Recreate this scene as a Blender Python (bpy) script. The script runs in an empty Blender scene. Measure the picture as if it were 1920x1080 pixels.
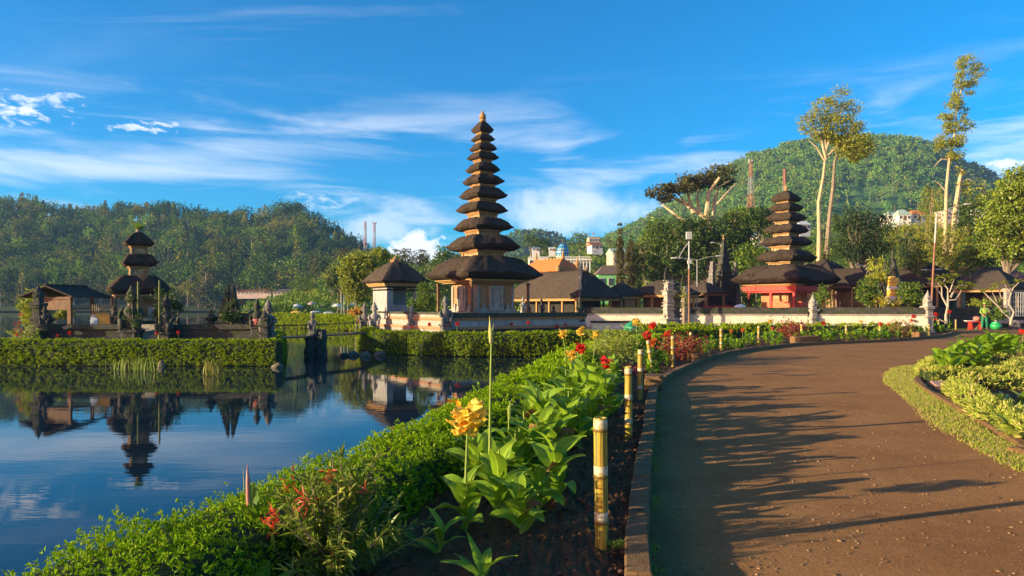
import bpy, math, random
import numpy as np
from mathutils import Vector, Matrix
from mathutils.geometry import tessellate_polygon

# ---------------------------------------------------------------- camera, sky, sun, exposure
SC = bpy.context.scene
COL = SC.collection
F, HZ, CH, WZ = 1280.0, 573.0, 1.55, -0.65      # focal (px of a 1920 wide frame), horizon row, eye height, lake level
cd = bpy.data.cameras.new("camera"); cam = bpy.data.objects.new("camera", cd); COL.objects.link(cam)
cam.location = (0, 0, CH); cam.rotation_euler = (math.pi/2, 0, 0)
cd.sensor_width = 36; cd.lens = 24; cd.shift_y = 33/1920; cd.clip_start = .1; cd.clip_end = 8000
SC.camera = cam
SUN_EL, SUN_AZ = math.radians(11), math.radians(252)
world = bpy.data.worlds.new("World"); SC.world = world; world.use_nodes = True
def build_world():
    nt = world.node_tree; N = nt.nodes; L = nt.links; bg = N['Background']
    sky = N.new('ShaderNodeTexSky'); sky.sky_type = 'NISHITA'; sky.sun_disc = False
    sky.sun_elevation = SUN_EL; sky.sun_rotation = SUN_AZ
    sky.air_density = 1.0; sky.dust_density = .3; sky.ozone_density = 4.5
    hs = N.new('ShaderNodeHueSaturation'); hs.inputs['Saturation'].default_value = 1.8; hs.inputs['Value'].default_value = 1.55; hs.inputs['Hue'].default_value = .498
    L.new(sky.outputs[0], hs.inputs['Color'])
    tc = N.new('ShaderNodeTexCoord'); sep = N.new('ShaderNodeSeparateXYZ'); L.new(tc.outputs['Generated'], sep.inputs[0])
    def m(op, a, b=None, c=None):
        n = N.new('ShaderNodeMath'); n.operation = op
        for i, v in enumerate((a, b, c)):
            if v is None: continue
            if isinstance(v, (int, float)): n.inputs[i].default_value = v
            else: L.new(v, n.inputs[i])
        return n.outputs[0]
    X, Y, Z = sep.outputs
    zz = m('MAXIMUM', Z, .03)
    # high cirrus: a plane overhead seen in perspective
    cmb = N.new('ShaderNodeCombineXYZ')
    L.new(m('DIVIDE', X, m('ADD', zz, .12)), cmb.inputs[0]); L.new(m('DIVIDE', Y, m('ADD', zz, .12)), cmb.inputs[1])
    def noise(vec, scale, detail, rough, sx=1, sy=1, rot=0, dist=0, off=0):
        mp = N.new('ShaderNodeMapping'); mp.inputs['Scale'].default_value = (sx, sy, 1); mp.inputs['Rotation'].default_value = (0, 0, rot); mp.inputs['Location'].default_value = (off, off*.7, off*.3)
        L.new(vec, mp.inputs[0]); n = N.new('ShaderNodeTexNoise'); n.inputs['Scale'].default_value = scale; n.inputs['Detail'].default_value = detail
        n.inputs['Roughness'].default_value = rough; n.inputs['Distortion'].default_value = dist; L.new(mp.outputs[0], n.inputs['Vector']); return n.outputs['Fac']
    def ramp(f, a, b, hi=1.0):
        n = N.new('ShaderNodeMapRange'); n.interpolation_type = 'SMOOTHSTEP'
        n.inputs[1].default_value = a; n.inputs[2].default_value = b; n.inputs[3].default_value = 0; n.inputs[4].default_value = hi; L.new(f, n.inputs[0]); return n.outputs[0]
    V = cmb.outputs[0]
    streak = ramp(noise(V, .85, 7, .55, .55, 1.5, .35, .5, 3.3), .58, .9, .34)
    fine = ramp(noise(V, 1.7, 8, .62, .4, 2.2, -.5, .8, 9.1), .60, .9, .35)
    # puffs low over the horizon
    gen = tc.outputs['Generated']
    puff = noise(gen, 9, 8, .6, 1, 1, 0, .3, 1.7)
    puffm = noise(gen, 26, 8, .62, 1, 1, 0, .3, 5.2)
    mp2 = N.new('ShaderNodeMapping'); mp2.inputs['Scale'].default_value = (1, 1, 2.4); L.new(gen, mp2.inputs[0]); scrap = noise(mp2.outputs[0], 48, 6, .6, 1, 1, 0, .5, 2.9)
    def at(px, py, rx, ry):   # soft ellipse round one direction of the sky
        dx = (px-960)/F; dz = (HZ-py)/F
        u = m('DIVIDE', X, m('MAXIMUM', Y, .02)); w = m('DIVIDE', Z, m('MAXIMUM', Y, .02))
        a = m('DIVIDE', m('SUBTRACT', u, dx), rx/F); b = m('DIVIDE', m('SUBTRACT', w, dz), ry/F)
        return m('SUBTRACT', 1.0, m('SQRT', m('ADD', m('MULTIPLY', a, a), m('MULTIPLY', b, b))))
    total = m('MULTIPLY', m('MAXIMUM', streak, fine), m('SUBTRACT', 1, ramp(Z, .38, .55)))
    lowband = noise(gen, 3.0, 7, .55, 1, 1, 0, .4, 4.4)
    mp = N.new('ShaderNodeMapping'); mp.inputs['Scale'].default_value = (1, 1, 7); L.new(gen, mp.inputs[0])
    nb = N.new('ShaderNodeTexNoise'); nb.inputs['Scale'].default_value = 3.2; nb.inputs['Detail'].default_value = 8; nb.inputs['Roughness'].default_value = .58; nb.inputs['Distortion'].default_value = .4; L.new(mp.outputs[0], nb.inputs['Vector'])
    band = m('MULTIPLY', ramp(nb.outputs['Fac'], .47, .74, .6), m('MULTIPLY', ramp(Z, .03, .12), m('SUBTRACT', 1, ramp(Z, .2, .33))))
    total = m('MAXIMUM', total, band)
    def add(mask, nz, lo, hi, amt):
        nonlocal total
        v = m('ADD', m('MULTIPLY', mask, .30), nz)
        total = m('MAXIMUM', total, m('MULTIPLY', ramp(v, lo, hi, amt), ramp(mask, 0, .25)))
    add(at(780, 474, 95, 52), puffm, .53, .68, .98)       # cumulus over the far hills
    add(at(700, 430, 140, 36), puff, .5, .8, .55)
    add(at(45, 205, 160, 52), scrap, .63, .88, .85)       # bright scraps of cloud, left
    add(at(275, 240, 95, 18), scrap, .60, .82, .75)
    add(at(610, 375, 125, 30), scrap, .62, .92, .5)
    add(at(1100, 395, 250, 60), puff, .48, .85, .7)
    add(at(1890, 306, 70, 14), puffm, .48, .7, .9)
    add(at(100, 182, 100, 20), scrap, .62, .84, .6)
    add(at(300, 300, 700, 60), nb.outputs['Fac'], .50, .85, .55)
    mix = N.new('ShaderNodeMix'); mix.data_type = 'RGBA'; L.new(total, mix.inputs['Factor'])
    L.new(hs.outputs[0], mix.inputs[6])
    mul = N.new('ShaderNodeMix'); mul.data_type = 'RGBA'; mul.blend_type = 'MIX'; mul.inputs['Factor'].default_value = .82
    L.new(hs.outputs[0], mul.inputs[6]); mul.inputs[7].default_value = (9.2, 9.0, 8.9, 1); L.new(mul.outputs[2], mix.inputs[7])
    # unseen warm cloud bank, added low behind the camera to neutralise teal shade
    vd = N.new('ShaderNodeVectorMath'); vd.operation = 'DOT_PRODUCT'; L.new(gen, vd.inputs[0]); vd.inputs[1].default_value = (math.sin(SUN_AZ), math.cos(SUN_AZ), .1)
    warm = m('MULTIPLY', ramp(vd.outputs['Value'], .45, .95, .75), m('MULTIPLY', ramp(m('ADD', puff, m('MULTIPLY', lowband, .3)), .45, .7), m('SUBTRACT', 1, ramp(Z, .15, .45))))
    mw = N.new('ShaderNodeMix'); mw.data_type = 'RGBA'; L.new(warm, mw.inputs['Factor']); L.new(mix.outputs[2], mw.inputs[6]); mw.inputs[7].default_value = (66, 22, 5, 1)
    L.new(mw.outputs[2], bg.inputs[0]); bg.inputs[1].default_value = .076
build_world()
sd = bpy.data.lights.new("sun", 'SUN'); sd.energy = 5.0; sd.angle = math.radians(.5); sd.color = (1.0, .83, .50)
so = bpy.data.objects.new("sun", sd); COL.objects.link(so)
sdir = Vector((math.sin(SUN_AZ)*math.cos(SUN_EL), math.cos(SUN_AZ)*math.cos(SUN_EL), math.sin(SUN_EL)))
so.rotation_euler = sdir.to_track_quat('Z', 'Y').to_euler(); so.location = sdir*60
SC.view_settings.view_transform = 'Standard'; SC.view_settings.look = 'None'; SC.view_settings.gamma = 1
SC.view_settings.use_curve_mapping = False; SC.view_settings.exposure = 1.2
SC.render.engine = 'CYCLES'; SC.cycles.use_denoising = True
SC.cycles.max_bounces = 6; SC.cycles.diffuse_bounces = 3; SC.cycles.glossy_bounces = 3; SC.cycles.transmission_bounces = 3
SC.cycles.transparent_max_bounces = 6; SC.cycles.volume_bounces = 0; SC.cycles.volume_step_rate = 4

def P(x, y, Y): return Vector(((x-960)/F*Y, Y, CH-(y-HZ)*Y/F))
def G(x, y, z=0.0):
    Y = F*(CH-z)/(y-HZ); return Vector(((x-960)/F*Y, Y, z))
R35 = math.radians(35)
rng = np.random.default_rng(7); random.seed(7)

# ---------------------------------------------------------------- materials
def _n(nt, t, **kw):
    n = nt.nodes.new(t)
    for k, v in kw.items(): setattr(n, k, v)
    return n
def c4(c): return (c[0], c[1], c[2], 1)
MATS = {}
def mk(name, c1, c2=None, scale=4, rough=.85, bump=0, bscale=None, c3=None, c3t=.58, c3s=None, stretch=(1, 1, 1), spec=.3, metal=0, detail=6):
    if name in MATS: return MATS[name]
    m = bpy.data.materials.new(name); m.use_nodes = True; nt = m.node_tree; b = nt.nodes['Principled BSDF']; L = nt.links
    b.inputs['Roughness'].default_value = rough; b.inputs['Metallic'].default_value = metal; b.inputs['Specular IOR Level'].default_value = spec
    tc = _n(nt, 'ShaderNodeTexCoord'); mp = _n(nt, 'ShaderNodeMapping'); mp.inputs['Scale'].default_value = stretch; L.new(tc.outputs['Object'], mp.inputs[0])
    if c2 is None: c2 = tuple(min(1, x*1.25) for x in c1)
    n1 = _n(nt, 'ShaderNodeTexNoise'); n1.inputs['Scale'].default_value = scale; n1.inputs['Detail'].default_value = detail; n1.inputs['Roughness'].default_value = .65; L.new(mp.outputs[0], n1.inputs['Vector'])
    r = _n(nt, 'ShaderNodeMapRange'); r.inputs[1].default_value = .3; r.inputs[2].default_value = .7; L.new(n1.outputs['Fac'], r.inputs[0])
    mx = _n(nt, 'ShaderNodeMix', data_type='RGBA'); L.new(r.outputs[0], mx.inputs['Factor']); mx.inputs[6].default_value = c4(c1); mx.inputs[7].default_value = c4(c2)
    out = mx.outputs[2]
    if c3 is not None:
        n2 = _n(nt, 'ShaderNodeTexNoise'); n2.inputs['Scale'].default_value = c3s or scale*.4; n2.inputs['Detail'].default_value = 8; n2.inputs['Roughness'].default_value = .7; L.new(tc.outputs['Object'], n2.inputs['Vector'])
        r2 = _n(nt, 'ShaderNodeMapRange'); r2.inputs[1].default_value = c3t; r2.inputs[2].default_value = c3t+.1; L.new(n2.outputs['Fac'], r2.inputs[0])
        m2 = _n(nt, 'ShaderNodeMix', data_type='RGBA'); L.new(r2.outputs[0], m2.inputs['Factor']); L.new(out, m2.inputs[6]); m2.inputs[7].default_value = c4(c3); out = m2.outputs[2]
    L.new(out, b.inputs['Base Color'])
    if bump:
        n3 = _n(nt, 'ShaderNodeTexNoise'); n3.inputs['Scale'].default_value = bscale or scale*4; n3.inputs['Detail'].default_value = 6; n3.inputs['Roughness'].default_value = .7; L.new(mp.outputs[0], n3.inputs['Vector'])
        bp = _n(nt, 'ShaderNodeBump'); bp.inputs['Strength'].default_value = min(1, bump); bp.inputs['Distance'].default_value = .03*max(1, bump); L.new(n3.outputs['Fac'], bp.inputs['Height']); L.new(bp.outputs[0], b.inputs['Normal'])
    MATS[name] = m; return m
def leafm(name, c1, c2, trans=.3, rough=.5, c3=None, c3p=.0, tint=False, blade=False, spec=.35):
    """leaf material: every leaf (mesh island) takes its own shade between c1 and c2; a share c3p of the leaves is c3"""
    if name in MATS: return MATS[name]
    m = bpy.data.materials.new(name); m.use_nodes = True; nt = m.node_tree; b = nt.nodes['Principled BSDF']; L = nt.links
    b.inputs['Roughness'].default_value = rough; b.inputs['Specular IOR Level'].default_value = spec
    g = _n(nt, 'ShaderNodeNewGeometry')
    mx = _n(nt, 'ShaderNodeMix', data_type='RGBA'); mx.inputs[6].default_value = c4(c1); mx.inputs[7].default_value = c4(c2); L.new(g.outputs['Random Per Island'], mx.inputs['Factor']); out = mx.outputs[2]
    if c3 is not None:
        w = _n(nt, 'ShaderNodeTexWhiteNoise', noise_dimensions='1D'); L.new(g.outputs['Random Per Island'], w.inputs['W'])
        lt = _n(nt, 'ShaderNodeMath', operation='LESS_THAN'); lt.inputs[1].default_value = c3p; L.new(w.outputs['Value'], lt.inputs[0])
        m2 = _n(nt, 'ShaderNodeMix', data_type='RGBA'); L.new(lt.outputs[0], m2.inputs['Factor']); L.new(out, m2.inputs[6]); m2.inputs[7].default_value = c4(c3); out = m2.outputs[2]
    if tint:   # species colour of each plant in the mass
        a = _n(nt, 'ShaderNodeAttribute', attribute_name='tint'); m3 = _n(nt, 'ShaderNodeMix', data_type='RGBA', blend_type='MULTIPLY'); m3.inputs['Factor'].default_value = 1
        L.new(out, m3.inputs[6]); L.new(a.outputs['Color'], m3.inputs[7]); out = m3.outputs[2]
    if blade:  # pale midrib and fine side veins
        uv = _n(nt, 'ShaderNodeUVMap', uv_map='UVMap'); s = _n(nt, 'ShaderNodeSeparateXYZ'); L.new(uv.outputs[0], s.inputs[0])
        d = _n(nt, 'ShaderNodeMath', operation='SUBTRACT'); L.new(s.outputs[0], d.inputs[0]); d.inputs[1].default_value = .5
        ab = _n(nt, 'ShaderNodeMath', operation='ABSOLUTE'); L.new(d.outputs[0], ab.inputs[0])
        r = _n(nt, 'ShaderNodeMapRange'); r.inputs[1].default_value = .02; r.inputs[2].default_value = .05; r.inputs[3].default_value = .7; r.inputs[4].default_value = 0; L.new(ab.outputs[0], r.inputs[0])
        m4 = _n(nt, 'ShaderNodeMix', data_type='RGBA'); L.new(r.outputs[0], m4.inputs['Factor']); L.new(out, m4.inputs[6]); m4.inputs[7].default_value = (c2[0]*2.0, c2[1]*1.7, c2[2]*3, 1); out = m4.outputs[2]
        ph = _n(nt, 'ShaderNodeMath', operation='MULTIPLY_ADD'); L.new(ab.outputs[0], ph.inputs[0]); ph.inputs[1].default_value = -.8; L.new(s.outputs[1], ph.inputs[2])
        ml = _n(nt, 'ShaderNodeMath', operation='MULTIPLY'); L.new(ph.outputs[0], ml.inputs[0]); ml.inputs[1].default_value = 130
        sn = _n(nt, 'ShaderNodeMath', operation='SINE'); L.new(ml.outputs[0], sn.inputs[0])
        bp = _n(nt, 'ShaderNodeBump'); bp.inputs['Strength'].default_value = .35; bp.inputs['Distance'].default_value = .004; L.new(sn.outputs[0], bp.inputs['Height']); L.new(bp.outputs[0], b.inputs['Normal'])
        no = _n(nt, 'ShaderNodeTexNoise'); no.inputs['Scale'].default_value = 14; tcc = _n(nt, 'ShaderNodeTexCoord'); L.new(tcc.outputs['Object'], no.inputs['Vector'])
        rr = _n(nt, 'ShaderNodeMapRange'); rr.inputs[1].default_value = .66; rr.inputs[2].default_value = .76; rr.inputs[4].default_value = .55; L.new(no.outputs['Fac'], rr.inputs[0])
        m5 = _n(nt, 'ShaderNodeMix', data_type='RGBA'); L.new(rr.outputs[0], m5.inputs['Factor']); L.new(out, m5.inputs[6]); m5.inputs[7].default_value = (.2, .19, .03, 1); out = m5.outputs[2]
    L.new(out, b.inputs['Base Color'])
    if trans:
        t = _n(nt, 'ShaderNodeBsdfTranslucent'); L.new(out, t.inputs['Color']); ms = _n(nt, 'ShaderNodeMixShader'); ms.inputs[0].default_value = trans
        L.new(b.outputs[0], ms.inputs[1]); L.new(t.outputs[0], ms.inputs[2]); L.new(ms.outputs[0], nt.nodes['Material Output'].inputs['Surface'])
    MATS[name] = m; return m

# ---------------------------------------------------------------- mesh builder
class MB:
    def __init__(s): s.V = []; s.n = 0; s.Fa = []; s.T = []; s.mi = 0; s.tint = None; s.hasuv = False
    def add(s, v, f, mi=None):
        v = np.asarray(v, float).reshape(-1, 3); k = s.n; s.V.append(v); s.n += len(v)
        mi = s.mi if mi is None else mi
        s.Fa.append(([tuple(i+k for i in q) for q in f], mi, None)); s.T.append((len(v), s.tint)); return k
    def addarr(s, v, fa, mi=None, tint=None, uv=None):      # fa: (n,k) int array of faces
        v = np.asarray(v, float).reshape(-1, 3); k = s.n; s.V.append(v); s.n += len(v)
        s.Fa.append((np.asarray(fa)+k, s.mi if mi is None else mi, uv)); s.T.append((len(v), tint if tint is not None else s.tint))
        if uv is not None: s.hasuv = True
    def box(s, cx, cy, cz, sx, sy, sz, rz=0, tx=1, ty=None, mi=None):
        ty = tx if ty is None else ty; c, d = math.cos(rz), math.sin(rz); v = []
        for z, a, b in ((-.5, 1, 1), (.5, tx, ty)):
            for x, y in ((-.5, -.5), (.5, -.5), (.5, .5), (-.5, .5)):
                X = x*sx*a; Y = y*sy*b; v.append((cx+X*c-Y*d, cy+X*d+Y*c, cz+z*sz))
        s.add(v, [(0, 3, 2, 1), (4, 5, 6, 7), (0, 1, 5, 4), (1, 2, 6, 5), (2, 3, 7, 6), (3, 0, 4, 7)], mi); return s
    def bb(s, x0, x1, y0, y1, z0, z1, **k): return s.box((x0+x1)/2, (y0+y1)/2, (z0+z1)/2, x1-x0, y1-y0, z1-z0, **k)
    def tube(s, pts, rad, n=7, mi=None, caps=True):
        pts = [Vector(p) for p in pts]; m = len(pts)
        if isinstance(rad, (int, float)): rad = [rad]*m
        v = []; up = None
        for i, p in enumerate(pts):
            t = (pts[min(i+1, m-1)]-pts[max(i-1, 0)]); t = t.normalized() if t.length > 1e-9 else Vector((0, 0, 1))
            if up is None: up = Vector((1, 0, 0)) if abs(t.x) < .9 else Vector((0, 1, 0))
            a = (up-t*up.dot(t)).normalized(); b = t.cross(a); up = a
            for k in range(n):
                q = 2*math.pi*k/n; v.append(p+(a*math.cos(q)+b*math.sin(q))*rad[i])
        f = [(i*n+k, i*n+(k+1) % n, (i+1)*n+(k+1) % n, (i+1)*n+k) for i in range(m-1) for k in range(n)]
        if caps: f += [tuple(range(n))[::-1], tuple((m-1)*n+k for k in range(n))]
        s.add([tuple(x) for x in v], f, mi); return s
    def lathe(s, prof, cx=0, cy=0, n=16, mi=None, sx=1, sy=1, rz=0):
        v = []; m = len(prof); c, d = math.cos(rz), math.sin(rz)
        for r, z in prof:
            for k in range(n):
                q = 2*math.pi*k/n; X = r*sx*math.cos(q); Y = r*sy*math.sin(q); v.append((cx+X*c-Y*d, cy+X*d+Y*c, z))
        f = [(i*n+k, i*n+(k+1) % n, (i+1)*n+(k+1) % n, (i+1)*n+k) for i in range(m-1) for k in range(n)]
        f += [tuple(range(n))[::-1], tuple((m-1)*n+k for k in range(n))]
        s.add(v, f, mi); return s
    def loft(s, prof, n=10, cx=0, cy=0, jit=0, mi=None, seed=1, rz=0):
        """prof rows (ax, ay, z, p): superellipse rings, n points per side"""
        rg = np.random.default_rng(seed); N = 4*n; v = []
        low = rg.normal(0, 1, N)
        for k in range(3): low = (low+np.roll(low, 1)+np.roll(low, -1))/3
        for ax, ay, z, p in prof:
            for k in range(N):
                # parametrise by position along the square so that corners are sharp
                t = (k/N)*4+.5; side = int(t) % 4; u = (t % 1)*2-1
                x, y = [(1, u), (-u, 1), (-1, -u), (u, -1)][side]
                if p < 20:
                    r = (abs(x)**p+abs(y)**p)**(-1/p); x *= r; y *= r
                j = 1+jit*(low[k]*1.5+rg.normal(0, .3))*.06
                zz = z+jit*(low[k]*.06+rg.normal(0, .01))*max(ax, ay)
                X, Y = x*ax*j, y*ay*j; c, d = math.cos(rz), math.sin(rz)
                v.append((cx+X*c-Y*d, cy+X*d+Y*c, zz))
        m = len(prof)
        f = [(i*N+k, i*N+(k+1) % N, (i+1)*N+(k+1) % N, (i+1)*N+k) for i in range(m-1) for k in range(N)]
        f += [tuple(range(N))[::-1], tuple((m-1)*N+k for k in range(N))]
        s.add(v, f, mi); return s
    def leaves(s, Pn, D, Nn, Ln, Wd, fold=.15, mi=None, tint=None):
        """n folded leaves: base Pn, direction D, normal Nn"""
        Pn = np.asarray(Pn, float); n = len(Pn)
        D = D/np.maximum(np.linalg.norm(D, axis=1, keepdims=True), 1e-9)
        S = np.cross(D, Nn); S = S/np.maximum(np.linalg.norm(S, axis=1, keepdims=True), 1e-9); U = np.cross(S, D)
        Ln = np.broadcast_to(np.asarray(Ln, float).reshape(-1, 1), (n, 1)); Wd = np.broadcast_to(np.asarray(Wd, float).reshape(-1, 1), (n, 1))
        mid = Pn+D*Ln*.45
        v = np.stack([Pn, mid+S*Wd*.5+U*Wd*fold, Pn+D*Ln-U*Ln*.12, mid-S*Wd*.5+U*Wd*fold], 1).reshape(-1, 3)
        b = np.arange(n)[:, None]*4
        f = np.concatenate([b+np.array([[0, 1, 2]]), b+np.array([[0, 2, 3]])], 1).reshape(-1, 3)
        if tint is not None: tint = np.repeat(np.asarray(tint), 4, axis=0)
        s.addarr(v, f, mi, tint); return s
    def blade(s, base, az, L, W, el0=1.1, el1=-.2, nseg=8, roll=0, wav=.06, seed=0, mi=None, shape=.75, cup=.3):
        """one broad curved leaf: az azimuth, elevation falls from el0 to el1 along its length"""
        rg = random.Random(seed); v = []; uv = []
        p = Vector(base); ca, sa = math.cos(az), math.sin(az); side = Vector((-sa, ca, 0)); ph = rg.random()*6
        for i in range(nseg+1):
            t = i/nseg; el = el0+(el1-el0)*t**1.2; d = Vector((ca*math.cos(el), sa*math.cos(el), math.sin(el))); up = side.cross(d)*-1
            sd2 = (side*math.cos(roll)+up*math.sin(roll)); up2 = d.cross(sd2)
            w = W*.5*(math.sin(math.pi*min(1, t**shape*.97+.03))**.85) if t < 1 else 0.0
            w = max(w, .012*W)
            for j, a in enumerate((-1, -.5, 0, .5, 1)):
                q = p+sd2*(a*w)+up2*(abs(a)*w*cup+wav*W*math.sin(t*11+ph+a*2)*abs(a))
                v.append(tuple(q)); uv.append((.5+a*.5*w/(W*.5), t))
            p = p+d*(L/nseg)
        fa = []; fu = []
        for i in range(nseg):
            for j in range(4):
                q = (i*5+j, i*5+j+1, (i+1)*5+j+1, (i+1)*5+j); fa.append(q); fu += [uv[k] for k in q]
        s.addarr(v, np.array(fa), mi, uv=np.array(fu)); return s
    def mesh(s, name, mats):
        me = bpy.data.meshes.new(name); V = np.concatenate(s.V) if s.V else np.zeros((0, 3))
        tot = []; idx = []; mi = []; uvs = []
        for fa, m, uv in s.Fa:
            if isinstance(fa, np.ndarray):
                tot.append(np.full(len(fa), fa.shape[1])); idx.append(fa.ravel()); mi.append(np.full(len(fa), m)); nl = fa.size
            else:
                tot.append(np.array([len(q) for q in fa])); idx.append(np.array([i for q in fa for i in q])); mi.append(np.full(len(fa), m)); nl = sum(len(q) for q in fa)
            if s.hasuv: uvs.append(uv if uv is not None else np.full((nl, 2), .5))
        tot = np.concatenate(tot).astype(np.int32); idx = np.concatenate(idx).astype(np.int32); mi = np.concatenate(mi).astype(np.int32)
        me.vertices.add(len(V)); me.vertices.foreach_set('co', V.astype(np.float32).ravel())
        me.loops.add(len(idx)); me.loops.foreach_set('vertex_index', idx)
        me.polygons.add(len(tot)); st = np.concatenate([[0], np.cumsum(tot)[:-1]]).astype(np.int32)
        me.polygons.foreach_set('loop_start', st); me.polygons.foreach_set('loop_total', tot); me.polygons.foreach_set('material_index', mi)
        if s.hasuv:
            l = me.uv_layers.new(name='UVMap'); l.data.foreach_set('uv', np.concatenate(uvs).astype(np.float32).ravel())
        if any(t is not None for _, t in s.T):
            a = me.color_attributes.new('tint', 'FLOAT_COLOR', 'POINT'); C = []
            for n, t in s.T:
                if t is None: C.append(np.ones((n, 4)))
                else:
                    t = np.asarray(t, float)
                    if t.ndim == 1: t = np.tile(t, (n, 1))
                    C.append(np.concatenate([t, np.ones((len(t), 1))], 1))
            a.data.foreach_set('color', np.concatenate(C).astype(np.float32).ravel())
        for m in (mats if isinstance(mats, (list, tuple)) else [mats]): me.materials.append(m)
        me.update(calc_edges=True); me.validate(); return me
    def build(s, name, mats, parent=None, smooth=False, loc=None, rz=0):
        me = s.mesh(name, mats)
        nf = len(me.polygons); soft = smooth or nf < 20000 and not any(isinstance(f[0], np.ndarray) and f[0].shape[1] == 3 for f in s.Fa)
        me.polygons.foreach_set('use_smooth', np.full(nf, soft))
        if soft and not smooth: me.set_sharp_from_angle(angle=math.radians(34))
        o = bpy.data.objects.new(name, me); COL.objects.link(o)
        if parent is not None: o.parent = parent
        if loc is not None: o.location = loc
        o.rotation_euler = (0, 0, rz); return o
def tag(o, label=None, cat=None, group=None, kind=None):
    if label: o['label'] = label
    if cat: o['category'] = cat
    if group: o['group'] = group
    if kind: o['kind'] = kind
    return o
def thing(name, label, cat, loc=(0, 0, 0), rz=0, group=None):
    o = bpy.data.objects.new(name, None); COL.objects.link(o); o.location = loc; o.rotation_euler = (0, 0, rz); o.empty_display_size = .1
    return tag(o, label, cat, group)
def kids(o): return [c for c in bpy.data.objects if c.parent == o]
KIDS = {}
def copy_thing(src, loc, rz=0, sc=1, label=None, group=None, sz=None):
    if src.name not in KIDS: KIDS[src.name] = [(c, kids(c)) for c in kids(src)]
    r = src.copy(); COL.objects.link(r); r.location = loc; r.rotation_euler = (0, 0, rz); r.scale = (sc, sc, sz or sc)
    if label: r['label'] = label
    if group: r['group'] = group
    for c, gs in KIDS[src.name]:
        d = c.copy(); COL.objects.link(d); d.parent = r
        for g in gs: e = g.copy(); COL.objects.link(e); e.parent = d
    return r
def unit(n, rg=rng):
    u = rg.normal(size=(n, 3)); return u/np.linalg.norm(u, axis=1, keepdims=True)
def smooth_poly(pts, per=6):
    """Catmull-Rom through 2-D points"""
    p = [np.array(q, float) for q in pts]; p = [2*p[0]-p[1]]+p+[2*p[-1]-p[-2]]; out = []
    for i in range(1, len(p)-2):
        for k in range(per):
            t = k/per; out.append(.5*((2*p[i])+(-p[i-1]+p[i+1])*t+(2*p[i-1]-5*p[i]+4*p[i+1]-p[i+2])*t*t+(-p[i-1]+3*p[i]-3*p[i+1]+p[i+2])*t**3))
    out.append(p[-2]); return np.array(out)
def crown(mb, lobes, n, size, rg, clump=None, up=.45, wl=.55, shell=.75, droop=0, spread=.28, mi=None, tint=None, fold=.15):
    """leaf clumps spread over and through ellipsoid lobes (cx,cy,cz,rx,ry,rz)"""
    A = np.array(lobes, float); w = (A[:, 3]*A[:, 4]+A[:, 3]*A[:, 5]+A[:, 4]*A[:, 5]); w = w/w.sum()
    k = clump or max(8, n//28)
    li = rg.choice(len(A), size=k, p=w); u = unit(k, rg); r = shell+(1-shell)*rg.random((k, 1))*1.25; r[rg.random((k, 1)) < .2] *= .6
    C = A[li, :3]+u*A[li, 3:]*r
    ci = rg.integers(0, k, n); rad = A[li, 3:].mean(1)[ci][:, None]
    off = rg.normal(size=(n, 3))*rad*spread; off[:, 2] *= .7
    pts = C[ci]+off
    out = pts-A[li[ci], :3]; out = out/np.maximum(np.linalg.norm(out, axis=1, keepdims=True), 1e-6)
    N = out*.5+np.array([0, 0, up])+unit(n, rg)*.6; D = unit(n, rg)+out*.6; D[:, 2] -= droop
    L = size*rg.uniform(.6, 1.35, n)
    mb.leaves(pts, D, N, L, L*wl, fold, mi, tint if tint is None else np.tile(tint, (n, 1)))
    return mb
# ---------------------------------------------------------------- materials of the setting
M_thatch = mk('thatch', (.026, .019, .014), (.085, .062, .046), 9, .95, 1.0, 22, (.05, .065, .018), .66, 1.3, stretch=(1, 1, .35), spec=.1)
M_thatch2 = mk('thatch_grey', (.038, .029, .022), (.11, .082, .062), 9, .95, 1.0, 24, (.06, .06, .03), .7, 1.3, stretch=(1, 1, .3), spec=.1)
M_gold = mk('ochre_trim', (.30, .16, .055), (.48, .28, .10), 8, .6, .3, 30)
M_carve = mk('carved_panel', (.12, .07, .035), (.62, .44, .22), 5.5, .7, 1.0, 26)
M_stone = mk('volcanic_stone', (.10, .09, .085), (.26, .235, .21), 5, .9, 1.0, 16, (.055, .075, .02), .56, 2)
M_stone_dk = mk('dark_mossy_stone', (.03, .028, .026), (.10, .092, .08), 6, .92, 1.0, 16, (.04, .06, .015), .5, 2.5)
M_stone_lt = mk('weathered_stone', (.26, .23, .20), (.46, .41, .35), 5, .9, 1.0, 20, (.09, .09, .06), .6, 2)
M_brick = mk('orange_brick', (.34, .15, .07), (.50, .25, .12), 5, .85, .5, 30)
M_white = mk('old_white_wall', (.56, .48, .36), (.86, .78, .62), 1.6, .85, .3, 20, (.14, .11, .07), .59, 1.8, stretch=(1, 1, 4))
M_plaster = mk('grey_plaster', (.22, .22, .22), (.42, .41, .40), 2.2, .85, .3, 18, (.12, .12, .12), .6, 2, stretch=(1, 1, .4))
M_wood = mk('brown_wood', (.12, .06, .03), (.24, .13, .07), 6, .7, .4, 20, stretch=(1, 1, .3))
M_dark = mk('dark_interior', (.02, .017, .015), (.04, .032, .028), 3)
M_red = mk('red_paint', (.42, .02, .015), (.62, .05, .03), 5, .5, .2, 20)
M_tile = mk('clay_tile', (.20, .08, .05), (.34, .15, .09), 10, .8, 1.0, 30, stretch=(1, 1, 2))
M_otile = mk('orange_tile', (.50, .14, .03), (.68, .23, .06), 10, .7, 1.0, 30, stretch=(1, 1, 2))
M_bark = mk('grey_bark', (.16, .12, .08), (.34, .27, .19), 6, .9, .8, 18, stretch=(1, 1, .3))
M_bark_lt = mk('pale_bark', (.38, .27, .15), (.62, .48, .30), 3, .85, .6, 14, (.2, .15, .1), .6, 1.5, stretch=(1, 1, .3))
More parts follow.
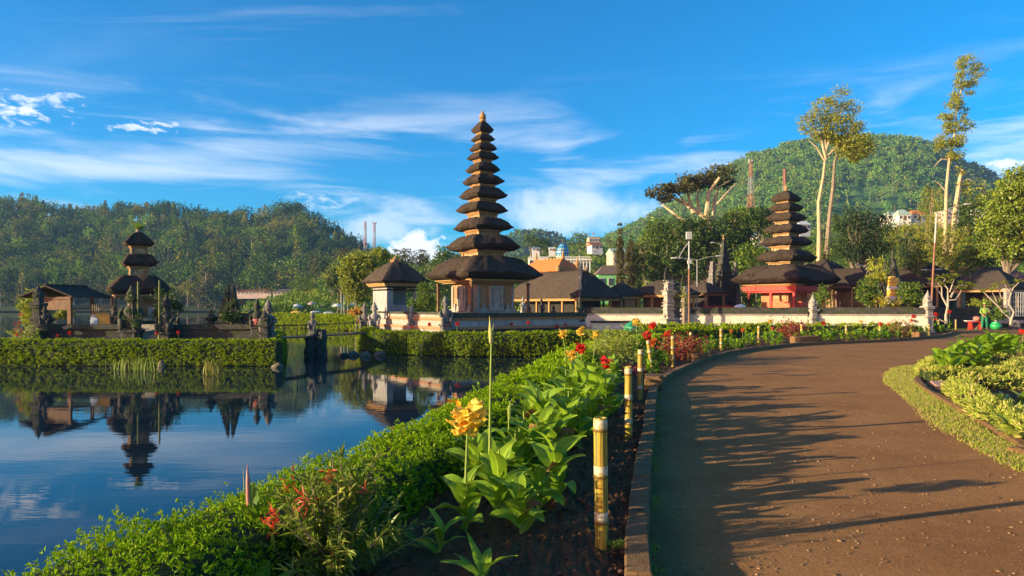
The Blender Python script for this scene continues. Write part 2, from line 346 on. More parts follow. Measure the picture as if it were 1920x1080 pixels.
M_metal_w = mk('pale_metal', (.34, .34, .33), (.48, .48, .46), 4, .5)
M_rust = mk('rusty_metal', (.20, .085, .045), (.30, .14, .08), 6, .6, .3)
M_soil = mk('soil', (.07, .028, .008), (.19, .085, .025), 14, .97, 1.0, 40, (.16, .09, .055), .62, 30)
M_kerb = mk('kerb_concrete', (.15, .08, .03), (.26, .145, .06), 6, .92, 1.0, 30, (.05, .045, .02), .58, 3)
M_grassland = mk('grass_ground', (.05, .10, .012), (.13, .20, .025), .35, .95, 1.0, 5, (.16, .15, .04), .62, .12)

def path_mat():
    m = bpy.data.materials.new('dirt_path'); m.use_nodes = True; nt = m.node_tree; b = nt.nodes['Principled BSDF']; L = nt.links
    tc = _n(nt, 'ShaderNodeTexCoord')
    def noise(s, d, r=.6):
        n = _n(nt, 'ShaderNodeTexNoise'); n.inputs['Scale'].default_value = s; n.inputs['Detail'].default_value = d; n.inputs['Roughness'].default_value = r; L.new(tc.outputs['Object'], n.inputs['Vector']); return n.outputs['Fac']
    def rng_(x, a, b_, hi=1.):
        n = _n(nt, 'ShaderNodeMapRange'); n.inputs[1].default_value = a; n.inputs[2].default_value = b_; n.inputs[4].default_value = hi; L.new(x, n.inputs[0]); return n.outputs[0]
    def mix(f, a, c, t='MIX'):
        n = _n(nt, 'ShaderNodeMix', data_type='RGBA', blend_type=t); L.new(f, n.inputs['Factor'])
        if isinstance(a, tuple): n.inputs[6].default_value = c4(a)
        else: L.new(a, n.inputs[6])
        n.inputs[7].default_value = c4(c); return n.outputs[2]
    col = mix(rng_(noise(.8, 6), .3, .7), (.27, .118, .036), (.39, .19, .062))
    col = mix(rng_(noise(5, 8, .7), .5, .75, .7), col, (.42, .21, .085))
    col = mix(rng_(noise(60, 4, .7), .5, .75, .85), col, (.085, .04, .018))
    v = _n(nt, 'ShaderNodeTexVoronoi'); v.inputs['Scale'].default_value = 34; v.inputs['Randomness'].default_value = 1; L.new(tc.outputs['Object'], v.inputs['Vector'])
    spk = _n(nt, 'ShaderNodeMath', operation='LESS_THAN'); L.new(v.outputs['Distance'], spk.inputs[0]); spk.inputs[1].default_value = .09
    rs = _n(nt, 'ShaderNodeMath', operation='MULTIPLY'); L.new(spk.outputs[0], rs.inputs[0]); L.new(rng_(noise(2.2, 3), .45, .7), rs.inputs[1])
    col = mix(rs.outputs[0], col, (.42, .31, .2))
    L.new(col, b.inputs['Base Color']); b.inputs['Roughness'].default_value = .95; b.inputs['Specular IOR Level'].default_value = .15
    h = _n(nt, 'ShaderNodeMath', operation='ADD'); L.new(noise(45, 8, .75), h.inputs[0]); L.new(noise(6, 5, .6), h.inputs[1])
    h2 = _n(nt, 'ShaderNodeMath', operation='MULTIPLY_ADD'); L.new(rs.outputs[0], h2.inputs[0]); h2.inputs[1].default_value = .5; L.new(h.outputs[0], h2.inputs[2])
    bp = _n(nt, 'ShaderNodeBump'); bp.inputs['Strength'].default_value = .8; bp.inputs['Distance'].default_value = .022; L.new(h2.outputs[0], bp.inputs['Height']); L.new(bp.outputs[0], b.inputs['Normal'])
    return m
M_path = path_mat()
def water_mat():
    m = bpy.data.materials.new('lake_water'); m.use_nodes = True; nt = m.node_tree; b = nt.nodes['Principled BSDF']; L = nt.links
    b.inputs['Base Color'].default_value = (.004, .016, .030, 1); b.inputs['Roughness'].default_value = .015; b.inputs['IOR'].default_value = 1.36; b.inputs['Specular IOR Level'].default_value = .5
    tc = _n(nt, 'ShaderNodeTexCoord'); mp = _n(nt, 'ShaderNodeMapping'); mp.inputs['Scale'].default_value = (.35, 1.5, 1); L.new(tc.outputs['Object'], mp.inputs[0])
    n = _n(nt, 'ShaderNodeTexNoise'); n.inputs['Scale'].default_value = 1.5; n.inputs['Detail'].default_value = 3; n.inputs['Roughness'].default_value = .55; L.new(mp.outputs[0], n.inputs['Vector'])
    n2 = _n(nt, 'ShaderNodeTexNoise'); n2.inputs['Scale'].default_value = 7; n2.inputs['Detail'].default_value = 2; L.new(mp.outputs[0], n2.inputs['Vector'])
    a = _n(nt, 'ShaderNodeMath', operation='MULTIPLY_ADD'); L.new(n2.outputs['Fac'], a.inputs[0]); a.inputs[1].default_value = .22; L.new(n.outputs['Fac'], a.inputs[2])
    bp = _n(nt, 'ShaderNodeBump'); bp.inputs['Strength'].default_value = 1.0; bp.inputs['Distance'].default_value = .0016; L.new(a.outputs[0], bp.inputs['Height']); L.new(bp.outputs[0], b.inputs['Normal'])
    return m
M_water = water_mat()

# ---------------------------------------------------------------- ground, lake, land
mb = MB(); mb.add([(-3000, -400, -3), (3000, -400, -3), (3000, 4000, -3), (-3000, 4000, -3)], [(0, 1, 2, 3)])
tag(mb.build('ground', mk('lake_bed', (.02, .03, .02))), kind='structure')
mb = MB(); mb.add([(-600, -60, WZ), (60, -60, WZ), (60, 420, WZ), (-600, 420, WZ)], [(0, 1, 2, 3)])
tag(mb.build('water', M_water), kind='structure')
HEDGE_OUT = [(-2.75, 1.6), (-2.3, 3.1), (-1.86, 4.24), (-1.39, 5.5), (-.95, 7.3), (-.44, 9.5), (.28, 12.9), (1.04, 16.7), (2.2, 20.5), (4.2, 24.3), (6.2, 27)]
def poly_land(name, pts, z, mat, skirt=-2.9, kind='structure'):
    v = [(p[0], p[1], z) for p in pts]; n = len(v); tri = tessellate_polygon([[Vector(q) for q in v]])
    mb = MB(); f = [tuple(t) for t in tri]
    # make faces look up
    a = Vector(v[f[0][1]])-Vector(v[f[0][0]]); b = Vector(v[f[0][2]])-Vector(v[f[0][0]])
    if a.cross(b).z < 0: f = [t[::-1] for t in f]
    v2 = v+[(p[0], p[1], skirt) for p in pts]
    if skirt is not None and skirt < z: f += [(i, (i+1) % n, (i+1) % n+n, i+n) for i in range(n)]
    mb.add(v2 if skirt is not None and skirt < z else v, f); return tag(mb.build(name, mat), kind=kind)
def inset(pts, d):
    p = np.array(pts); t = np.gradient(p, axis=0); t /= np.linalg.norm(t, axis=1, keepdims=True); nrm = np.stack([t[:, 1], -t[:, 0]], 1); return p+nrm*d
hin = [tuple(q) for q in inset(HEDGE_OUT, .12)]
ISL_F = [(9, 32.6), (6, 31.2), (2.5, 30.4), (.2, 29.9), (-2.5, 30), (-6.2, 32.3), (-7.4, 35.2), (-8.4, 40)]
land = [(40, -60), (-9, -60), (-4.5, -8), (-3.2, -1)]+hin+[(8.5, 29.5)]+ISL_F+[(-9.2, 50), (-12, 60), (-24.5, 72), (-27, 86), (-40, 122), (-75, 205), (-100, 238), (-180, 243), (-420, 255), (-900, 300), (-900, 900), (1500, 900), (1500, -60)]
poly_land('land', land, 0, M_grassland)
# island of the small shrine
ISL2 = [(-60, 27), (-19.3, 24.9), (-9.2, 24.95), (-9.3, 25.6), (-11.6, 33), (-12.2, 36), (-22, 37), (-23, 33), (-60, 33)]
poly_land('shrine_island_ground', ISL2, 0, M_grassland)

# ---------------------------------------------------------------- path, kerb, soil bed
KERB = smooth_poly([(.30, -2), (.42, 1), (.62, 2.5), (.80, 3.95), (1.24, 6.07), (1.72, 8.2), (2.38, 11.2), (3.0, 13.5), (4.5, 16.96), (6.0, 19.9), (7.84, 22.8), (11.2, 26.3), (15.5, 28.8), (19.8, 32.2), (23.6, 36.6), (25.5, 40), (27.5, 43.5)], 8)
mb = MB()
pl = [tuple(q) for q in KERB]+[(34, 45.5), (60, 46), (60, -60), (0, -60)]
v = [(x, y, .004) for x, y in pl]; tri = [tuple(t) for t in tessellate_polygon([[Vector(q) for q in v]])]
a = Vector(v[tri[0][1]])-Vector(v[tri[0][0]]); b = Vector(v[tri[0][2]])-Vector(v[tri[0][0]])
if a.cross(b).z < 0: tri = [t[::-1] for t in tri]
mb.add(v, tri); tag(mb.build('path', M_path), kind='structure')
def strip_box(pts, w, z0, z1, jit=0, seed=3):
    """solid kerb along a 2-D line: w to its left side"""
    rg = np.random.default_rng(seed); p = np.array(pts); t = np.gradient(p, axis=0); t /= np.linalg.norm(t, axis=1, keepdims=True); nr = np.stack([-t[:, 1], t[:, 0]], 1)
    mb = MB(); V = []; n = len(p); c = .012
    for i in range(n):
        j = rg.normal(0, jit, 4)
        for off, z in ((0, z0), (0+j[0], z1-c), (c+j[0], z1+j[1]), (w-c+j[2], z1+j[3]), (w+j[2], z1-c), (w, z0)):
            q = p[i]+nr[i]*off; V.append((q[0], q[1], z))
    f = [(i*6+k, (i+1)*6+k, (i+1)*6+k+1, i*6+k+1) for i in range(n-1) for k in range(5)]
    f += [(0, 1, 2, 3, 4, 5), tuple((n-1)*6+k for k in (5, 4, 3, 2, 1, 0))]
    mb.add(V, f); return mb
_d = np.concatenate([[0], np.cumsum(np.linalg.norm(np.diff(KERB, axis=0), axis=1))]); _t = []
for q in np.arange(.4, _d[-1], 1.05): _t += [q-.022, q-.010, q+.010, q+.022]
_t = np.sort(np.concatenate([_d, _t])); _joint = np.array([min(abs(x-q) for q in np.arange(.4, _d[-1], 1.05)) < .012 for x in _t])
KF = np.stack([np.interp(_t, _d, KERB[:, 0]), np.interp(_t, _d, KERB[:, 1])], 1); KF = KF[np.concatenate([[True], np.diff(_t) > 1e-4])]; _joint = _joint[np.concatenate([[True], np.diff(_t) > 1e-4])]
kb = strip_box(KF, .15, -.1, .12, .004)
_v = kb.V[0].reshape(-1, 6, 3); _v[_joint, 1:5, 2] -= .035
tag(kb.build('kerb', M_kerb), kind='structure')
# soil bed between kerb and hedge, heaped and cloddy
HIN = smooth_poly(inset(HEDGE_OUT, .75), 8)
def bed(name, inner, outer, nu, nv, z0, amp, mat, seed=5, edge=.03):
    rg = np.random.default_rng(seed)
    def res(p, n):
        p = np.array(p); d = np.concatenate([[0], np.cumsum(np.linalg.norm(np.diff(p, axis=0), axis=1))]); t = np.linspace(0, 1, n)**1.7*d[-1]
        return np.stack([np.interp(t, d, p[:, 0]), np.interp(t, d, p[:, 1])], 1)
    A, B = res(inner, nv), res(outer, nv); U = np.linspace(0, 1, nu)[None, :, None]
    xy = A[:, None]*(1-U)+B[:, None]*U; h = np.zeros((nv, nu))
    for k, s in ((1, .5), (2, .3), (4, .2)):
        g = rg.normal(size=(nv//k+3, nu//k+3)); g = np.repeat(np.repeat(g, k, 0), k, 1)[:nv, :nu]; h += g*s
    h = h*amp; prof = np.sin(np.linspace(0, 1, nu)*math.pi)**.5*edge; z = z0+np.maximum(h, -amp)+prof[None]
    V = np.concatenate([xy, z[..., None]], 2).reshape(-1, 3)
    i = np.arange(nv-1)[:, None]*nu+np.arange(nu-1)[None]; fa = np.stack([i, i+1, i+nu+1, i+nu], -1).reshape(-1, 4)
    m = MB(); m.addarr(V, fa[:, ::-1]); return tag(m.build(name, mat, smooth=False), kind='structure')
kin = inset(KERB, -.13)
i0 = 8
# bed follows the kerb on one side and the hedge on the other
HB = smooth_poly(inset([(-3.0, -1.5), (-2.95, .2)]+HEDGE_OUT+[(10, 31.5), (15, 36), (20, 40.5), (24, 44)], .45), 8)
bed('soil', HB[:], kin[:], 70, 420, .03, .016, M_soil)
# grass verge on the right side of the path
VERGE_L = smooth_poly([(4.4, 3), (4.6, 5.4), (4.84, 6.36), (5.06, 7.16), (5.54, 8.74), (6.42, 10.8), (7.05, 12.3), (7.75, 13.97), (8.9, 15.9), (10.2, 17.4), (13, 19), (18, 20.5)], 6)
VERGE_R = smooth_poly([(4.9, 3), (5.15, 5.4), (5.42, 7.16), (5.8, 8.4), (6.4, 9.7), (7.05, 11.3), (7.75, 12.9), (8.28, 14), (9.1, 15.4), (10.4, 16.9), (13, 18.4), (18, 19.9)], 6)
M_verge = mk('verge_grass', (.17, .20, .015), (.34, .33, .04), 2.2, .95, 1.0, 60, (.26, .15, .07), .56, 1.1)
m = MB(); n = len(VERGE_L); V = np.concatenate([np.c_[VERGE_L, np.full(n, .009)], np.c_[VERGE_R, np.full(n, .03)]]); fa = np.array([(i, i+n, i+n+1, i+1) for i in range(n-1)]); m.addarr(V, fa)
tag(m.build('lawn', M_verge), kind='structure')
KR0 = [(4.9, 2)]+[tuple(G(x, y).xy) for x, y in ((1945, 866), (1920, 850), (1862, 812), (1805, 778), (1757, 750), (1725, 729), (1714, 716), (1722, 707), (1745, 701))]
KERB_R = smooth_poly(KR0, 6)
tag(strip_box(KERB_R[::-1], .12, -.05, .07, .003, 8).build('kerb_of_right_bed', M_kerb), kind='structure')
BED_R = [(q[0]+.1, q[1]) for q in KR0[:]]+[(9.4, 15.6), (10.2, 16.4), (11, 17.1), (14, 18.6), (30, 20.6), (30, 2)]
poly_land('soil_of_right_bed', BED_R, .035, M_soil, skirt=0.012)
poly_land('pavement', [(10.2, 13.1), (11.3, 15.7), (14.4, 17.4), (24, 17.6), (24, 12.7)], .05, mk('brown_paving', (.20, .12, .085), (.30, .19, .13), 3, .8, .4, 12), skirt=.02)
poly_land('paved_strip', [(7.95, 12.8), (8.3, 13.55), (9.9, 13.35), (9.9, 12.8)], .06, mk('pink_concrete', (.42, .25, .18), (.55, .36, .27), 3, .8, .3, 12), skirt=.02)

# ---------------------------------------------------------------- hills
def terrain(name, rows, mat, x0, x1, nx=200, nd=40, seed=2, amp=1.0, kind='structure'):
    """rows: (depth, [(px, py)...]) ground line seen at that depth; heights between rows are interpolated. Returns a height function."""
    xs = np.linspace(x0, x1, nx); D = np.array([r[0] for r in rows])
    Hh = np.array([[CH-(np.interp(x, [q[0] for q in r[1]], [q[1] for q in r[1]])-HZ)*r[0]/F for x in xs] for r in rows])
    ds = np.interp(np.linspace(0, len(D)-1, nd), np.arange(len(D)), D)
    rg = np.random.default_rng(seed); g = rg.normal(size=(nd, nx))
    for k in range(2): g = (g+np.roll(g, 1, 0)+np.roll(g, -1, 0)+np.roll(g, 1, 1)+np.roll(g, -1, 1))/5
    Z = np.stack([np.interp(ds, D, Hh[:, i]) for i in range(nx)], 1)+g*amp*(np.minimum(1, (ds-D[0])/(D[1]-D[0]))[:, None])
    X = (xs[None]-960)/F*ds[:, None]; Yg = np.repeat(ds[:, None], nx, 1)
    V = np.stack([X, Yg, Z], -1).reshape(-1, 3); i = np.arange(nd-1)[:, None]*nx+np.arange(nx-1)[None]
    fa = np.stack([i, i+1, i+nx+1, i+nx], -1).reshape(-1, 4); m = MB(); m.addarr(V, fa); tag(m.build(name, mat, smooth=True), kind=kind)
    def h(px, d):
        fx = np.clip((px-x0)/(x1-x0)*(nx-1), 0, nx-1.001); j = np.clip(np.searchsorted(ds, d)-1, 0, nd-2); i = fx.astype(int); u = fx-i; t = np.clip((d-ds[j])/(ds[j+1]-ds[j]), 0, 1)
        return (Z[j, i]*(1-u)+Z[j, i+1]*u)*(1-t)+(Z[j+1, i]*(1-u)+Z[j+1, i+1]*u)*t
    return h
LH = [(-600, 430), (-200, 415), (0, 402), (60, 398), (110, 418), (150, 420), (250, 412), (350, 412), (380, 425), (450, 425), (530, 416), (560, 418), (600, 438), (640, 462), (680, 487), (720, 512), (760, 535), (800, 550), (900, 570)]
LM = [(x, 573+(y-573)*.62) for x, y in LH]; LB = [(x, 583+(y-573)*.0) for x, y in LH]
h_left = terrain('forest_hill', [(234, LB), (258, [(x, 573+(y-573)*.16) for x, y in LH]), (330, LM), (410, LH), (520, [(x, y+50) for x, y in LH]), (700, [(x, 600) for x, y in LH])],
    mk('forest_floor', (.02, .03, .008), (.05, .07, .015), .1, .95, 1, 1), -600, 900, 200, 50, 3, 1.2)
MT = [(900, 560), (1040, 500), (1080, 475), (1130, 458), (1200, 424), (1250, 398), (1300, 360), (1330, 342), (1360, 318), (1400, 292), (1450, 274), (1500, 261), (1560, 254), (1620, 252), (1700, 254), (1740, 262), (1800, 296), (1850, 318), (1880, 338), (1920, 356), (2000, 385), (2200, 440), (2500, 520)]
MT = [(x, y+13*min(1, max(0, (x-1250)/200))) for x, y in MT]
h_mt = terrain('mountain', [(300, [(x, 573-(573-y)*.0+5) for x, y in MT]), (400, [(x, 573-(573-y)*.42) for x, y in MT]), (500, [(x, 573-(573-y)*.74) for x, y in MT]), (620, MT), (760, [(x, y+40) for x, y in MT]), (1000, [(x, 600) for x, y in MT])],
    mk('mountain_grass', (.06, .14, .015), (.12, .22, .03), .012, .95, 1, .5), 900, 2500, 220, 70, 4, 3.2)
SM = [(800, 560), (880, 520), (920, 470), (950, 448), (975, 438), (1000, 436), (1030, 441), (1060, 455), (1090, 466), (1130, 475), (1200, 520), (1300, 560)]
h_sm = terrain('distant_hill', [(620, [(x, 575) for x, y in SM]), (760, SM), (900, [(x, 590) for x, y in SM])], mk('distant_wood_floor', (.02, .04, .01), (.045, .07, .02), .05), 800, 1300, 80, 20, 5, 1.5)
VB = [(480, 583), (540, 588), (600, 590), (700, 592), (900, 594), (2400, 594)]
VC = [(440, 580), (480, 577), (520, 562), (560, 545), (620, 512), (660, 505), (700, 502), (760, 503), (850, 500), (950, 490), (1000, 485), (1050, 468), (1100, 462), (1150, 466), (1200, 470), (1260, 462), (1320, 450), (1400, 444), (1500, 440), (1600, 428), (1650, 420), (1700, 412), (1800, 402), (1900, 396), (2400, 390)]
h_vil = terrain('village_hill', [(88, VB), (130, [(x, 573+(y-573)*.45) for x, y in VC]), (220, VC), (290, [(x, min(y+60, 585)) for x, y in VC])],
    mk('hillside_grass', (.045, .10, .012), (.12, .22, .025), .12, .95, 1, 1.5, (.14, .16, .03), .6, .05), 440, 2400, 200, 40, 6, .7)

# woods: trees standing as one mass
def wood(name, hfun, n, xr, dr, hr, wr, leaf, nl, mat, seed, tints, conif=.3, keep=None, kind='stuff', dpow=1):
    rg = np.random.default_rng(seed); px = rg.uniform(*xr, n); d = dr[0]+(dr[1]-dr[0])*rg.random(n)**dpow
    if keep is not None: k = keep(px, d, rg); px, d = px[k], d[k]; n = len(px)
    z = hfun(px, d); X = (px-960)/F*d; H = rg.uniform(*hr, n); Wd = H*rg.uniform(*wr, n); con = rg.random(n) < conif
    T = np.array(tints)[rg.integers(0, len(tints), n)]*rg.uniform(.75, 1.25, (n, 1))
    # leaves: clumps on the crown
    ti = np.repeat(np.arange(n), nl); N = len(ti); ncl = 9
    cu = unit(n*ncl, rg).reshape(n, ncl, 3); cu[..., 2] = np.abs(cu[..., 2])*.9-.25
    u = cu[ti, rg.integers(0, ncl, N)]*.72+rg.normal(size=(N, 3))*.24
    t = rg.random(N); conw = (1-t)*.95+.05
    rx = np.where(con[ti], Wd[ti]*.36*conw, Wd[ti]*.5); cz = np.where(con[ti], H[ti]*(.15+.85*t), H[ti]*.62+u[:, 2]*H[ti]*.38)
    a = rg.uniform(0, 2*math.pi, N); ux = np.where(con[ti], np.cos(a)*rg.random(N)**.4, u[:, 0]); uy = np.where(con[ti], np.sin(a)*rg.random(N)**.4, u[:, 1])
    Pn = np.stack([X[ti]+ux*rx, d[ti]+uy*rx, z[ti]+cz], 1); out = np.stack([ux, uy, u[:, 2]], 1)
    Nn = out*.8+np.array([0, 0, .5])+unit(N, rg)*.5; D = unit(N, rg)+out*.4; L = leaf*rg.uniform(.6, 1.4, N)*(d[ti]/dr[0])**.5
    m = MB(); m.leaves(Pn, D, Nn, L, L*.7, .2, 0, T[ti])
    # trunks
    k = 4; q = np.arange(k)*2*math.pi/k; r = np.maximum(.12, H*.025)
    lo = np.stack([X[:, None]+np.cos(q)*r[:, None], d[:, None]+np.sin(q)*r[:, None], np.repeat(z[:, None]-.5, k, 1)], -1)
    hi = np.stack([X[:, None]+np.cos(q)*r[:, None]*.5, d[:, None]+np.sin(q)*r[:, None]*.5, np.repeat((z+H*.7)[:, None], k, 1)], -1)
    V = np.concatenate([lo, hi], 1).reshape(-1, 3); b = (np.arange(n)*2*k)[:, None]
    fa = np.concatenate([b+np.array([[i, (i+1) % k, k+(i+1) % k, k+i]]) for i in range(k)], 0); m.addarr(V, fa, 1)
    return tag(m.build(name, [mat, M_bark]), kind=kind)
M_wood_l = leafm('wood_leaves', (.085, .125, .018), (.20, .26, .04), .2, .7, tint=True, spec=.2)
T_MIX = [(.38, .6, .4), (.8, 1.05, .6), (1.4, 1.55, .5), (.35, .58, .5), (1.9, 1.4, .8), (.9, 1.25, .4), (.4, .62, .5), (1.6, 1.15, .9)]
wood('forest', h_left, 1500, (-350, 870), (236, 425), (6, 15.5), (.55, .95), .75, 230, M_wood_l, 11, T_MIX, .22)
wood('ridge_pines', h_left, 240, (-300, 790), (396, 420), (8, 13), (.35, .6), .8, 110, M_wood_l, 12, T_MIX[:1]+T_MIX[3:4], .6)
def patch(px, d, rg):   # cleared green slopes on the mountain
    f = np.sin(px*.021+d*.013)+np.sin(px*.009-d*.03+1)+rg.normal(0, .5, len(px)); c = ((px > 1580) & (d < 600) & (f > .35)) | ((px > 1560) & (px < 1720) & (d < 480)); return ~c | (rg.random(len(px)) < .10)
wood('mountain_forest', h_mt, 9000, (1040, 2080), (330, 630), (5, 9.5), (.55, .95), 1.15, 46, M_wood_l, 13, [(.85, 1.35, .85), (1.1, 1.5, .85), (.7, 1.15, .8), (1.35, 1.35, .95)], .2, patch)
wood('distant_wood', h_sm, 1300, (850, 1230), (640, 800), (6, 11), (.7, 1), 3.0, 20, M_wood_l, 14, [(.6, .85, .65), (.8, 1.0, .7)], .1)

# haze: even pale air from here to the far hills
m = MB(); m.bb(-1600, 1600, -120, 1300, -4, 185); hz = m.build('haze', bpy.data.materials.new('haze_air')); hm = hz.data.materials[0]; hm.use_nodes = True; hm.node_tree.nodes.clear()
pv_ = hm.node_tree.nodes.new('ShaderNodeVolumePrincipled'); pv_.inputs['Color'].default_value = (.26, .52, 1, 1); pv_.inputs['Density'].default_value = .00027; pv_.inputs['Anisotropy'].default_value = .1
mo_ = hm.node_tree.nodes.new('ShaderNodeOutputMaterial'); hm.node_tree.links.new(pv_.outputs[0], mo_.inputs['Volume']); tag(hz, kind='stuff')
def carve(me, amt, sc=3.0, seed=0):
    from mathutils import noise
    for v in me.vertices:
        d = noise.noise_vector((v.co+Vector((seed, 0, 0)))*sc*2)+noise.noise_vector((v.co+Vector((0, seed, 0)))*sc*5)*.6
        v.co += d*amt
# ---------------------------------------------------------------- thatched temple buildings
def thatch(mb, a, b, zb, zt, h, top=.12, thick=None, n=12, seed=1, cx=0, cy=0, jit=.6, bulge=1.0, mi=None, topy=None):
    """thick bulging hip roof; a, b half sizes at the eave, zb underside, zt tip level, h height above the tip; top = share of a left at the top"""
    ta = a*top; tb = (b*top if topy is None else topy)
    pr = [(a*.62, b-a*.38, zb+.02, 40), (a*.72, b-a*.28, zb, 40), (a*.82, b-a*.18, zb+(zt-zb)*.12, 30)]
    def L(t): return ta+(a-ta)*t, tb+(b-tb)*t
    pr += [(a*.92, b-a*.08, zb+(zt-zb)*.42, 30), (a*.975, b-a*.025, zb+(zt-zb)*.78, 30), (a, b, zt, 25)]
    for t, q in (((.93, .12), (.80, .34), (.64, .60), (.48, .81), (.32, .95), (.18, 1.0), (.08, .97), (0, .90)) if top > .2 else ((.93, .10), (.80, .27), (.64, .48), (.48, .66), (.32, .81), (.18, .91), (.08, .97), (0, 1.0))):
        x, y = L(t); q2 = q if bulge == 1 else q*bulge+(1-t)*(1-bulge); pr.append((x, y, zt+h*q2, 14 if t > .3 else 8))
    mb.loft(pr, n, cx, cy, jit, mi, seed); return mb
def cornice(mb, a, b, z0, z1, k=3, mi=None, cx=0, cy=0, flare=.12):
    h = (z1-z0)/k
    for i in range(k):
        g = flare*(i/(max(1, k-1)))*a; mb.box(cx, cy, z0+h*(i+.5), 2*(a-flare*a+g), 2*(b-flare*a+g), h*.86 if i < k-1 else h, mi=mi)
    return mb
def zpix(y, Y): return CH-(y-HZ)*Y/F
def tiered(name, label, loc, tiers, Y, body_mat, low_trim=None, lowmat=None, seed=3, finial=None, group=None):
    """tiers (top first): half diagonal extent px, tip y, top y, underside y. returns root; z local to loc"""
    root = thing(name, label, 'shrine tower', loc, R35, group); z0 = loc[2]
    for i, (hw, ty, tp, bt) in enumerate(tiers):
        a = hw/F*Y/1.39; zt = zpix(ty, Y)-z0; zT = zpix(tp, Y)-z0; zb = zpix(bt, Y)-z0
        last = i == len(tiers)-1
        m = MB(); zb2 = min(zb, zt-.08); thatch(m, a, a, zb2, zt, zT-zt, top=.05 if i == 0 else (.34 if last else .46), n=18, seed=seed+i, jit=.9 if i > 1 else .6)
        rf = m.build('thatched_roof', M_thatch, root); carve(rf.data, a*.016, 1.6/a, seed+i)
        ca = a*(.66 if not last else .80); ch = .10 if i < 4 else .16
        if last: ch = .2
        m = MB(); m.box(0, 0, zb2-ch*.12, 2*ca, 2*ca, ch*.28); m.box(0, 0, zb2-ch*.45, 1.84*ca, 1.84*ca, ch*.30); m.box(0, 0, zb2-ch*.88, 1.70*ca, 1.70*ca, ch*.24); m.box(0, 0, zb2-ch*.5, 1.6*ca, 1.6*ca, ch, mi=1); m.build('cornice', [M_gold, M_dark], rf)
        if not last:
            nt = zpix(tiers[i+1][2], Y)-z0
            m = MB(); ba = a*.50; m.box(0, 0, (zb2-ch+nt-.25)/2, 2*ba, 2*ba, zb2-ch-nt+.25)
            for sx in (-1, 1):
                for sy in (-1, 1): m.box(sx*ba, sy*ba, (zb2-ch+nt)/2-.06, .07*a+.03, .07*a+.03, zb2-ch-nt+.12)
            m.build('tier_body', M_carve, root)
    if finial:
        m = MB(); zT = zpix(tiers[0][2], Y)-z0; s = finial
        m.lathe([(.16*s, zT-.1*s), (.20*s, zT), (.15*s, zT+.08*s), (.22*s, zT+.14*s), (.17*s, zT+.22*s), (.19*s, zT+.3*s), (.12*s, zT+.38*s), (.08*s, zT+.44*s), (.03*s, zT+.56*s)], n=10)
        m.build('finial', M_gold, root)
    return root
# --- eleven-tier tower on the main island
Y11 = 41.0; C11 = P(905, 600, Y11); loc = (C11.x, Y11, .9)
T11 = [(22, 243, 226, 250), (23.6, 262, 254, 266), (27.3, 279, 269.5, 284), (30.4, 296, 287, 301), (35, 318, 307, 324), (40, 340, 329, 347.5), (45.7, 367, 352, 374), (50.7, 394, 380, 400), (59.3, 426, 410, 433), (74, 462, 443, 471), (113.5, 515, 482, 526)]
t11 = tiered('temple_tower', 'tallest shrine tower with eleven stacked dark thatched roofs and gold trim', loc, T11, Y11, M_carve, finial=1.05)
def shrine_body(root, a, z0, z1, wall, panel, posts=None, pa=None, postmat=None):
    m = MB(); m.box(0, 0, (z0+z1)/2, 2*a, 2*a, z1-z0); w = m.build('wall', wall, root)
    m = MB()
    for i, s in ((0, 1.22), (1, 1.12), (2, 1.18), (3, 1.08)): m.box(0, 0, z0+.09+i*.13, 2*a*s, 2*a*s, .11)
    m.build('plinth', M_stone_lt, root)
    for sgn, ax in ((-1, 0), (-1, 1)):            # carved door panels on the two faces turned to the lake
        m = MB()
        def q(u, z, w_, h_, d, m=m, ax=ax, sgn=sgn):
            if ax == 0: m.box(sgn*(a+d/2), u, z, d, w_, h_)
            else: m.box(u, sgn*(a+d/2), z, w_, d, h_)
        zc = (z0+z1)/2+.15; H = (z1-z0)
        q(0, zc, a*.52, H*.62, .10); q(0, zc, a*.30, H*.56, .16); q(0, zc+H*.3, a*.66, H*.08, .18); q(0, zc-H*.30, a*.7, H*.12, .2)
        for k in (-1, 1): q(k*a*.30, zc, a*.09, H*.6, .17); q(k*a*.62, z0+H*.24, a*.22, H*.14, .16); q(k*a*.62, z0+H*.36, a*.12, H*.1, .13); q(k*a*.9, zc, a*.14, H*.66, .06)
        m.build('carved_door', panel, root)
    if posts:
        for sx in (-1, 1):
            for sy in (-1, 1):
                m = MB(); m.box(sx*pa, sy*pa, (z0+z1)/2, .13, .13, z1-z0); m.box(sx*pa, sy*pa, z0+.16, .26, .26, .32); m.box(sx*pa, sy*pa, z1-.1, .22, .22, .08); m.build('post', postmat or M_wood, root)
shrine_body(t11, 1.35, -.1, zpix(531, Y11)-.9, M_brick, M_stone_lt, True, 1.95)
m = MB(); m.box(0, 0, -.3, 5.2, 5.2, .5); m.box(0, 0, -.02, 4.7, 4.7, .14); m.box(0, 0, -.7, 5.0, 5.0, .4); m.build('platform', M_stone_dk, t11)
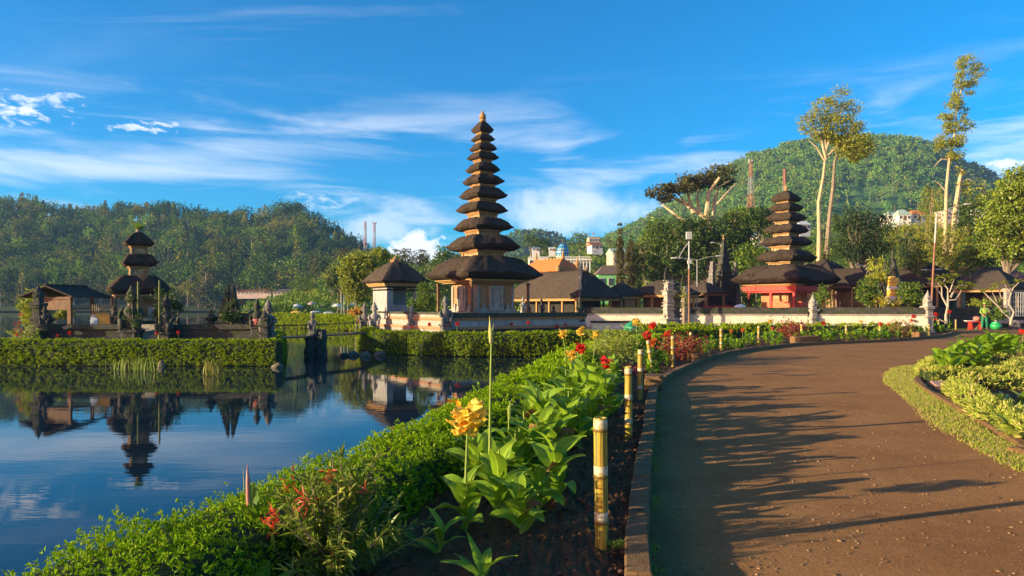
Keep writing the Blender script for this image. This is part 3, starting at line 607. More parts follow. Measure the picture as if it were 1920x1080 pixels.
# --- grey plaster kiosk with thatched roof
CK = P(741, 590, 38.0); kz = .95; k = thing('kiosk', 'grey plastered drum tower kiosk under a mossy thatched roof at the island tip', 'kiosk', (CK.x, 38.0, kz), R35)
a = 69/F*38/1.39; m = MB(); zt = zpix(527, 38)-kz; thatch(m, a, a, zt-.16, zt, zpix(490, 38)-zpix(527, 38), top=.08, seed=20)
rf = m.build('thatched_roof', M_thatch2, k); m = MB(); cornice(m, a*.82, a*.82, zt-.32, zt-.15, 3, flare=.08); m.build('cornice', M_gold, rf)
m = MB(); zt2 = zpix(492, 38)-kz; m.lathe([(.22, zt2-.1), (.3, zt2), (.2, zt2+.06), (.26, zt2+.12), (.1, zt2+.2), (.04, zt2+.34)], n=8)
for q in range(4): m.box(.25*math.cos(q*1.57+.78), .25*math.sin(q*1.57+.78), zt2+.06, .08, .08, .2, rz=.78)
m.build('finial', M_gold, rf)
m = MB(); zb = zpix(590, 38)-kz; zc = zt-.3; w = .92
m.bb(-w, -.55, -w, w, zb, zc); m.bb(-.55, w, .5, w, zb, zc)                        # left wall, back wall
m.bb(.72, w, -w, -.72, zb+.2, zc); m.bb(-.55, w, -w, .5, zb, zb+.55); m.bb(-w-.04, w+.04, -w-.04, w+.04, zb-.2, zb+.02)
m.build('plaster_wall', M_plaster, k)
m = MB(); m.bb(-w-.05, -.5, -w-.05, w+.05, zb+1.32, zb+1.40); m.bb(-.5, w+.05, -w-.05, -w+.08, zb+1.32, zb+1.40); m.bb(-w-.06, w+.06, -w-.06, w+.06, zc-.1, zc-.02); m.build('wooden_rail', M_dark, k)
# --- seven-tier tower with red base on the mainland
Y7 = 52.0; C7 = P(1474, 590, Y7); z7 = .85
T7 = [(28.3, 372, 357, 379), (30.2, 390, 382, 397), (35.5, 408, 400, 416), (42, 431.5, 421, 438), (47, 455, 444.6, 462), (57, 482, 469.7, 491), (96, 525, 498, 534)]
t7 = tiered('temple_tower', 'seven tier thatched shrine tower with a bright red pavilion base', (C7.x, Y7, z7), T7, Y7, M_carve, seed=40, finial=.75)
zc = zpix(538, Y7)-z7; m = MB(); m.box(0, 0, zc-.16, 4.5, 4.5, .34); m.box(0, 0, zc-.4, 4.2, 4.2, .14); m.build('red_beam', M_red, t7)
for sx in (-1, 1):
    for sy in (-1, 0, 1):
        if sx == 1 and sy == 0: continue
        m = MB(); m.box(sx*1.9, sy*1.9, (zc-.4)/2-.3, .17, .17, zc+.2); m.box(sx*1.9, sy*1.9, -.1, .3, .3, .3); m.build('red_post', M_red, t7)
m = MB(); m.box(0, 0, .05, 3.9, 3.9, .5); m.box(0, 0, -.4, 4.6, 4.6, .5); m.build('plinth', M_red, t7)
m = MB(); m.box(.2, .3, 1.1, 2.5, 2.3, zc-.1); m.build('shrine_chamber', M_brick, t7)
M_salm = mk('salmon_cloth', (.62, .12, .05), (.75, .22, .1), 5)
m = MB(); m.box(-1.4, -.6, .62, 1.0, 1.9, .75); m.build('altar_panel', M_salm, t7); m = MB(); m.box(.4, -1.55, .62, 2.2, .3, .75); m.build('altar_panel', M_salm, t7)
m = MB(); m.box(-1.06, -.2, 1.45, .08, 1.0, .6); m.build('gold_screen', M_carve, t7); m = MB(); m.box(.0, -.9, 1.5, .9, .08, .7); m.build('gold_screen', M_carve, t7)
# --- small three-tier shrine on the left island
Y3 = 30.5; C3 = P(260, 640, Y3); T3 = [(33.5, 456, 434, 462), (39, 493, 477, 500), (69, 543, 517, 553)]
t3 = tiered('temple_shrine', 'small three tier thatched shrine with a green plant sprouting from its top', (C3.x, Y3, .5), T3, Y3, M_carve, seed=60)
z5 = zpix(556, Y3)-.5
m = MB(); m.box(0.25, .25, z5/2+.25, 1.2, 1.2, z5-.5); m.build('shrine_chamber', M_brick, t3)
for sx in (-1, 0, 1):
    for sy in (-1, 1): m = MB(); m.box(sx*.95, sy*.95, z5/2, .09, .09, z5+.05); m.box(sx*.95, sy*.95, .15, .18, .18, .3); m.build('post', M_wood, t3)
m = MB(); m.box(0, 0, .05, 2.6, 2.6, .3); m.box(0, 0, .28, 2.2, 2.2, .16); m.box(0, 0, -.3, 3, 3, .5); m.build('plinth', M_stone_dk, t3)
for bx in ((-.5, -1.0, .5, .06), (.5, -1.0, .5, .06), (-1.0, 0, .06, 1.2)): m = MB(); m.box(bx[0], bx[1], .72, bx[2], bx[3], .55); m.build('low_screen', M_stone_lt, t3)
m = MB(); zz = zpix(434, Y3)-.5; m.tube([(0, 0, zz-.1), (0, 0, zz+.14)], [.13, .10], 8); m.build('roof_stump', M_bark, t3)
m = MB(); rg = np.random.default_rng(5)
for i in range(70): m.blade((rg.normal(0, .05), rg.normal(0, .05), zz+rg.uniform(-.02, .16)), rg.uniform(0, 6.3), rg.uniform(.22, .48), .075, rg.uniform(.7, 1.5), rg.uniform(-.4, .7), 4, seed=i)
M_fern = leafm('fern_leaf', (.20, .34, .03), (.36, .50, .05), .4, .5); m.build('roof_plant', M_fern, t3)

# --- thatched halls
def hall(label, cx, Y, a, b, y_eave, y_ridge, topx, topy, z0=.3, trim=M_gold, roofm=M_thatch2, rot=R35, posts=(4, 2), seed=70, wall=None, name='thatched_hall', under=.14, trimh=.16):
    C = P(cx, 580, Y); root = thing(name, label, 'hall', (C.x, Y, z0), rot)
    zt = zpix(y_eave, Y)-z0; h = zpix(y_ridge, Y)-zpix(y_eave, Y); m = MB()
    pr = [(a*.9, b*.9, zt-under-.02, 40), (a*.97, b*.97, zt-under, 40), (a, b, zt, 30)]
    for t, q in ((.9, .12), (.7, .34), (.5, .56), (.3, .77), (.12, .94), (.04, .99), (0, 1.0)): pr.append((topx+(a-topx)*t, topy+(b-topy)*t, zt+h*q, 20 if t > .1 else 10))
    m.loft(pr, 20, jit=.35, seed=seed); rf = m.build('thatched_roof', roofm, root); carve(rf.data, .045, 1.2, seed)
    m = MB(); m.box(0, 0, zt-under-trimh/2, 2*a*.93, 2*b*.93, trimh); m.box(0, 0, zt-under-.02, 2*a*.965, 2*b*.965, .04); m.build('eave_trim', trim, rf)
    for i in range(posts[0]):
        for j in range(posts[1]):
            x = -a*.8+1.6*a*i/(posts[0]-1); y = -b*.8+1.6*b*j/(posts[1]-1)
            m = MB(); zz = zt-under-trimh; m.box(x, y, zz/2, .13, .13, zz+.02); m.box(x, y, .12, .24, .24, .24); m.build('post', M_gold, root)
    m = MB(); m.box(0, 0, -.1, 2*a*.9, 2*b*.9, .5); m.build('floor_plinth', M_stone_lt, root)
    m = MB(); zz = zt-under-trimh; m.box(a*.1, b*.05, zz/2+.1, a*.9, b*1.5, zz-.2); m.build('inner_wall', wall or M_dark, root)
    return root
# local x axis = across the narrow face seen on the right, local y = the long side seen on the left
hl = hall('long thatched hall with orange trim directly behind the eleven tier tower', 1050, 50.0, 1.95, 4.6, 557, 509, .1, 2.6, .55, posts=(2, 6), seed=71)
hall('small square thatched pavilion just right of the long hall', 1165, 50.0, 1.15, 1.15, 553, 531, .08, .08, .6, posts=(2, 2), seed=73, wall=M_brick)
hall('thatched pavilion with orange trim left of the carved split gate', 1246, 50, 1.6, 2.0, 550, 525, .1, .5, .6, posts=(2, 3), seed=74, wall=M_wood)
hall('low thatched pavilion between street lamp and tall stone gate', 1317, 54, 1.3, 1.5, 548, 530, .1, .4, .6, posts=(2, 2), seed=75, trim=M_wood)
hall('dark thatched roof rising right behind the seven tier tower', 1545, 60, 2.6, 2.6, 527, 488, .2, .2, .6, posts=(2, 2), seed=76, roofm=M_thatch, trim=M_wood)
hall('long dark thatched hall with brown wooden walls right of the red shrine', 1596, 57, 2.0, 3.6, 534, 503, .1, 1.6, .6, posts=(2, 4), seed=77, roofm=M_thatch, wall=M_wood, trim=M_wood)
hall('dark thatched roof behind the yellow draped statue', 1722, 58, 2.7, 3.0, 534, 492, .2, .5, .6, posts=(2, 3), seed=78, roofm=M_thatch, trim=M_wood)
hall('thatched open pavilion under the tiled roof at far right', 1862, 53, 2.3, 2.0, 541, 508, .15, .4, .5, posts=(3, 2), seed=79, roofm=M_thatch2)
# left island open pavilion with thin sheet roof
CB = P(131, 610, 28.6); pv = thing('pavilion', 'small open wooden pavilion with low pitched dark roof on the left island', 'pavilion', (CB.x, 28.6, .45), math.radians(-8))
zt = zpix(556, 28.6)-.45; zr = zpix(536, 28.6)-.45; A = 1.22
m = MB()
for s in (-1, 1):
    m.add([(-.16, -1.1, zr), (-.16, 1.1, zr), (s*A-.16, 1.1, zt), (s*A-.16, -1.1, zt), (-.16, -1.1, zr-.06), (-.16, 1.1, zr-.06), (s*A-.16, 1.1, zt-.06), (s*A-.16, -1.1, zt-.06)], [(0, 1, 2, 3), (7, 6, 5, 4), (0, 3, 7, 4), (1, 5, 6, 2), (2, 6, 7, 3)])
m.box(-.16, 0, zr+.02, .14, 2.24, .06); m.build('roof', M_thatch2, pv)
for x in (-.55, .55):
    for y in (-.6, .6): m = MB(); m.box(x, y, zt/2+.05, .1, .1, zt+.2); m.box(x, y, .1, .16, .16, .2); m.build('post', M_wood, pv)
m = MB(); m.bb(-.62, .62, -.68, .68, zt-.55, zt-.48); m.bb(-.60, .60, -.66, -.6, zt-.48, zt-.12); m.bb(-.66, -.6, -.66, .66, zt-.48, zt-.12); m.bb(-.62, .62, -.70, -.56, zt-.12, zt-.02); m.build('loft_box', M_wood, pv)
m = MB(); m.bb(-.75, .75, -.8, .8, -.4, .08); m.build('plinth', M_stone_dk, pv)

# ---------------------------------------------------------------- compound walls
def wall_run(name, label, p0, p1, segs, th=.5, cat='wall', posts=0):
    """segs: list of (z0, z1, overhang, material, part name) from the ground up"""
    p0, p1 = np.array(p0), np.array(p1); L = np.linalg.norm(p1-p0); an = math.atan2(*(p1-p0)[::-1])
    r = thing(name, label, cat, (p0[0], p0[1], 0), an)
    for z0, z1, ov, mt, nm in segs:
        m = MB(); n = max(2, int(L/.8)); rg = np.random.default_rng(int(L*10+z0*100)); h = rg.normal(0, .008 if 'cap' in nm else 0, n+1)
        V = []
        for i in range(n+1):
            x = L*i/n; V += [(x, -ov, z0), (x, -ov, z1+h[i]), (x, th+ov, z1+h[i]), (x, th+ov, z0)]
        f = [(i*4+k, (i+1)*4+k, (i+1)*4+(k+1) % 4, i*4+(k+1) % 4) for i in range(n) for k in range(4)]+[(0, 1, 2, 3), (n*4+3, n*4+2, n*4+1, n*4)]
        m.add(V, f); m.build(nm, mt, r)
    return r
CC = np.array((-3.0, 31.5)); LE = np.array((-7.67, 38.2)); RE = np.array((3.9, 36.3))
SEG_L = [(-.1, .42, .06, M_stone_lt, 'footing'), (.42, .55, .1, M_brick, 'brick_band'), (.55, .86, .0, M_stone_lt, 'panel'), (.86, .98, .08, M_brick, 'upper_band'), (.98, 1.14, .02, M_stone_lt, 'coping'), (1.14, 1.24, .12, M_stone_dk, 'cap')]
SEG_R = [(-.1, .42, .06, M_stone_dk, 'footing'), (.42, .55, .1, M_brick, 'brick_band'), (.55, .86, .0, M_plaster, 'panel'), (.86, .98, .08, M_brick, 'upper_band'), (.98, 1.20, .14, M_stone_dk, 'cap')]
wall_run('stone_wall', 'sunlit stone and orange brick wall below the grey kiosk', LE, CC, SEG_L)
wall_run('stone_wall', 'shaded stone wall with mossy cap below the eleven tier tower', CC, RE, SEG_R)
WALL_W = [(-.1, .3, .05, M_stone_lt, 'footing'), (.3, 1.0, .0, M_white, 'white_panel'), (1.0, 1.09, .05, M_stone_lt, 'ledge'), (1.09, 1.44, .09, M_stone_dk, 'cap')]
wA = P(1098, 600, 40.6); wB = P(1262, 600, 39.8); wC = P(1302, 600, 39.6); wD = P(1524, 600, 38.6); wE = P(1745, 600, 37.5)
wall_run('compound_wall', 'long white compound wall left of the split gate', (wA.x, 40.6), (wB.x-.3, 39.8), WALL_W)
wall_run('compound_wall', 'long white compound wall below the red shrine', (wC.x-.4, 39.6), (wD.x-.3, 38.6), WALL_W)
wall_run('compound_wall', 'long white compound wall below the yellow draped statue', (wD.x+.3, 38.55), (wE.x, 37.5), WALL_W)
LW = P(1110, 600, 36.4); wall_run('garden_wall', 'low white garden wall behind the frog statue', (LW.x, 36.4), (P(1200, 600, 36.8).x, 36.8), [(-.1, .62, 0, M_white, 'panel'), (.62, .74, .05, M_stone_dk, 'cap')], .3)
wF = P(1925, 600, 47.5); wall_run('compound_wall', 'dark shaded wall behind the street sweeper', (wE.x+2.6, 46.5), (wF.x+3, 48.5), [(-.1, 1.2, 0, M_stone_dk, 'panel'), (1.2, 1.42, .08, M_stone_dk, 'cap')])
# left island wall
IW = [(-.1, .3, .08, M_stone_dk, 'footing'), (.3, .62, 0, M_stone_dk, 'panel'), (.62, .80, .12, M_stone_dk, 'cap')]
def px2(x, Y): return ((x-960)/F*Y, Y)
wall_run('stone_wall', 'dark mossy wall of the left island beside the open pavilion', px2(78, 27.0), px2(232, 27.0), IW)
wall_run('stone_wall', 'dark mossy wall of the left island toward the footbridge', px2(318, 27.0), px2(500, 27.0), IW)

# ---------------------------------------------------------------- carved stone pieces
def carved_post(label, loc, H, w, mat=M_stone, rz=R35, name='carved_post', cat='stone post', seed=1, cap=True):
    r = thing(name, label, cat, loc, rz); m = MB(); rg = np.random.default_rng(seed)
    z = 0; lay = [(1.25, .08), (1.05, .06), (.85, .30), (1.0, .04), (1.15, .05), (.8, .18), (1.05, .05), (1.2, .05), (.7, .12)]
    t = sum(h for _, h in lay)
    for s, h in lay:
        hh = h/t*H; m.loft([(w/2*s*.94, w/2*s*.94, z, 12), (w/2*s, w/2*s, z+hh*.2, 12), (w/2*s, w/2*s, z+hh*.8, 12), (w/2*s*.92, w/2*s*.92, z+hh, 12)], 5); z += hh
    o = m.build('shaft', mat, r); carve(o.data, w*.05, 1/w*1.2, seed)
    if cap:
        m = MB(); m.lathe([(w*.42, H-.02), (w*.5, H+w*.2), (w*.3, H+w*.35), (w*.36, H+w*.5), (w*.22, H+w*.75), (w*.1, H+w*1.0), (w*.03, H+w*1.25)], n=10)
        for q in range(4): m.box(w*.4*math.cos(q*1.57+.78), w*.4*math.sin(q*1.57+.78), H+w*.22, w*.18, w*.18, w*.5, rz=.78, tx=.3)
        o = m.build('crown', mat, r); carve(o.data, w*.05, 1/w*1.3, seed+1)
    return r
def guardian(label, loc, H, mat=M_stone_dk, rz=0, seed=1, club=True, name='guardian_statue', cat='statue', sash=None):
    """squat temple guardian: pedestal, seated body with belly, head with crown, bent arms"""
    r = thing(name, label, cat, loc, rz); r.scale = (.74, .74, 1); s = H; m = MB()
    m.loft([(.22*s, .2*s, 0, 8), (.23*s, .21*s, .05*s, 8), (.18*s, .16*s, .08*s, 8), (.18*s, .16*s, .2*s, 8), (.23*s, .21*s, .22*s, 8), (.22*s, .2*s, .26*s, 8)], 5)
    o = m.build('pedestal', mat, r); carve(o.data, .012*s, 3/s, seed)
    m = MB()
    m.lathe([(.02*s, .26*s), (.17*s, .28*s), (.19*s, .36*s), (.15*s, .42*s), (.16*s, .50*s), (.17*s, .58*s), (.12*s, .64*s), (.06*s, .67*s), (.07*s, .70*s), (.10*s, .74*s), (.105*s, .79*s), (.09*s, .84*s), (.11*s, .86*s), (.08*s, .90*s), (.05*s, .95*s), (.02*s, 1.0*s)], n=14, sy=.85)
    for k in (-1, 1):
        m.tube([(k*.14*s, 0, .60*s), (k*.23*s, -.03*s, .52*s), (k*.20*s, -.14*s, .46*s)], [.055*s, .05*s, .04*s], 7)
        m.tube([(k*.08*s, 0, .33*s), (k*.17*s, -.17*s, .38*s), (k*.14*s, -.18*s, .27*s)], [.085*s, .075*s, .05*s], 7)
        m.lathe([(.01*s, .735*s), (.035*s, .75*s), (.03*s, .80*s), (.01*s, .83*s)], k*.115*s, 0, 6)
        m.lathe([(.005*s, .775*s), (.022*s, .785*s), (.005*s, .80*s)], k*.04*s, -.085*s, 6)
    m.box(0, -.1*s, .765*s, .035*s, .05*s, .04*s)
    if False: m.tube([(-.2*s, -.17*s, .40*s), (-.21*s, -.15*s, .62*s), (-.22*s, -.12*s, .80*s)], [.02*s, .035*s, .05*s], 7)
    o = m.build('figure', mat, r, smooth=True); carve(o.data, .010*s, 4/s, seed+3)
    if sash:
        m = MB(); m.lathe([(.20*s, .30*s), (.205*s, .38*s), (.18*s, .46*s), (.17*s, .47*s)], n=16, sy=.9); m.build('cloth', sash, r, smooth=True)
    return r
def lotus(label, loc, H, mat=M_stone_dk, seed=1, name='stone_urn', group=None, moss=True):
    r = thing(name, label, 'stone urn', loc, 0, group); m = MB(); s = H
    m.lathe([(.30*s, 0), (.32*s, .08*s), (.18*s, .14*s), (.18*s, .2*s), (.36*s, .32*s), (.46*s, .46*s), (.40*s, .52*s), (.26*s, .56*s), (.22*s, .66*s), (.14*s, .74*s), (.12*s, .84*s), (.04*s, 1.0*s)], n=14)
    o = m.build('urn_body', mat, r); carve(o.data, .03*s, 2/s, seed)
    if moss:
        m = MB(); rg = np.random.default_rng(seed); crown(m, [(0, 0, .55*s, .36*s, .36*s, .22*s)], 160, .08*s, rg); m.build('moss', M_fern, r)
    return r
zi = 0.0
carved_post('slender carved corner post left of the island pavilion', (*px2(72, 26.8), 0), 1.9, .42, M_stone_dk, 0, seed=4)
guardian('mossy squatting guardian left of the island pavilion', (*px2(84, 26.5), .55), 1.0, M_stone_dk, .3, 5, False)
guardian('tall mossy guardian statue in front of the three tier shrine, left of its steps', (*px2(247, 26.5), 0), 2.35, M_stone_dk, .1, 6)
guardian('dark guardian statue in front of the three tier shrine, right of its steps', (*px2(312, 26.6), 0), 2.0, M_stone_dk, -.1, 7)
guardian('small guardian figure on the wall left of the shrine', (*px2(214, 27.3), .75), .85, M_stone_dk, .2, 8, False)
guardian('low crouching stone creature on the wall right of the shrine', (*px2(334, 27.3), .7), .6, M_stone_dk, -.5, 9, False)
m = MB()
M_moss_post = mk('mossy_pole', (.16, .17, .04), (.28, .26, .08), 12)
for i, (x, yt, lb) in enumerate(((259, 528, 'thin mossy pole before the left half of the shrine'), (299, 526, 'thin mossy pole before the right half of the shrine'))):
    m = MB(); Y = 26.4; X = px2(x, Y)[0]; m.tube([(0, 0, 0), (0, 0, zpix(yt, Y))], [.045, .035], 8); m.box(0, 0, .1, .14, .14, .2); tag(m.build('pole', M_moss_post, loc=(X, Y, 0)), lb, 'pole')
st = thing('stone_steps', 'pale stone steps leading up to the three tier shrine', 'steps', (*px2(275, 26.6), 0))
for i in range(4): m = MB(); m.box(0, i*.24, .1+i*.1, 1.05, .26, .2+i*.2); m.build('step', M_stone_lt, st)
lotus('mossy stone urn on the island wall, the first one right of the shrine', (*px2(396, 27.3), .78), .62, seed=11)
lotus('mossy stone urn on the island wall beside the twin spires', (*px2(470, 27.3), .78), .66, seed=12)
lotus('mossy stone urn near the left end of the island wall', (*px2(92, 27.3), .78), .5, seed=13)
# dark twin spires (split gate) on the left island
def split_half(mb, w, d, H, s, steps=6):
    for i in range(steps):
        t0, t1 = i/steps, (i+1)/steps; ww = w*(1-t0)**1.1+.05*w
        mb.box(s*ww/2, 0, H*(t0+t1)/2, ww, d*(1-t0*.6), H/steps*1.04, tx=.9)
        mb.box(s*(ww+.02)/2, 0, H*t0+.03, ww*1.15, d*(1.1-t0*.6), .06)
        mb.box(s*ww*1.02, 0, H*t0+H/steps*.6, w*.14, d*.4, H/steps*.9, tx=.2)
    mb.box(s*.06*w, 0, H*1.02, w*.1, d*.25, H*.12, tx=.2)
def split_gate(label, loc, w, d, H, gap, rz, mat, seed=1, cat='gate'):
    r = thing('split_gate', label, cat, loc, rz)
    for s in (-1, 1):
        m = MB(); split_half(m, w, d, H, s); m.V = [v+np.array([s*gap/2, 0, 0]) for v in m.V]; o = m.build('gate_half', mat, r); carve(o.data, w*.04, 2.5/w, seed+s)
    return r
split_gate('dark mossy twin spired gate on the left island wall', (*px2(432, 27.3), .6), .45, .5, 1.75, .10, .2, M_stone_dk, 15)
M_redcloth = mk('red_checked_cloth', (.35, .03, .02), (.5, .25, .2), 20)
guardian('stone guardian with red cloth at the bridge end of the left island', (*px2(482, 26.6), .35), 1.45, M_stone_dk, 0, 16, sash=M_redcloth)
guardian('tall grey guardian statue at the bridge end of the left island', (*px2(503, 26.4), .05), 1.75, M_stone, 0, 17)
carved_post('short carved post at the bridge landing of the left island', (*px2(497, 26.0), 0), .95, .4, M_stone_dk, 0, seed=18)
# yellow draped altar with picket rail
M_yel = mk('yellow_cloth', (.68, .36, .04), (.82, .52, .10), 4, .7, .6, 12)
M_wht = mk('white_cloth', (.66, .66, .66), (.8, .8, .78), 5, .7, .4, 10)
al = thing('altar', 'altar draped in yellow cloth with a bamboo picket rail on top beside the shrine', 'altar', (*px2(206, 28), .5), .1)
m = MB(); m.box(0, 0, .42, .95, .7, .66); m.build('yellow_drape', M_yel, al)
for i in range(13): m = MB(); m.tube([(-.5+i*.08, -.36, .7), (-.5+i*.08+random.uniform(-.01, .01), -.36, 1.12+random.uniform(-.03, .04))], .016, 5); m.build('picket', M_carve, al)
m = MB(); m.box(0, -.335, .82, 1.04, .025, .035); m.box(0, -.335, .98, 1.04, .025, .035); m.build('rail', M_wood, al)
m = MB(); m.add([(-.5, -.38, .72), (-.28, -.38, .5), (-.3, -.4, .2), (-.52, -.42, .16), (-.58, -.40, .45)], [(0, 1, 2, 3, 4)]); m.add([(-.5, -.36, .72), (-.28, -.36, .5), (-.3, -.38, .2), (-.52, -.40, .16), (-.58, -.38, .45)], [(4, 3, 2, 1, 0)]); m.build('white_sash', M_wht, al)
# main island statues
guardian('sunlit guardian statue at the outer corner of the main island wall', (-3.05, 31.35, .25), 1.75, M_stone, .4, 21)
guardian('guardian statue halfway along the sunlit wall under the kiosk', (-5.05, 34.3, .35), 1.25, M_stone_lt, .4, 22)
guardian('guardian statue on the shaded wall between tower and bridge corner', (.55, 34.05, 1.1), .9, M_stone_lt, .4, 23, False)
guardian('small guardian on the shaded wall nearest the long hall, the left one', (1.5, 34.8, 1.1), .85, M_stone_dk, .4, 24, False)
guardian('dark guardian statue at the right end of the shaded wall', (3.6, 36.3, .7), 1.35, M_stone_dk, .4, 25)
guardian('tall weathered statue at the bridge landing, left of the pair', (*px2(684, 36.5), 0), 1.7, M_stone, .2, 26)
guardian('tall weathered statue at the bridge landing, right of the pair', (*px2(702, 36.3), 0), 1.75, M_stone_lt, .2, 27)
for x, Y, H, lb in ((993, 43, .8, 'carved stone statue standing in front of the long hall, leftmost'), (1013, 43, .75, 'carved stone statue standing in front of the long hall, middle'), (1038, 43, .85, 'pale carved statue in front of the long hall, rightmost')):
    guardian(lb, (*px2(x, Y), .55), H+.2, M_stone_dk, .3, int(x), False)
carved_post('carved pale corner post where the two white compound walls meet by the red shrine', (*px2(1524, 38.6), 0), 1.55, .5, M_stone_lt, .2, seed=31)
carved_post('carved pale end post of the white compound wall near the road', (*px2(1739, 37.6), 0), 1.75, .5, M_stone_lt, .2, seed=32)
# split gate (pale) in the white wall
for x, s, lb, H in ((1254, 0, 'carved pale stone gate pillar left of the lamp post with bare spikes on top', 3.0), (1285, 1, 'slim carved stone gate pillar right behind the fern tufts', 2.5)):
    r = thing('gate_pillar', lb, 'gate pillar', (*px2(x, 39.5), 0), .3); m = MB()
    w = .62 if s == 0 else .45; z = 0; rg = np.random.default_rng(x)
    while z < H:
        hh = rg.uniform(.12, .3); ww = w*rg.uniform(.75, 1.2)*(1-.35*z/H); m.box(rg.normal(0, .02), 0, z+hh/2, ww, ww, hh, tx=rg.uniform(.8, 1)); m.box(0, 0, z+hh, ww*1.25, ww*1.2, .05); z += hh
        if rg.random() < .6: m.box(rg.choice([-1, 1])*ww*.6, 0, z-.05, .14, .16, .22, tx=.3)
    o = m.build('shaft', M_stone_lt, r); carve(o.data, .03, 3, x)
    m = MB()
    for k in (-.22, 0, .2): m.tube([(k, 0, H-.05), (k*1.2, 0, H+.3), (k*.6, 0, H+.62+abs(k))], [.1, .06, .02], 6)
    o = m.build('spikes', M_stone_dk, r); carve(o.data, .02, 5, x)
# tall covered gate (kori agung)
kg = thing('temple_gate', 'tall dark tapering stone gate tower with stepped spires behind the lamps', 'gate', (*px2(1357, 56), 0), R35); m = MB()
lv = [(2.0, 1.1, 2.9), (1.75, .95, .35), (1.5, .85, .7), (1.25, .75, .35), (1.05, .65, .6), (.85, .5, .5), (.65, .42, .45), (.45, .32, .45), (.28, .22, .4), (.14, .14, .45)]
z = 0
for w, d, h in lv:
    m.box(0, 0, z+h/2, w, d, h, tx=.93); m.box(0, 0, z+h, w*1.16, d*1.2, .08)
    for sx in (-1, 1):
        for sy in (-1, 1): m.box(sx*w*.56, sy*d*.55, z+h+.14, w*.12, d*.16, .34*min(1, w), tx=.2)
    z += h
o = m.build('gate_tower', M_stone_dk, kg); carve(o.data, .05, 2, 9)
for sx in (-1, 1):
    m = MB(); z = 0
    for w, h in ((.7, 2.4), (.62, .3), (.5, .7), (.4, .3), (.28, .6), (.18, .4), (.08, .4)):
        m.box(sx*1.5, 0, z+h/2, w, .8*w+.2, h, tx=.9); m.box(sx*1.5, 0, z+h, w*1.25, w+.2, .07); z += h
    o = m.build('side_spire', M_stone, kg); carve(o.data, .04, 2, 10+sx)
m = MB(); m.box(0, -.58, .95, .7, .06, 1.9); m.build('door', M_dark, kg)
m = MB(); m.box(-.7, -.6, .7, .5, .04, .28); m.box(.7, -.6, .7, .5, .04, .28); m.build('yellow_band', M_yel, kg)
m = MB(); m.tube([(0, 0, z+1.9), (0, 0, z+2.3)], [.12, .03], 6); m.build('finial', M_gold, kg)
# yellow and white draped shrine statue with dark wings
ds = thing('draped_statue', 'tall statue wrapped in yellow and white cloth with dark jagged wings behind', 'statue', (*px2(1676, 46), .9), .35)
m = MB(); m.box(0, 0, .3, 1.5, 1.3, .7, tx=.85); m.box(0, 0, .72, 1.4, 1.2, .12); m.build('pedestal', M_stone_dk, ds)
m = MB(); m.lathe([(.5, .75), (.42, 1.1), (.35, 1.6), (.3, 2.2), (.36, 2.5), (.2, 2.7), (.22, 2.95), (.26, 3.1), (.16, 3.35), (.06, 3.6)], n=12); o = m.build('figure', M_stone_dk, ds); carve(o.data, .03, 3, 2)
m = MB(); m.lathe([(.52, 1.0), (.50, 1.3), (.44, 1.7), (.36, 2.1), (.37, 2.4), (.3, 2.6)], n=18, mi=0)
m.lathe([(.56, .78), (.62, 1.0), (.56, 1.25), (.5, 1.27)], n=18, mi=1); m.lathe([(.5, 1.72), (.47, 1.9), (.4, 2.0)], n=18, mi=1, cx=.05)
o = m.build('cloth', [M_yel, M_wht], ds, smooth=True); carve(o.data, .05, 2.5, 3)
m = MB()
for i, (x, h) in enumerate(((-.95, 1.5), (-.7, 2.6), (-.4, 3.0), (.35, 3.9), (.6, 3.2), (.85, 2.4), (1.05, 1.5))):
    m.tube([(x*.3, .35, .8), (x*.8, .4, .8+h*.5), (x*1.05, .4, .7+h*.8), (x*.85, .38, .7+h)], [.22, .17, .1, .02], 6)
    for j in range(5): m.box(x*.85, .38, 1+h*.18*j, .24, .1, .12, rz=j, tx=.3)
o = m.build('wings', M_stone_dk, ds); carve(o.data, .04, 3, 5)
m = MB(); m.box(0, -.5, .2, 2.4, .2, .75); m.build('yellow_skirt', M_yel, ds)
# white ceremonial parasol dome
up = thing('ceremonial_umbrella', 'low white fringed ceremonial parasol above the white wall', 'umbrella', (*px2(1388, 46), 1.0)); m = MB(); m.lathe([(.05, .64), (.22, .6), (.37, .5), (.4, .42), (.42, .26), (.4, .26), (.38, .42)], n=20); m.build('canopy', M_wht, up, smooth=True)
m = MB(); m.tube([(0, 0, -1), (0, 0, .8)], [.02, .015], 6); m.build('pole', M_wood, up)
pf = thing('picket_fence', 'low red picket fence between the gate tower and thatched pavilion', 'fence', (*px2(1320, 50), .9))
for i in range(20): m = MB(); m.box(i*.12, 0, .35, .06, .03, .62+.08*math.sin(i)); m.build('picket', M_red, pf)
m = MB(); m.box(1.15, .02, .25, 2.4, .03, .06); m.box(1.15, .02, .5, 2.4, .03, .06); m.build('rail', M_red, pf)
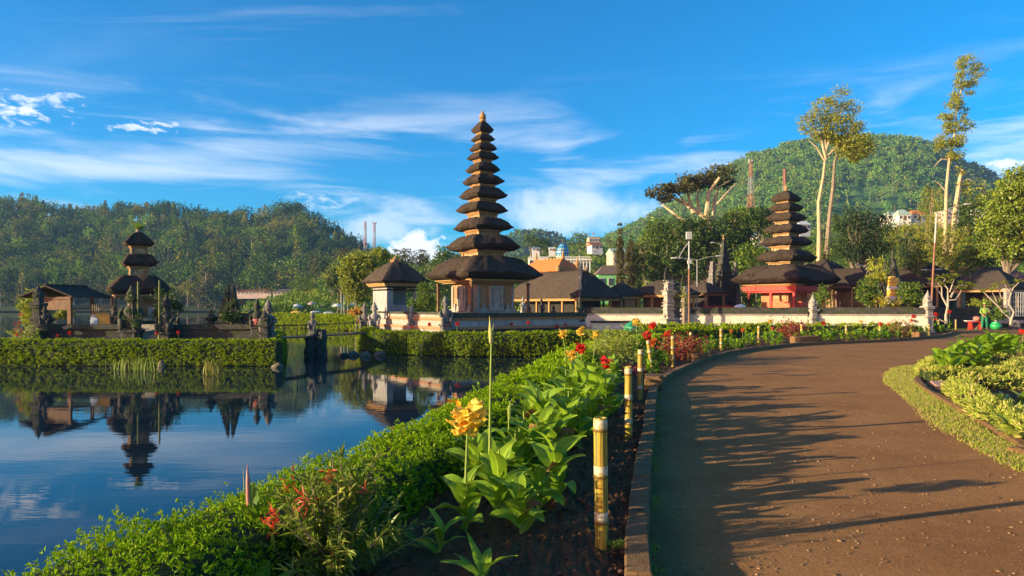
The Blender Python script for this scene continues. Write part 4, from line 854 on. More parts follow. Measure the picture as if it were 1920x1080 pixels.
# footbridge
fb = thing('footbridge', 'thin plank footbridge linking the two islands', 'bridge', (0, 0, 0))
b0 = np.array(px2(500, 27.5)); b1 = np.array(px2(690, 33.5)); d = b1-b0; an = math.atan2(d[1], d[0]); L = np.linalg.norm(d)
fb.location = (b0[0], b0[1], .22); fb.rotation_euler = (0, 0, an)
m = MB(); m.box(L/2, 0, .0, L, .8, .06); m.build('deck', M_wood, fb)
for s in (-1, 1):
    m = MB(); m.tube([(0, s*.38, .52), (L/2, s*.38, .48), (L, s*.38, .54)], .014, 5); m.build('hand_rope', M_dark, fb)
    for i in range(6): m = MB(); m.tube([(L*i/5, s*.38, 0), (L*i/5, s*.38, .54)], .016, 5); m.build('rail_post', M_dark, fb)
br = thing('bridge_pier', 'rough dark rock pier in the water carrying the footbridge', 'pier', (*px2(592, 29.5), WZ-.6))
for dx in (-.18, .2):
    m = MB(); m.loft([(.28, .3, 0, 2.6), (.22, .28, .4, 3), (.25, .27, .8, 2.6), (.19, .24, 1.1, 3), (.23, .24, 1.35, 2.6), (.16, .18, 1.55 if dx < 0 else 1.75, 2.4)], 8, dx*1.2, 0, 1.5, seed=int(50+dx*50)); o = m.build('rock_column', M_stone_dk, br); carve(o.data, .06, 3, 3)
guardian('stone guardian figure standing on the bridge pier', (*px2(586, 29.4), .28), 1.0, M_stone, 0, 33, False)
# frog statue
M_frog = mk('green_paint', (.02, .20, .09), (.04, .30, .14), 3, .4, .2)
fr = thing('frog_statue', 'bright green frog statue with white belly sitting on the hedge', 'statue', (*px2(1182, 27.5), .50), math.radians(200))
m = MB(); pts = [(.26, 0, .14), (.12, 0, .17), (-.06, 0, .27), (-.2, 0, .37), (-.3, 0, .42), (-.38, 0, .41)]
m.tube(pts, [.05, .14, .155, .125, .10, .04], 12)
for s in (-1, 1):
    m.lathe([(.0, .47), (.035, .475), (.04, .50), (.02, .535), (.0, .54)], -.30, s*.065, 8)
    m.tube([(.2, s*.12, .16), (-.02, s*.2, .17), (.16, s*.2, .05), (.02, s*.24, .02)], [.07, .07, .045, .03], 8)
    m.tube([(-.18, s*.11, .30), (-.20, s*.16, .15), (-.24, s*.14, .01), (-.33, s*.15, .005)], [.045, .035, .03, .025], 8)
m.build('body', M_frog, fr, smooth=True)
m = MB(); m.tube([(.02, 0, .06), (-.14, 0, .18), (-.26, 0, .30)], [.08, .105, .06], 10); m.build('belly', M_wht, fr, smooth=True)
# ---------------------------------------------------------------- hedges
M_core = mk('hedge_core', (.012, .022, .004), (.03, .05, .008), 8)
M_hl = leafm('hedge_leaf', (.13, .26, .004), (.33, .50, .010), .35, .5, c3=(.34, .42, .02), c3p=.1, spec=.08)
M_hl2 = leafm('hedge_leaf_far', (.15, .24, .004), (.38, .48, .008), .3, .55, c3=(.30, .30, .02), c3p=.12, spec=.08)
M_lime = leafm('lime_leaf', (.24, .32, .03), (.44, .48, .08), .3, .6, c3=(.62, .55, .16), c3p=.25, spec=.1)
def hedge(label, line, w, z0, z1, leaf, dens, mat, seed=1, closed=False, spiky=0, name='hedge', lump=.05, group=None, side_only=None, cat='hedge', round_=.28, wl=.42, per=5):
    """trimmed hedge along a 2-D centre line; leaf / dens may be functions of distance from the eye"""
    rg = np.random.default_rng(seed); p = smooth_poly(line, 6) if len(line) > 2 else np.array([np.array(line[0])+(np.array(line[1])-np.array(line[0]))*t for t in np.linspace(0, 1, 12)])
    t = np.gradient(p, axis=0); t /= np.linalg.norm(t, axis=1, keepdims=True); nr = np.stack([-t[:, 1], t[:, 0]], 1); n = len(p)
    prof = [(-.5, 0), (-.5, .55), (-.47, .85), (-.36, .98), (0, 1), (.36, .98), (.47, .85), (.5, .55), (.5, 0)]
    H = z1-z0; V = []
    for i in range(n):
        for u, v in prof: q = p[i]+nr[i]*u*w*.92; V.append((q[0], q[1], z0+v*(H-.02)))
    k = len(prof); m = MB(); f = [(i*k+j, i*k+j+1, (i+1)*k+j+1, (i+1)*k+j) for i in range(n-1) for j in range(k-1)]+[tuple(range(k)), tuple((n-1)*k+j for j in reversed(range(k)))]
    m.add(V, f, 0)
    # sprigs of leaves on the surface
    seg = np.linalg.norm(np.diff(p, axis=0), axis=1); pp = np.array(prof)*np.array([w, H]); ps = np.linalg.norm(np.diff(pp, axis=0), axis=1); per_len = ps.sum(); cum = np.concatenate([[0], np.cumsum(ps)])/per_len
    bs, bi = [], []
    for i in range(n-1):
        dist = max(1.5, np.linalg.norm((p[i]+p[i+1])/2)); de = dens(dist) if callable(dens) else dens; c = rg.poisson(seg[i]*per_len*de)
        bi.append(np.full(c, i)); bs.append(rg.random(c))
    bi = np.concatenate(bi); bs = np.concatenate(bs)[:, None]; N = len(bi)
    if N:
        xy = p[bi]*(1-bs)+p[bi+1]*bs; nn = nr[bi]*(1-bs)+nr[bi+1]*bs; a = rg.random(N); u = np.interp(a, cum, pp[:, 0]); v = np.interp(a, cum, pp[:, 1])
        out2 = np.stack([u/w*2, np.clip((v/H)-.35, 0, 1)*1.8], 1); out2[:, 0] *= (np.abs(u) > w*.40)*1.0+.25; out2 /= np.linalg.norm(out2, axis=1, keepdims=True)
        out = np.concatenate([nn*out2[:, :1], out2[:, 1:2]], 1)
        d = np.linalg.norm(xy, axis=1); L = np.array([leaf(x) for x in d]) if callable(leaf) else np.full(N, leaf)
        ph = xy*2.3; bumps = (np.sin(ph[:, 0]*2.1+ph[:, 1]*1.3)+np.sin(ph[:, 1]*3.7-ph[:, 0])*.7+np.sin(ph[:, 0]*6+a*9)*.6)*lump*.5
        base = np.concatenate([xy+nn*u[:, None], (z0+v)[:, None]], 1)+out*(bumps+rg.normal(0, lump*.5, N))[:, None]
        base = np.repeat(base, per, 0); o2 = np.repeat(out, per, 0); L2 = np.repeat(L, per)*rg.uniform(.65, 1.25, N*per)
        D = o2*(.55+spiky)+unit(N*per, rg)*.85; D[:, 2] += .25; base = base+unit(N*per, rg)*L2[:, None]*.35
        Nn = o2*.7+unit(N*per, rg)*.6+np.array([0, 0, .3]); m.leaves(base, D, Nn, L2, L2*wl, .2, 1)
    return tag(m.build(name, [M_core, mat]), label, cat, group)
# near hedge along the water: outer bank included
hc = [tuple(q) for q in inset(HEDGE_OUT, .36)]
NH_leaf = lambda d: max(.028, d*.0058)
NH_dens = lambda d: min(1750, 1.15/NH_leaf(d)**2)
hedge('long leafy clipped hedge between the canna bed and the water', hc, .94, -.62, .34, NH_leaf, NH_dens, M_hl, 3, lump=.07)
MI = [(-8.4, 41), (-7.9, 37.5), (-7.2, 34.6), (-6.0, 32.0), (-2.5, 30.0), (.2, 29.9), (2.5, 30.4), (6.0, 31.4), (8.4, 33)]
FL = lambda d: d*.0029
hedge('clipped hedge along the water in front of the eleven tier tower island', MI, .9, -.62, .33, FL, lambda d: 1.0/FL(d)**2, M_hl2, 4, lump=.05)
hedge('long clipped hedge wrapping the small shrine island', [(-40, 25.3), (-30, 25.3), (-25, 25.3), (-19.2, 25.25), (-14, 25.2), (-8.6, 25.2)], .8, -.62, .25, FL, lambda d: 1.0/FL(d)**2, M_hl2, 5, lump=.03)
hedge('short hedge at the bridge end of the small shrine island', [(-8.9, 25.4), (-10.1, 29), (-11.3, 33)], .7, -.62, .24, FL, lambda d: 1.0/FL(d)**2, M_hl2, 6, lump=.03)
hedge('sunny hedge block on the far shore behind the footbridge', [(-24.2, 70.6), (-18, 64.6), (-12.4, 58.9)], 1.4, -.6, .55, .26, 45, M_hl2, 7)
hedge('long trimmed hedge running in front of the white compound wall', [px2(1200, 34.5), px2(1300, 35.4), px2(1450, 35.6), px2(1600, 35.4), px2(1690, 35.3)], .8, 0, .52, .15, 45, M_hl2, 8)
hedge('low hedge row behind the cannas beside the frog statue', [px2(1205, 30.5), px2(1300, 32), px2(1400, 33)], .7, 0, .42, .16, 40, M_hl2, 9)
for i, (ln, w, h, lb) in enumerate((([(5.3, 3), (5.62, 6.6), (5.95, 7.8), (6.5, 9.3), (7.15, 10.7), (7.9, 12.1)], .34, .17, 'pale lime border hedge along the kerb of the near right bed'),
        ([(8.4, 13.8), (8.9, 13.75), (9.6, 13.8), (10.2, 13.9)], .28, .2, 'pale lime border hedge at the front of the far right bed'),
        ([(8.6, 14.2), (9.3, 15.2), (10.4, 16.6), (13, 18)], .25, .2, 'pale lime border hedge along the kerb of the far right bed'),
        ([(10.4, 14.1), (11.3, 15.4), (12.8, 16.9)], .28, .2, 'lime border hedge between far right bed and paving'),
        ([(8.2, 12.45), (9.2, 12.5), (11, 12.4), (14, 12.2)], .3, .2, 'lime border hedge along the back of the near right bed'))):
    hedge(lb, ln, w, .03, .03+h, .075, 330, M_lime, 20+i, spiky=.8, lump=.05, wl=.28)

# ---------------------------------------------------------------- bamboo posts
def bamboo_mat():
    m = bpy.data.materials.new('yellow_bamboo'); m.use_nodes = True; nt = m.node_tree; b = nt.nodes['Principled BSDF']; L = nt.links
    tc = _n(nt, 'ShaderNodeTexCoord'); s = _n(nt, 'ShaderNodeSeparateXYZ'); L.new(tc.outputs['Object'], s.inputs[0])
    at = _n(nt, 'ShaderNodeMath', operation='ARCTAN2'); L.new(s.outputs[1], at.inputs[0]); L.new(s.outputs[0], at.inputs[1])
    cm = _n(nt, 'ShaderNodeCombineXYZ'); L.new(at.outputs[0], cm.inputs[0]); z2 = _n(nt, 'ShaderNodeMath', operation='MULTIPLY'); L.new(s.outputs[2], z2.inputs[0]); z2.inputs[1].default_value = .5; L.new(z2.outputs[0], cm.inputs[2])
    oi = _n(nt, 'ShaderNodeObjectInfo'); L.new(oi.outputs['Random'], cm.inputs[1])
    n = _n(nt, 'ShaderNodeTexNoise'); n.inputs['Scale'].default_value = 3.2; n.inputs['Detail'].default_value = 2; L.new(cm.outputs[0], n.inputs['Vector'])
    r = _n(nt, 'ShaderNodeMapRange'); r.inputs[1].default_value = .54; r.inputs[2].default_value = .56; L.new(n.outputs['Fac'], r.inputs[0])
    mx = _n(nt, 'ShaderNodeMix', data_type='RGBA'); L.new(r.outputs[0], mx.inputs['Factor']); mx.inputs[6].default_value = (.50, .33, .025, 1); mx.inputs[7].default_value = (.05, .13, .02, 1)
    n2 = _n(nt, 'ShaderNodeTexNoise'); n2.inputs['Scale'].default_value = 9; n2.inputs['Detail'].default_value = 5; L.new(cm.outputs[0], n2.inputs['Vector'])
    r2 = _n(nt, 'ShaderNodeMapRange'); r2.inputs[1].default_value = .44; r2.inputs[2].default_value = .68; r2.inputs[4].default_value = .9; L.new(n2.outputs['Fac'], r2.inputs[0])
    m2 = _n(nt, 'ShaderNodeMix', data_type='RGBA'); L.new(r2.outputs[0], m2.inputs['Factor']); L.new(mx.outputs[2], m2.inputs[6]); m2.inputs[7].default_value = (.30, .14, .02, 1)
    L.new(m2.outputs[2], b.inputs['Base Color']); b.inputs['Roughness'].default_value = .55; return m
M_bam = bamboo_mat(); M_band = mk('white_paint_band', (.38, .34, .22), (.60, .56, .43), 30, .6, .3, 60, (.42, .28, .04), .5, 26)
M_node = mk('bamboo_node', (.10, .05, .015), (.2, .12, .03), 30, .7)
def bamboo_post(label, bx, by, ty, tilt=0, thick=1, seed=1, n=16):
    g = G(bx, by, .03); g = G(bx, by, .03); H = (by-ty)*g.y/F; r0 = .043*thick
    r = thing('bamboo_post', label, 'bamboo post', (g.x, g.y, .02), random.uniform(0, 6), 'yellow bamboo posts edging the flower bed')
    if tilt: r.rotation_euler = (0, tilt, 0)
    m = MB(); pr = []; nodes = [.24*H, .56*H, .90*H] if thick == 1 else [.3*H, .62*H, .9*H]
    nodes = [x+random.uniform(-.02, .02) for x in nodes]; z = -.1; pr.append((r0*.95, -.1))
    for q in nodes: pr += [(r0*.97, q-.03), (r0*1.0, q-.008), (r0*1.07, q), (r0*.98, q+.008), (r0*.97, q+.03)]
    pr += [(r0*.96, H-.006), (r0*.90, H), (r0*.76, H), (r0*.74, H-.03), (r0*.2, H-.032)]
    m.lathe(pr, n=n); m.build('culm', M_bam, r, smooth=False)
    for q in nodes:
        m = MB(); m.lathe([(r0*1.0, q+.014), (r0*1.01, q+.016), (r0*1.01, q+.066), (r0*.985, q+.068)], n=n); m.build('white_band', M_band, r, smooth=True)
        m = MB(); m.lathe([(r0*.99, q-.008), (r0*1.10, q-.003), (r0*1.10, q+.003), (r0*.99, q+.008)], n=n); m.build('node_ring', M_node, r, smooth=True)
    return r
BP = [(1128, 1033, 780), (1179, 824, 685), (1200, 752, 654), (1222, 693, 637), (1261, 688, 629), (1294, 671, 622), (1352, 658.5, 615.5), (1422, 649, 611), (1503, 641, 608), (1587, 637.5, 610), (1650, 637, 608), (1742, 631, 607), (1760, 620, 600), (1792, 617, 599)]
BL = ['nearest yellow bamboo post, thick with white bands and green streaks', 'second nearest yellow bamboo post, beside the red cannas', 'third nearest yellow bamboo post, before the tilted one', 'leaning yellow bamboo post tilted to the left', 'bamboo post just left of the dark red shrub', 'bamboo post just right of the dark red shrub', 'bamboo post standing alone among low cannas below the split gate', 'bamboo post below the white parasol', 'bamboo post below the carved wall post, beside the round red bush', 'bamboo post left of the middle of the far flower bed, right of the round bush', 'bamboo post between red flowers in the far flower bed', 'bamboo post before the end of the white wall', 'bamboo post at the foot of the rusty street lamp', 'farthest bamboo post, beside the bare frangipani tree']
for i, (bx, by, ty) in enumerate(BP): bamboo_post(BL[i], bx, by, ty, tilt=-.13 if i == 3 else random.uniform(-.025, .025), thick=1.0 if i < 6 else 1.15, n=20 if i < 3 else 10)

# concrete blocks set in the bed edge
def block(label, x, y, w, d, h, rz=0, z=.0, mat=M_kerb):
    m = MB(); m.loft([(w/2, d/2, 0, 9), (w/2, d/2, h-.02, 9), (w/2-.02, d/2-.02, h, 9)], 5, jit=.2, seed=int(x*10+50)); o = tag(m.build('kerb_block', mat, loc=(x, y, z), rz=rz), label, 'concrete block'); carve(o.data, .008, 4, x); return o
block('rough concrete block at the kerb beside the third bamboo post', 2.62, 12.6, .34, .55, .27, -.2)
block('rough concrete block in the kerb bend beside the sixth bamboo post', 5.05, 18.6, .5, .4, .26, .6)
block('concrete block in the kerb before the round red bush', 11.6, 27.0, 1.3, .35, .34, .35)
block('concrete block in the far kerb near the end of the bed', 18.8, 31.6, .7, .4, .34, .7)

# ---------------------------------------------------------------- cannas and other bed plants
M_canna = leafm('canna_leaf', (.13, .25, .010), (.25, .40, .02), .35, .45, blade=True, spec=.28)
M_canna2 = leafm('canna_leaf_far', (.10, .21, .008), (.25, .38, .02), .3, .5, spec=.25)
M_stem = mk('green_stem', (.16, .24, .03), (.26, .32, .06), 9, .5)
M_fy = leafm('yellow_petal', (.82, .56, .03), (.88, .74, .16), .35, .5, c3=(.80, .36, .02), c3p=.15, spec=.2)
M_fr = leafm('red_petal', (.60, .015, .015), (.75, .05, .02), .3, .5, spec=.3)
M_fo = leafm('orange_petal', (.75, .14, .02), (.80, .25, .04), .3, .5, spec=.3)
M_dry = leafm('dry_leaf', (.16, .08, .02), (.26, .15, .03), .2, .7)
def flower(parent, pos, size, mat, seed, n=34, seg=5):
    m = MB(); rg = random.Random(seed)
    for i in range(n):
        o = Vector((rg.uniform(-1, 1), rg.uniform(-1, 1), rg.uniform(-1.3, 1.4)))*size*.3
        m.blade(Vector(pos)+o, rg.uniform(0, 6.28), size*rg.uniform(.35, .6), size*rg.uniform(.28, .48), rg.uniform(.2, 1.5), rg.uniform(-1.3, .3), seg, roll=rg.uniform(-.7, .7), wav=.16, seed=seed*31+i, shape=.9, cup=.1)
    return m.build('flower', mat, parent)
def canna(name, label, loc, H, nl, L, W, seed, stemh=None, flw=None, fs=.12, seg=9, mat=None, az=None, group=None, el=(1.25, .1), dry=0, rz=0):
    r = thing(name, label, 'canna plant', loc, rz, group); rg = random.Random(seed); sh = stemh or H*.8
    lean = (rg.uniform(-.09, .09)*max(.5, sh), rg.uniform(-.05, .05)); m = MB()
    m.tube([(0, 0, -.05), (lean[0]*.1, lean[1]*.5, sh*.3), (lean[0]*.35, lean[1]*.7, sh*.62), (lean[0]*.7, lean[1]*.85, sh*.85), (lean[0], lean[1], sh)], [.015, .012, .009, .0075, .0065], 8); m.build('stem', M_stem, r)
    m = MB(); a0 = rg.uniform(0, 6.28)
    for i in range(nl):
        t = i/max(1, nl-1); z = H*(.05+.55*t); a = (a0+i*2.4+rg.uniform(-.4, .4)) if az is None else az[i]
        e0 = el[0]-.35*(1-t)+rg.uniform(-.15, .15); e1 = el[1]-.7*(1-t)+rg.uniform(-.35, .35)
        m.blade((lean[0]*t*.6, lean[1]*t*.6, z), a, L*rg.uniform(.75, 1.1)*(1-.15*t), W*rg.uniform(.8, 1.15)*(1-.15*t), e0, e1, seg, roll=rg.uniform(-.35, .35), seed=seed*7+i, wav=.05)
    m.build('leaves', mat or M_canna, r)
    if dry:
        m = MB()
        for i in range(dry): m.blade((0, 0, H*rg.uniform(.2, .6)), rg.uniform(0, 6.3), L*.6, W*.45, .9, -1.2, 6, roll=1, seed=seed+i, wav=.2)
        m.build('dry_leaf', M_dry, r)
    if flw: flower(r, (lean[0], lean[1], sh+fs*.3), fs*1.5, flw, seed)
    return r
g = G(872, 1000, .04); canna('canna', 'nearest canna with one big ruffled yellow flower on a pale stem', g, .42, 7, .34, .145, 5, stemh=.68, flw=M_fy, fs=.16, dry=1)
g = G(822, 1045, .04); canna('canna', 'young canna sprout with four upright leaves at the front left of the bed', g, .24, 6, .25, .075, 6, el=(1.2, .4), stemh=.12)
g = G(905, 1110, .04); canna('canna', 'low canna rosette at the bottom edge of the picture', g, .18, 8, .27, .08, 7, el=(.95, .3), stemh=.1)
g = G(978, 1005, .04); canna('canna', 'broad leaved canna in bare soil left of the nearest bamboo post', g, .38, 9, .31, .13, 8, el=(1.25, .2), stemh=.2, dry=1)
g = G(1010, 960, .04); canna('canna', 'low canna behind the broad leaved one near the first bamboo post', g, .36, 8, .34, .14, 9, el=(1.1, -.1), stemh=.2)
g = G(918, 940, .04); r = canna('canna', 'canna with a very tall thin bud stalk rising above the hedge', g, .46, 8, .36, .15, 10, stemh=1.32, el=(1.2, .3))
m = MB(); zt = 1.32
_v = [v for v in bpy.data.objects if v.parent == r and v.name.startswith('stem')][0].data.vertices; _q = max(_v, key=lambda v: v.co.z).co
for a in range(3): m.tube([(_q.x+.008*math.cos(a*2.1), _q.y+.008*math.sin(a*2.1), zt-.10), (_q.x+.012*math.cos(a*2.1+.5), _q.y+.012*math.sin(a*2.1+.5), zt-.02), (_q.x+.022*math.cos(a*2.1), _q.y+.02*math.sin(a*2.1), zt+.05+.03*a)], [.009, .010, .002], 6)
m.build('bud', mk('pale_bud', (.34, .34, .10), (.46, .40, .16), 20), r)
g = G(955, 905, .04); r = canna('canna', 'canna with a short pointed green bud behind the yellow flower', g, .42, 8, .36, .15, 11, stemh=.56)
m = MB(); m.tube([(0, 0, .54), (0, 0, .62), (0.01, 0, .7)], [.012, .016, .003], 6); m.build('bud', M_stem, r)
near = [(935, 975), (1045, 945), (895, 925), (965, 925), (1000, 905), (1035, 890), (985, 870), (1060, 860), (1020, 850), (1085, 845), (1050, 825), (1010, 830), (1090, 812), (1060, 800), (1120, 800), (1075, 785), (1100, 775), (1130, 775), (1085, 760), (1115, 755), (1140, 750), (1095, 745), (1075, 740), (1150, 735), (1120, 730), (975, 915), (1020, 880), (1062, 840), (995, 848), (1105, 820), (1135, 805), (1060, 765), (1040, 795), (1120, 778), (1088, 722), (1145, 718)]
NL = 'leafy canna without flowers in the dense clump between near hedge and bamboo posts'
protos = []
for i, (x, y) in enumerate(near):
    g = G(x, y, .04)
    if i < 7: o = canna('canna', NL, g, .50+.06*(i % 3), 9, .42, .16, 30+i, stemh=.5, dry=i % 3, group='leafy cannas in the near clump'); protos.append(o)
    else: copy_thing(protos[i % 7], g, random.uniform(0, 6.28), random.uniform(.95, 1.35), group='leafy cannas in the near clump')
fl = [(1067, 735, .62, M_fy, 'canna with a shaggy orange yellow flower left of the second bamboo post'), (1092, 742, .80, M_fr, 'canna with a single red tulip shaped flower above the leaves'), (1062, 712, .95, M_fy, 'canna with yellow flower at the hedge edge, left of a row of three'), (1093, 716, 1.02, M_fy, 'tall canna with large yellow flower head, middle of a row of three'), (1112, 705, .9, M_fy, 'canna with small yellow flower, right of a row of three'), (1135, 745, .55, M_fr, 'canna with drooping red flowers near the purple ground plants')]
for i, (x, y, H, fm, lb) in enumerate(fl): canna('canna', lb, G(x, y, .04), H*.55, 7, .3, .12, 70+i, stemh=H*.92, flw=fm, fs=.12, seg=7)
# narrow-leaved bush with red young shoots, nearest the camera
M_bl = leafm('bush_leaf', (.10, .17, .02), (.22, .28, .035), .35, .4, c3=(.34, .36, .06), c3p=.2); M_bg = leafm('bush_inner_leaf', (.06, .12, .015), (.12, .2, .02), .3, .4)
M_br = leafm('red_shoot_leaf', (.55, .04, .02), (.70, .15, .06), .35, .4)
bc = Vector((-.95, 3.80, 0)); bu = thing('red_tipped_bush', 'narrow leaved bush with red young shoots at the bottom of the picture', 'bush', bc); bu.scale = (1.08, 1.1, 1.06); rg = np.random.default_rng(9)
m = MB(); tips = []
for i in range(70):
    a = rg.uniform(0, 6.28); e = rg.uniform(.25, 1.5); l = rg.uniform(.34, .60)*(.72+.28*math.sin(e)); d = np.array([math.cos(a)*math.cos(e), math.sin(a)*math.cos(e), math.sin(e)]); q = [d*l*t+np.array([0, 0, .05+.04*t*t]) for t in (0, .35, .7, 1)]
    m.tube([tuple(x) for x in q], [.006, .005, .003, .0015], 5); tips.append((q, d))
m.build('stems', M_bark, bu)
m = MB(); ba, bd, bn = [], [], []
for q, d in tips:
    for k in range(34):
        t = rg.uniform(.25, 1.02); p = q[0]+(q[3]-q[0])*t; ba.append(p); bd.append(d*.7+unit(1, rg)[0]*.8+np.array([0, 0, .1])); bn.append(unit(1, rg)[0]*.5+np.array([0, 0, .8]))
L = rg.uniform(.05, .10, len(ba)); m.leaves(np.array(ba), np.array(bd), np.array(bn), L, L*.2, .25); m.build('leaves', M_bl, bu)
m = MB(); ba, bd, bn = [], [], []
for x, y, z, n in ((-.12, -.22, .50, 26), (-.27, -.2, .42, 26), (-.02, -.1, .60, 14), (-.30, -.15, .36, 16), (.05, -.25, .2, 14), (-.2, -.35, .12, 12), (.14, -.1, .5, 5), (-.25, .0, .52, 12)):
    ba, bd, bn, m = [], [], [], MB()
    for k in range(n): ba.append(np.array([x, y, z])+rg.normal(0, .02, 3)); bd.append(unit(1, rg)[0]+np.array([-.5, -.1, .3])); bn.append(unit(1, rg)[0]*.5+np.array([0, 0, .7]))
    L = rg.uniform(.035, .07, len(ba)); m.leaves(np.array(ba), np.array(bd), np.array(bn), L, L*.18, .25); m.build('red_shoot', M_br, bu)

# big-leaved canna with pink bud at the left of the bush
r = thing('canna', 'large leaved canna with a tall pink pointed bud above the near hedge', 'canna plant', (-1.50, 3.92, 0)); m = MB(); m.tube([(0, 0, 0), (.0, 0, .3), (-.01, 0, .52)], [.016, .014, .011], 8); m.build('stem', M_stem, r)
m = MB(); m.tube([(-.01, 0, .36), (-.012, 0, .44), (-.016, 0, .54), (-.02, 0, .64)], [.010, .016, .013, .002], 8); m.build('bud', mk('pink_bud', (.36, .13, .12), (.46, .24, .18), 14, .5), r, smooth=True)
m = MB(); m.blade((0, 0, .18), 3.3, .36, .13, .75, -.2, 10, roll=.5, seed=3); m.blade((0, 0, .16), -.7, .34, .16, .85, .1, 10, seed=4, roll=-.5); m.blade((0, 0, .28), 1.8, .26, .10, 1.4, .9, 10, seed=5); m.blade((0, 0, .26), -1.3, .2, .08, 1.3, .8, 8, seed=6); m.blade((0, 0, .0), -1.9, .3, .12, .9, -.1, 8, seed=7); m.blade((0, 0, .02), -2.6, .3, .11, .8, -.3, 8, seed=8); m.build('leaves', M_canna, r)
r = thing('canna', 'low broad leaves sticking up at the bottom left edge beside the bush', 'canna plant', (-1.28, 3.40, 0)); m = MB()
for i, a in enumerate((.4, 1.6, 2.8, 3.9, 5.1)): m.blade((0, 0, .03), a, .3, .1, 1.1, -.1, 8, seed=40+i)
m.build('leaves', M_canna, r)
# variegated shrub, red shrubs, purple ground plants
def bush(label, loc, rx, ry, h, n, leaf, mat, seed, wl=.4, name='bush', cat='bush', stems=True, group=None, up=.3, dz=0):
    r = thing(name, label, cat, loc, 0, group); rg = np.random.default_rng(seed); m = MB()
    crown(m, [(0, 0, h*.55+dz, rx, ry, h*.45), (rx*.3, 0, h*.4+dz, rx*.8, ry*.8, h*.35), (-rx*.3, ry*.2, h*.5+dz, rx*.7, ry*.8, h*.4)], n, leaf, rg, wl=wl, shell=.6, up=up); m.build('foliage', mat, r)
    m = MB()
    for i in range(7): a = rg.uniform(0, 6.28); m.tube([(0, 0, -.02), (math.cos(a)*rx*.3, math.sin(a)*ry*.3, h*.35+dz), (math.cos(a)*rx*.6, math.sin(a)*ry*.6, h*.75+dz)], [.02*h, .014*h, .006*h], 5)
    m.build('stems', M_bark, r); return r
M_varieg = leafm('variegated_leaf', (.18, .26, .03), (.42, .45, .08), .3, .5)
M_redl = leafm('dark_red_leaf', (.20, .025, .02), (.38, .07, .04), .3, .5, c3=(.12, .12, .03), c3p=.15)
M_purple = leafm('purple_leaf', (.09, .012, .025), (.2, .03, .05), .25, .5)
g = G(1172, 690, 0); bush('yellow green variegated shrub between near hedge and leaning bamboo post', (g.x-.2, g.y+.3, 0), .62, .6, .95, 2600, .11, M_varieg, 1, .16)
g = G(1278, 678, 0); bush('dark red leaved shrub between two bamboo posts', g, .55, .5, .78, 1500, .09, M_redl, 2, .4)
g = G(1492, 637, 0); bush('round rusty red bush in front of the carved wall post', (g.x, g.y+.3, 0), .55, .5, .95, 900, .12, M_redl, 3, .4)
g = G(1692, 634, 0); bush('round brownish bush near the far end of the flower bed', (g.x, g.y, 0), .45, .5, .85, 800, .12, leafm('brown_leaf', (.14, .09, .03), (.28, .18, .05), .3), 4, .4)
for i, (x, y) in enumerate(((1110, 712), (1140, 712), (1165, 708), (1190, 706), (1130, 704), (1172, 700))):
    bush('low purple leaved ground plant in the bed behind the second bamboo post', G(x, y, .04), .28, .22, .2, 260, .05, M_purple, 60+i, .6, 'purple_plant', 'purple plant', group='low purple plants')
# far bed: canna clumps with and without flowers
FP = []
for k in range(5): FP.append(canna('canna', 'leafy green canna without flowers in the long far flower bed', (0, 0, -50), .5, 9, .42, .16, 200+k, seg=4, mat=M_canna2, stemh=.5, group='green cannas in the far bed', el=(1.2, -.1)))
FF = {}
for nm, fm in (('red', M_fr), ('yellow', M_fy), ('orange', M_fo)): FF[nm] = canna('canna', nm+' flowered canna in the long far flower bed', (0, 0, -50), .5, 8, .4, .15, 300+len(nm), seg=4, mat=M_canna2, stemh=.8, flw=fm, fs=.12, group=nm+' flowered cannas in the far bed', el=(1.2, -.1))
used = set()
def place(src, loc, rz, sc, sz=None):
    if src.name not in used:
        used.add(src.name); src.location = loc; src.rotation_euler = (0, 0, rz); src.scale = (sc, sc, sz or sc); return src
    return copy_thing(src, loc, rz, sc, sz=sz)
rg = np.random.default_rng(77); kk = np.array(KERB); cnt = 0
for i in range(len(kk)):
    x, y = kk[i]
    if y < 13.5: continue
    t = kk[min(i+1, len(kk)-1)]-kk[max(0, i-1)]; t /= np.linalg.norm(t); nn = np.array([-t[1], t[0]])
    for j in range(2 if y < 22 else 3):
        d = rg.uniform(.35, 1.7 if y < 22 else 2.9); q = kk[i]+nn*d+t*rg.uniform(-.4, .4); px = 960+q[0]/q[1]*F
        if 1150 < px < 1212 and q[1] < 18: continue
        if 1255 < px < 1300 and q[1] < 20: continue
        pr = rg.random(); far = y > 24
        src = FP[rg.integers(0, 5)] if pr < (.9 if far else .95) else FF[['red', 'yellow', 'orange'][rg.integers(0, 3)]]
        if not far and src in FF.values(): src = FP[0]
        place(src, (q[0], q[1], .02), rg.uniform(0, 6.28), rg.uniform(.62, .85) if y < 26 else rg.uniform(.7, 1.0)); cnt += 1
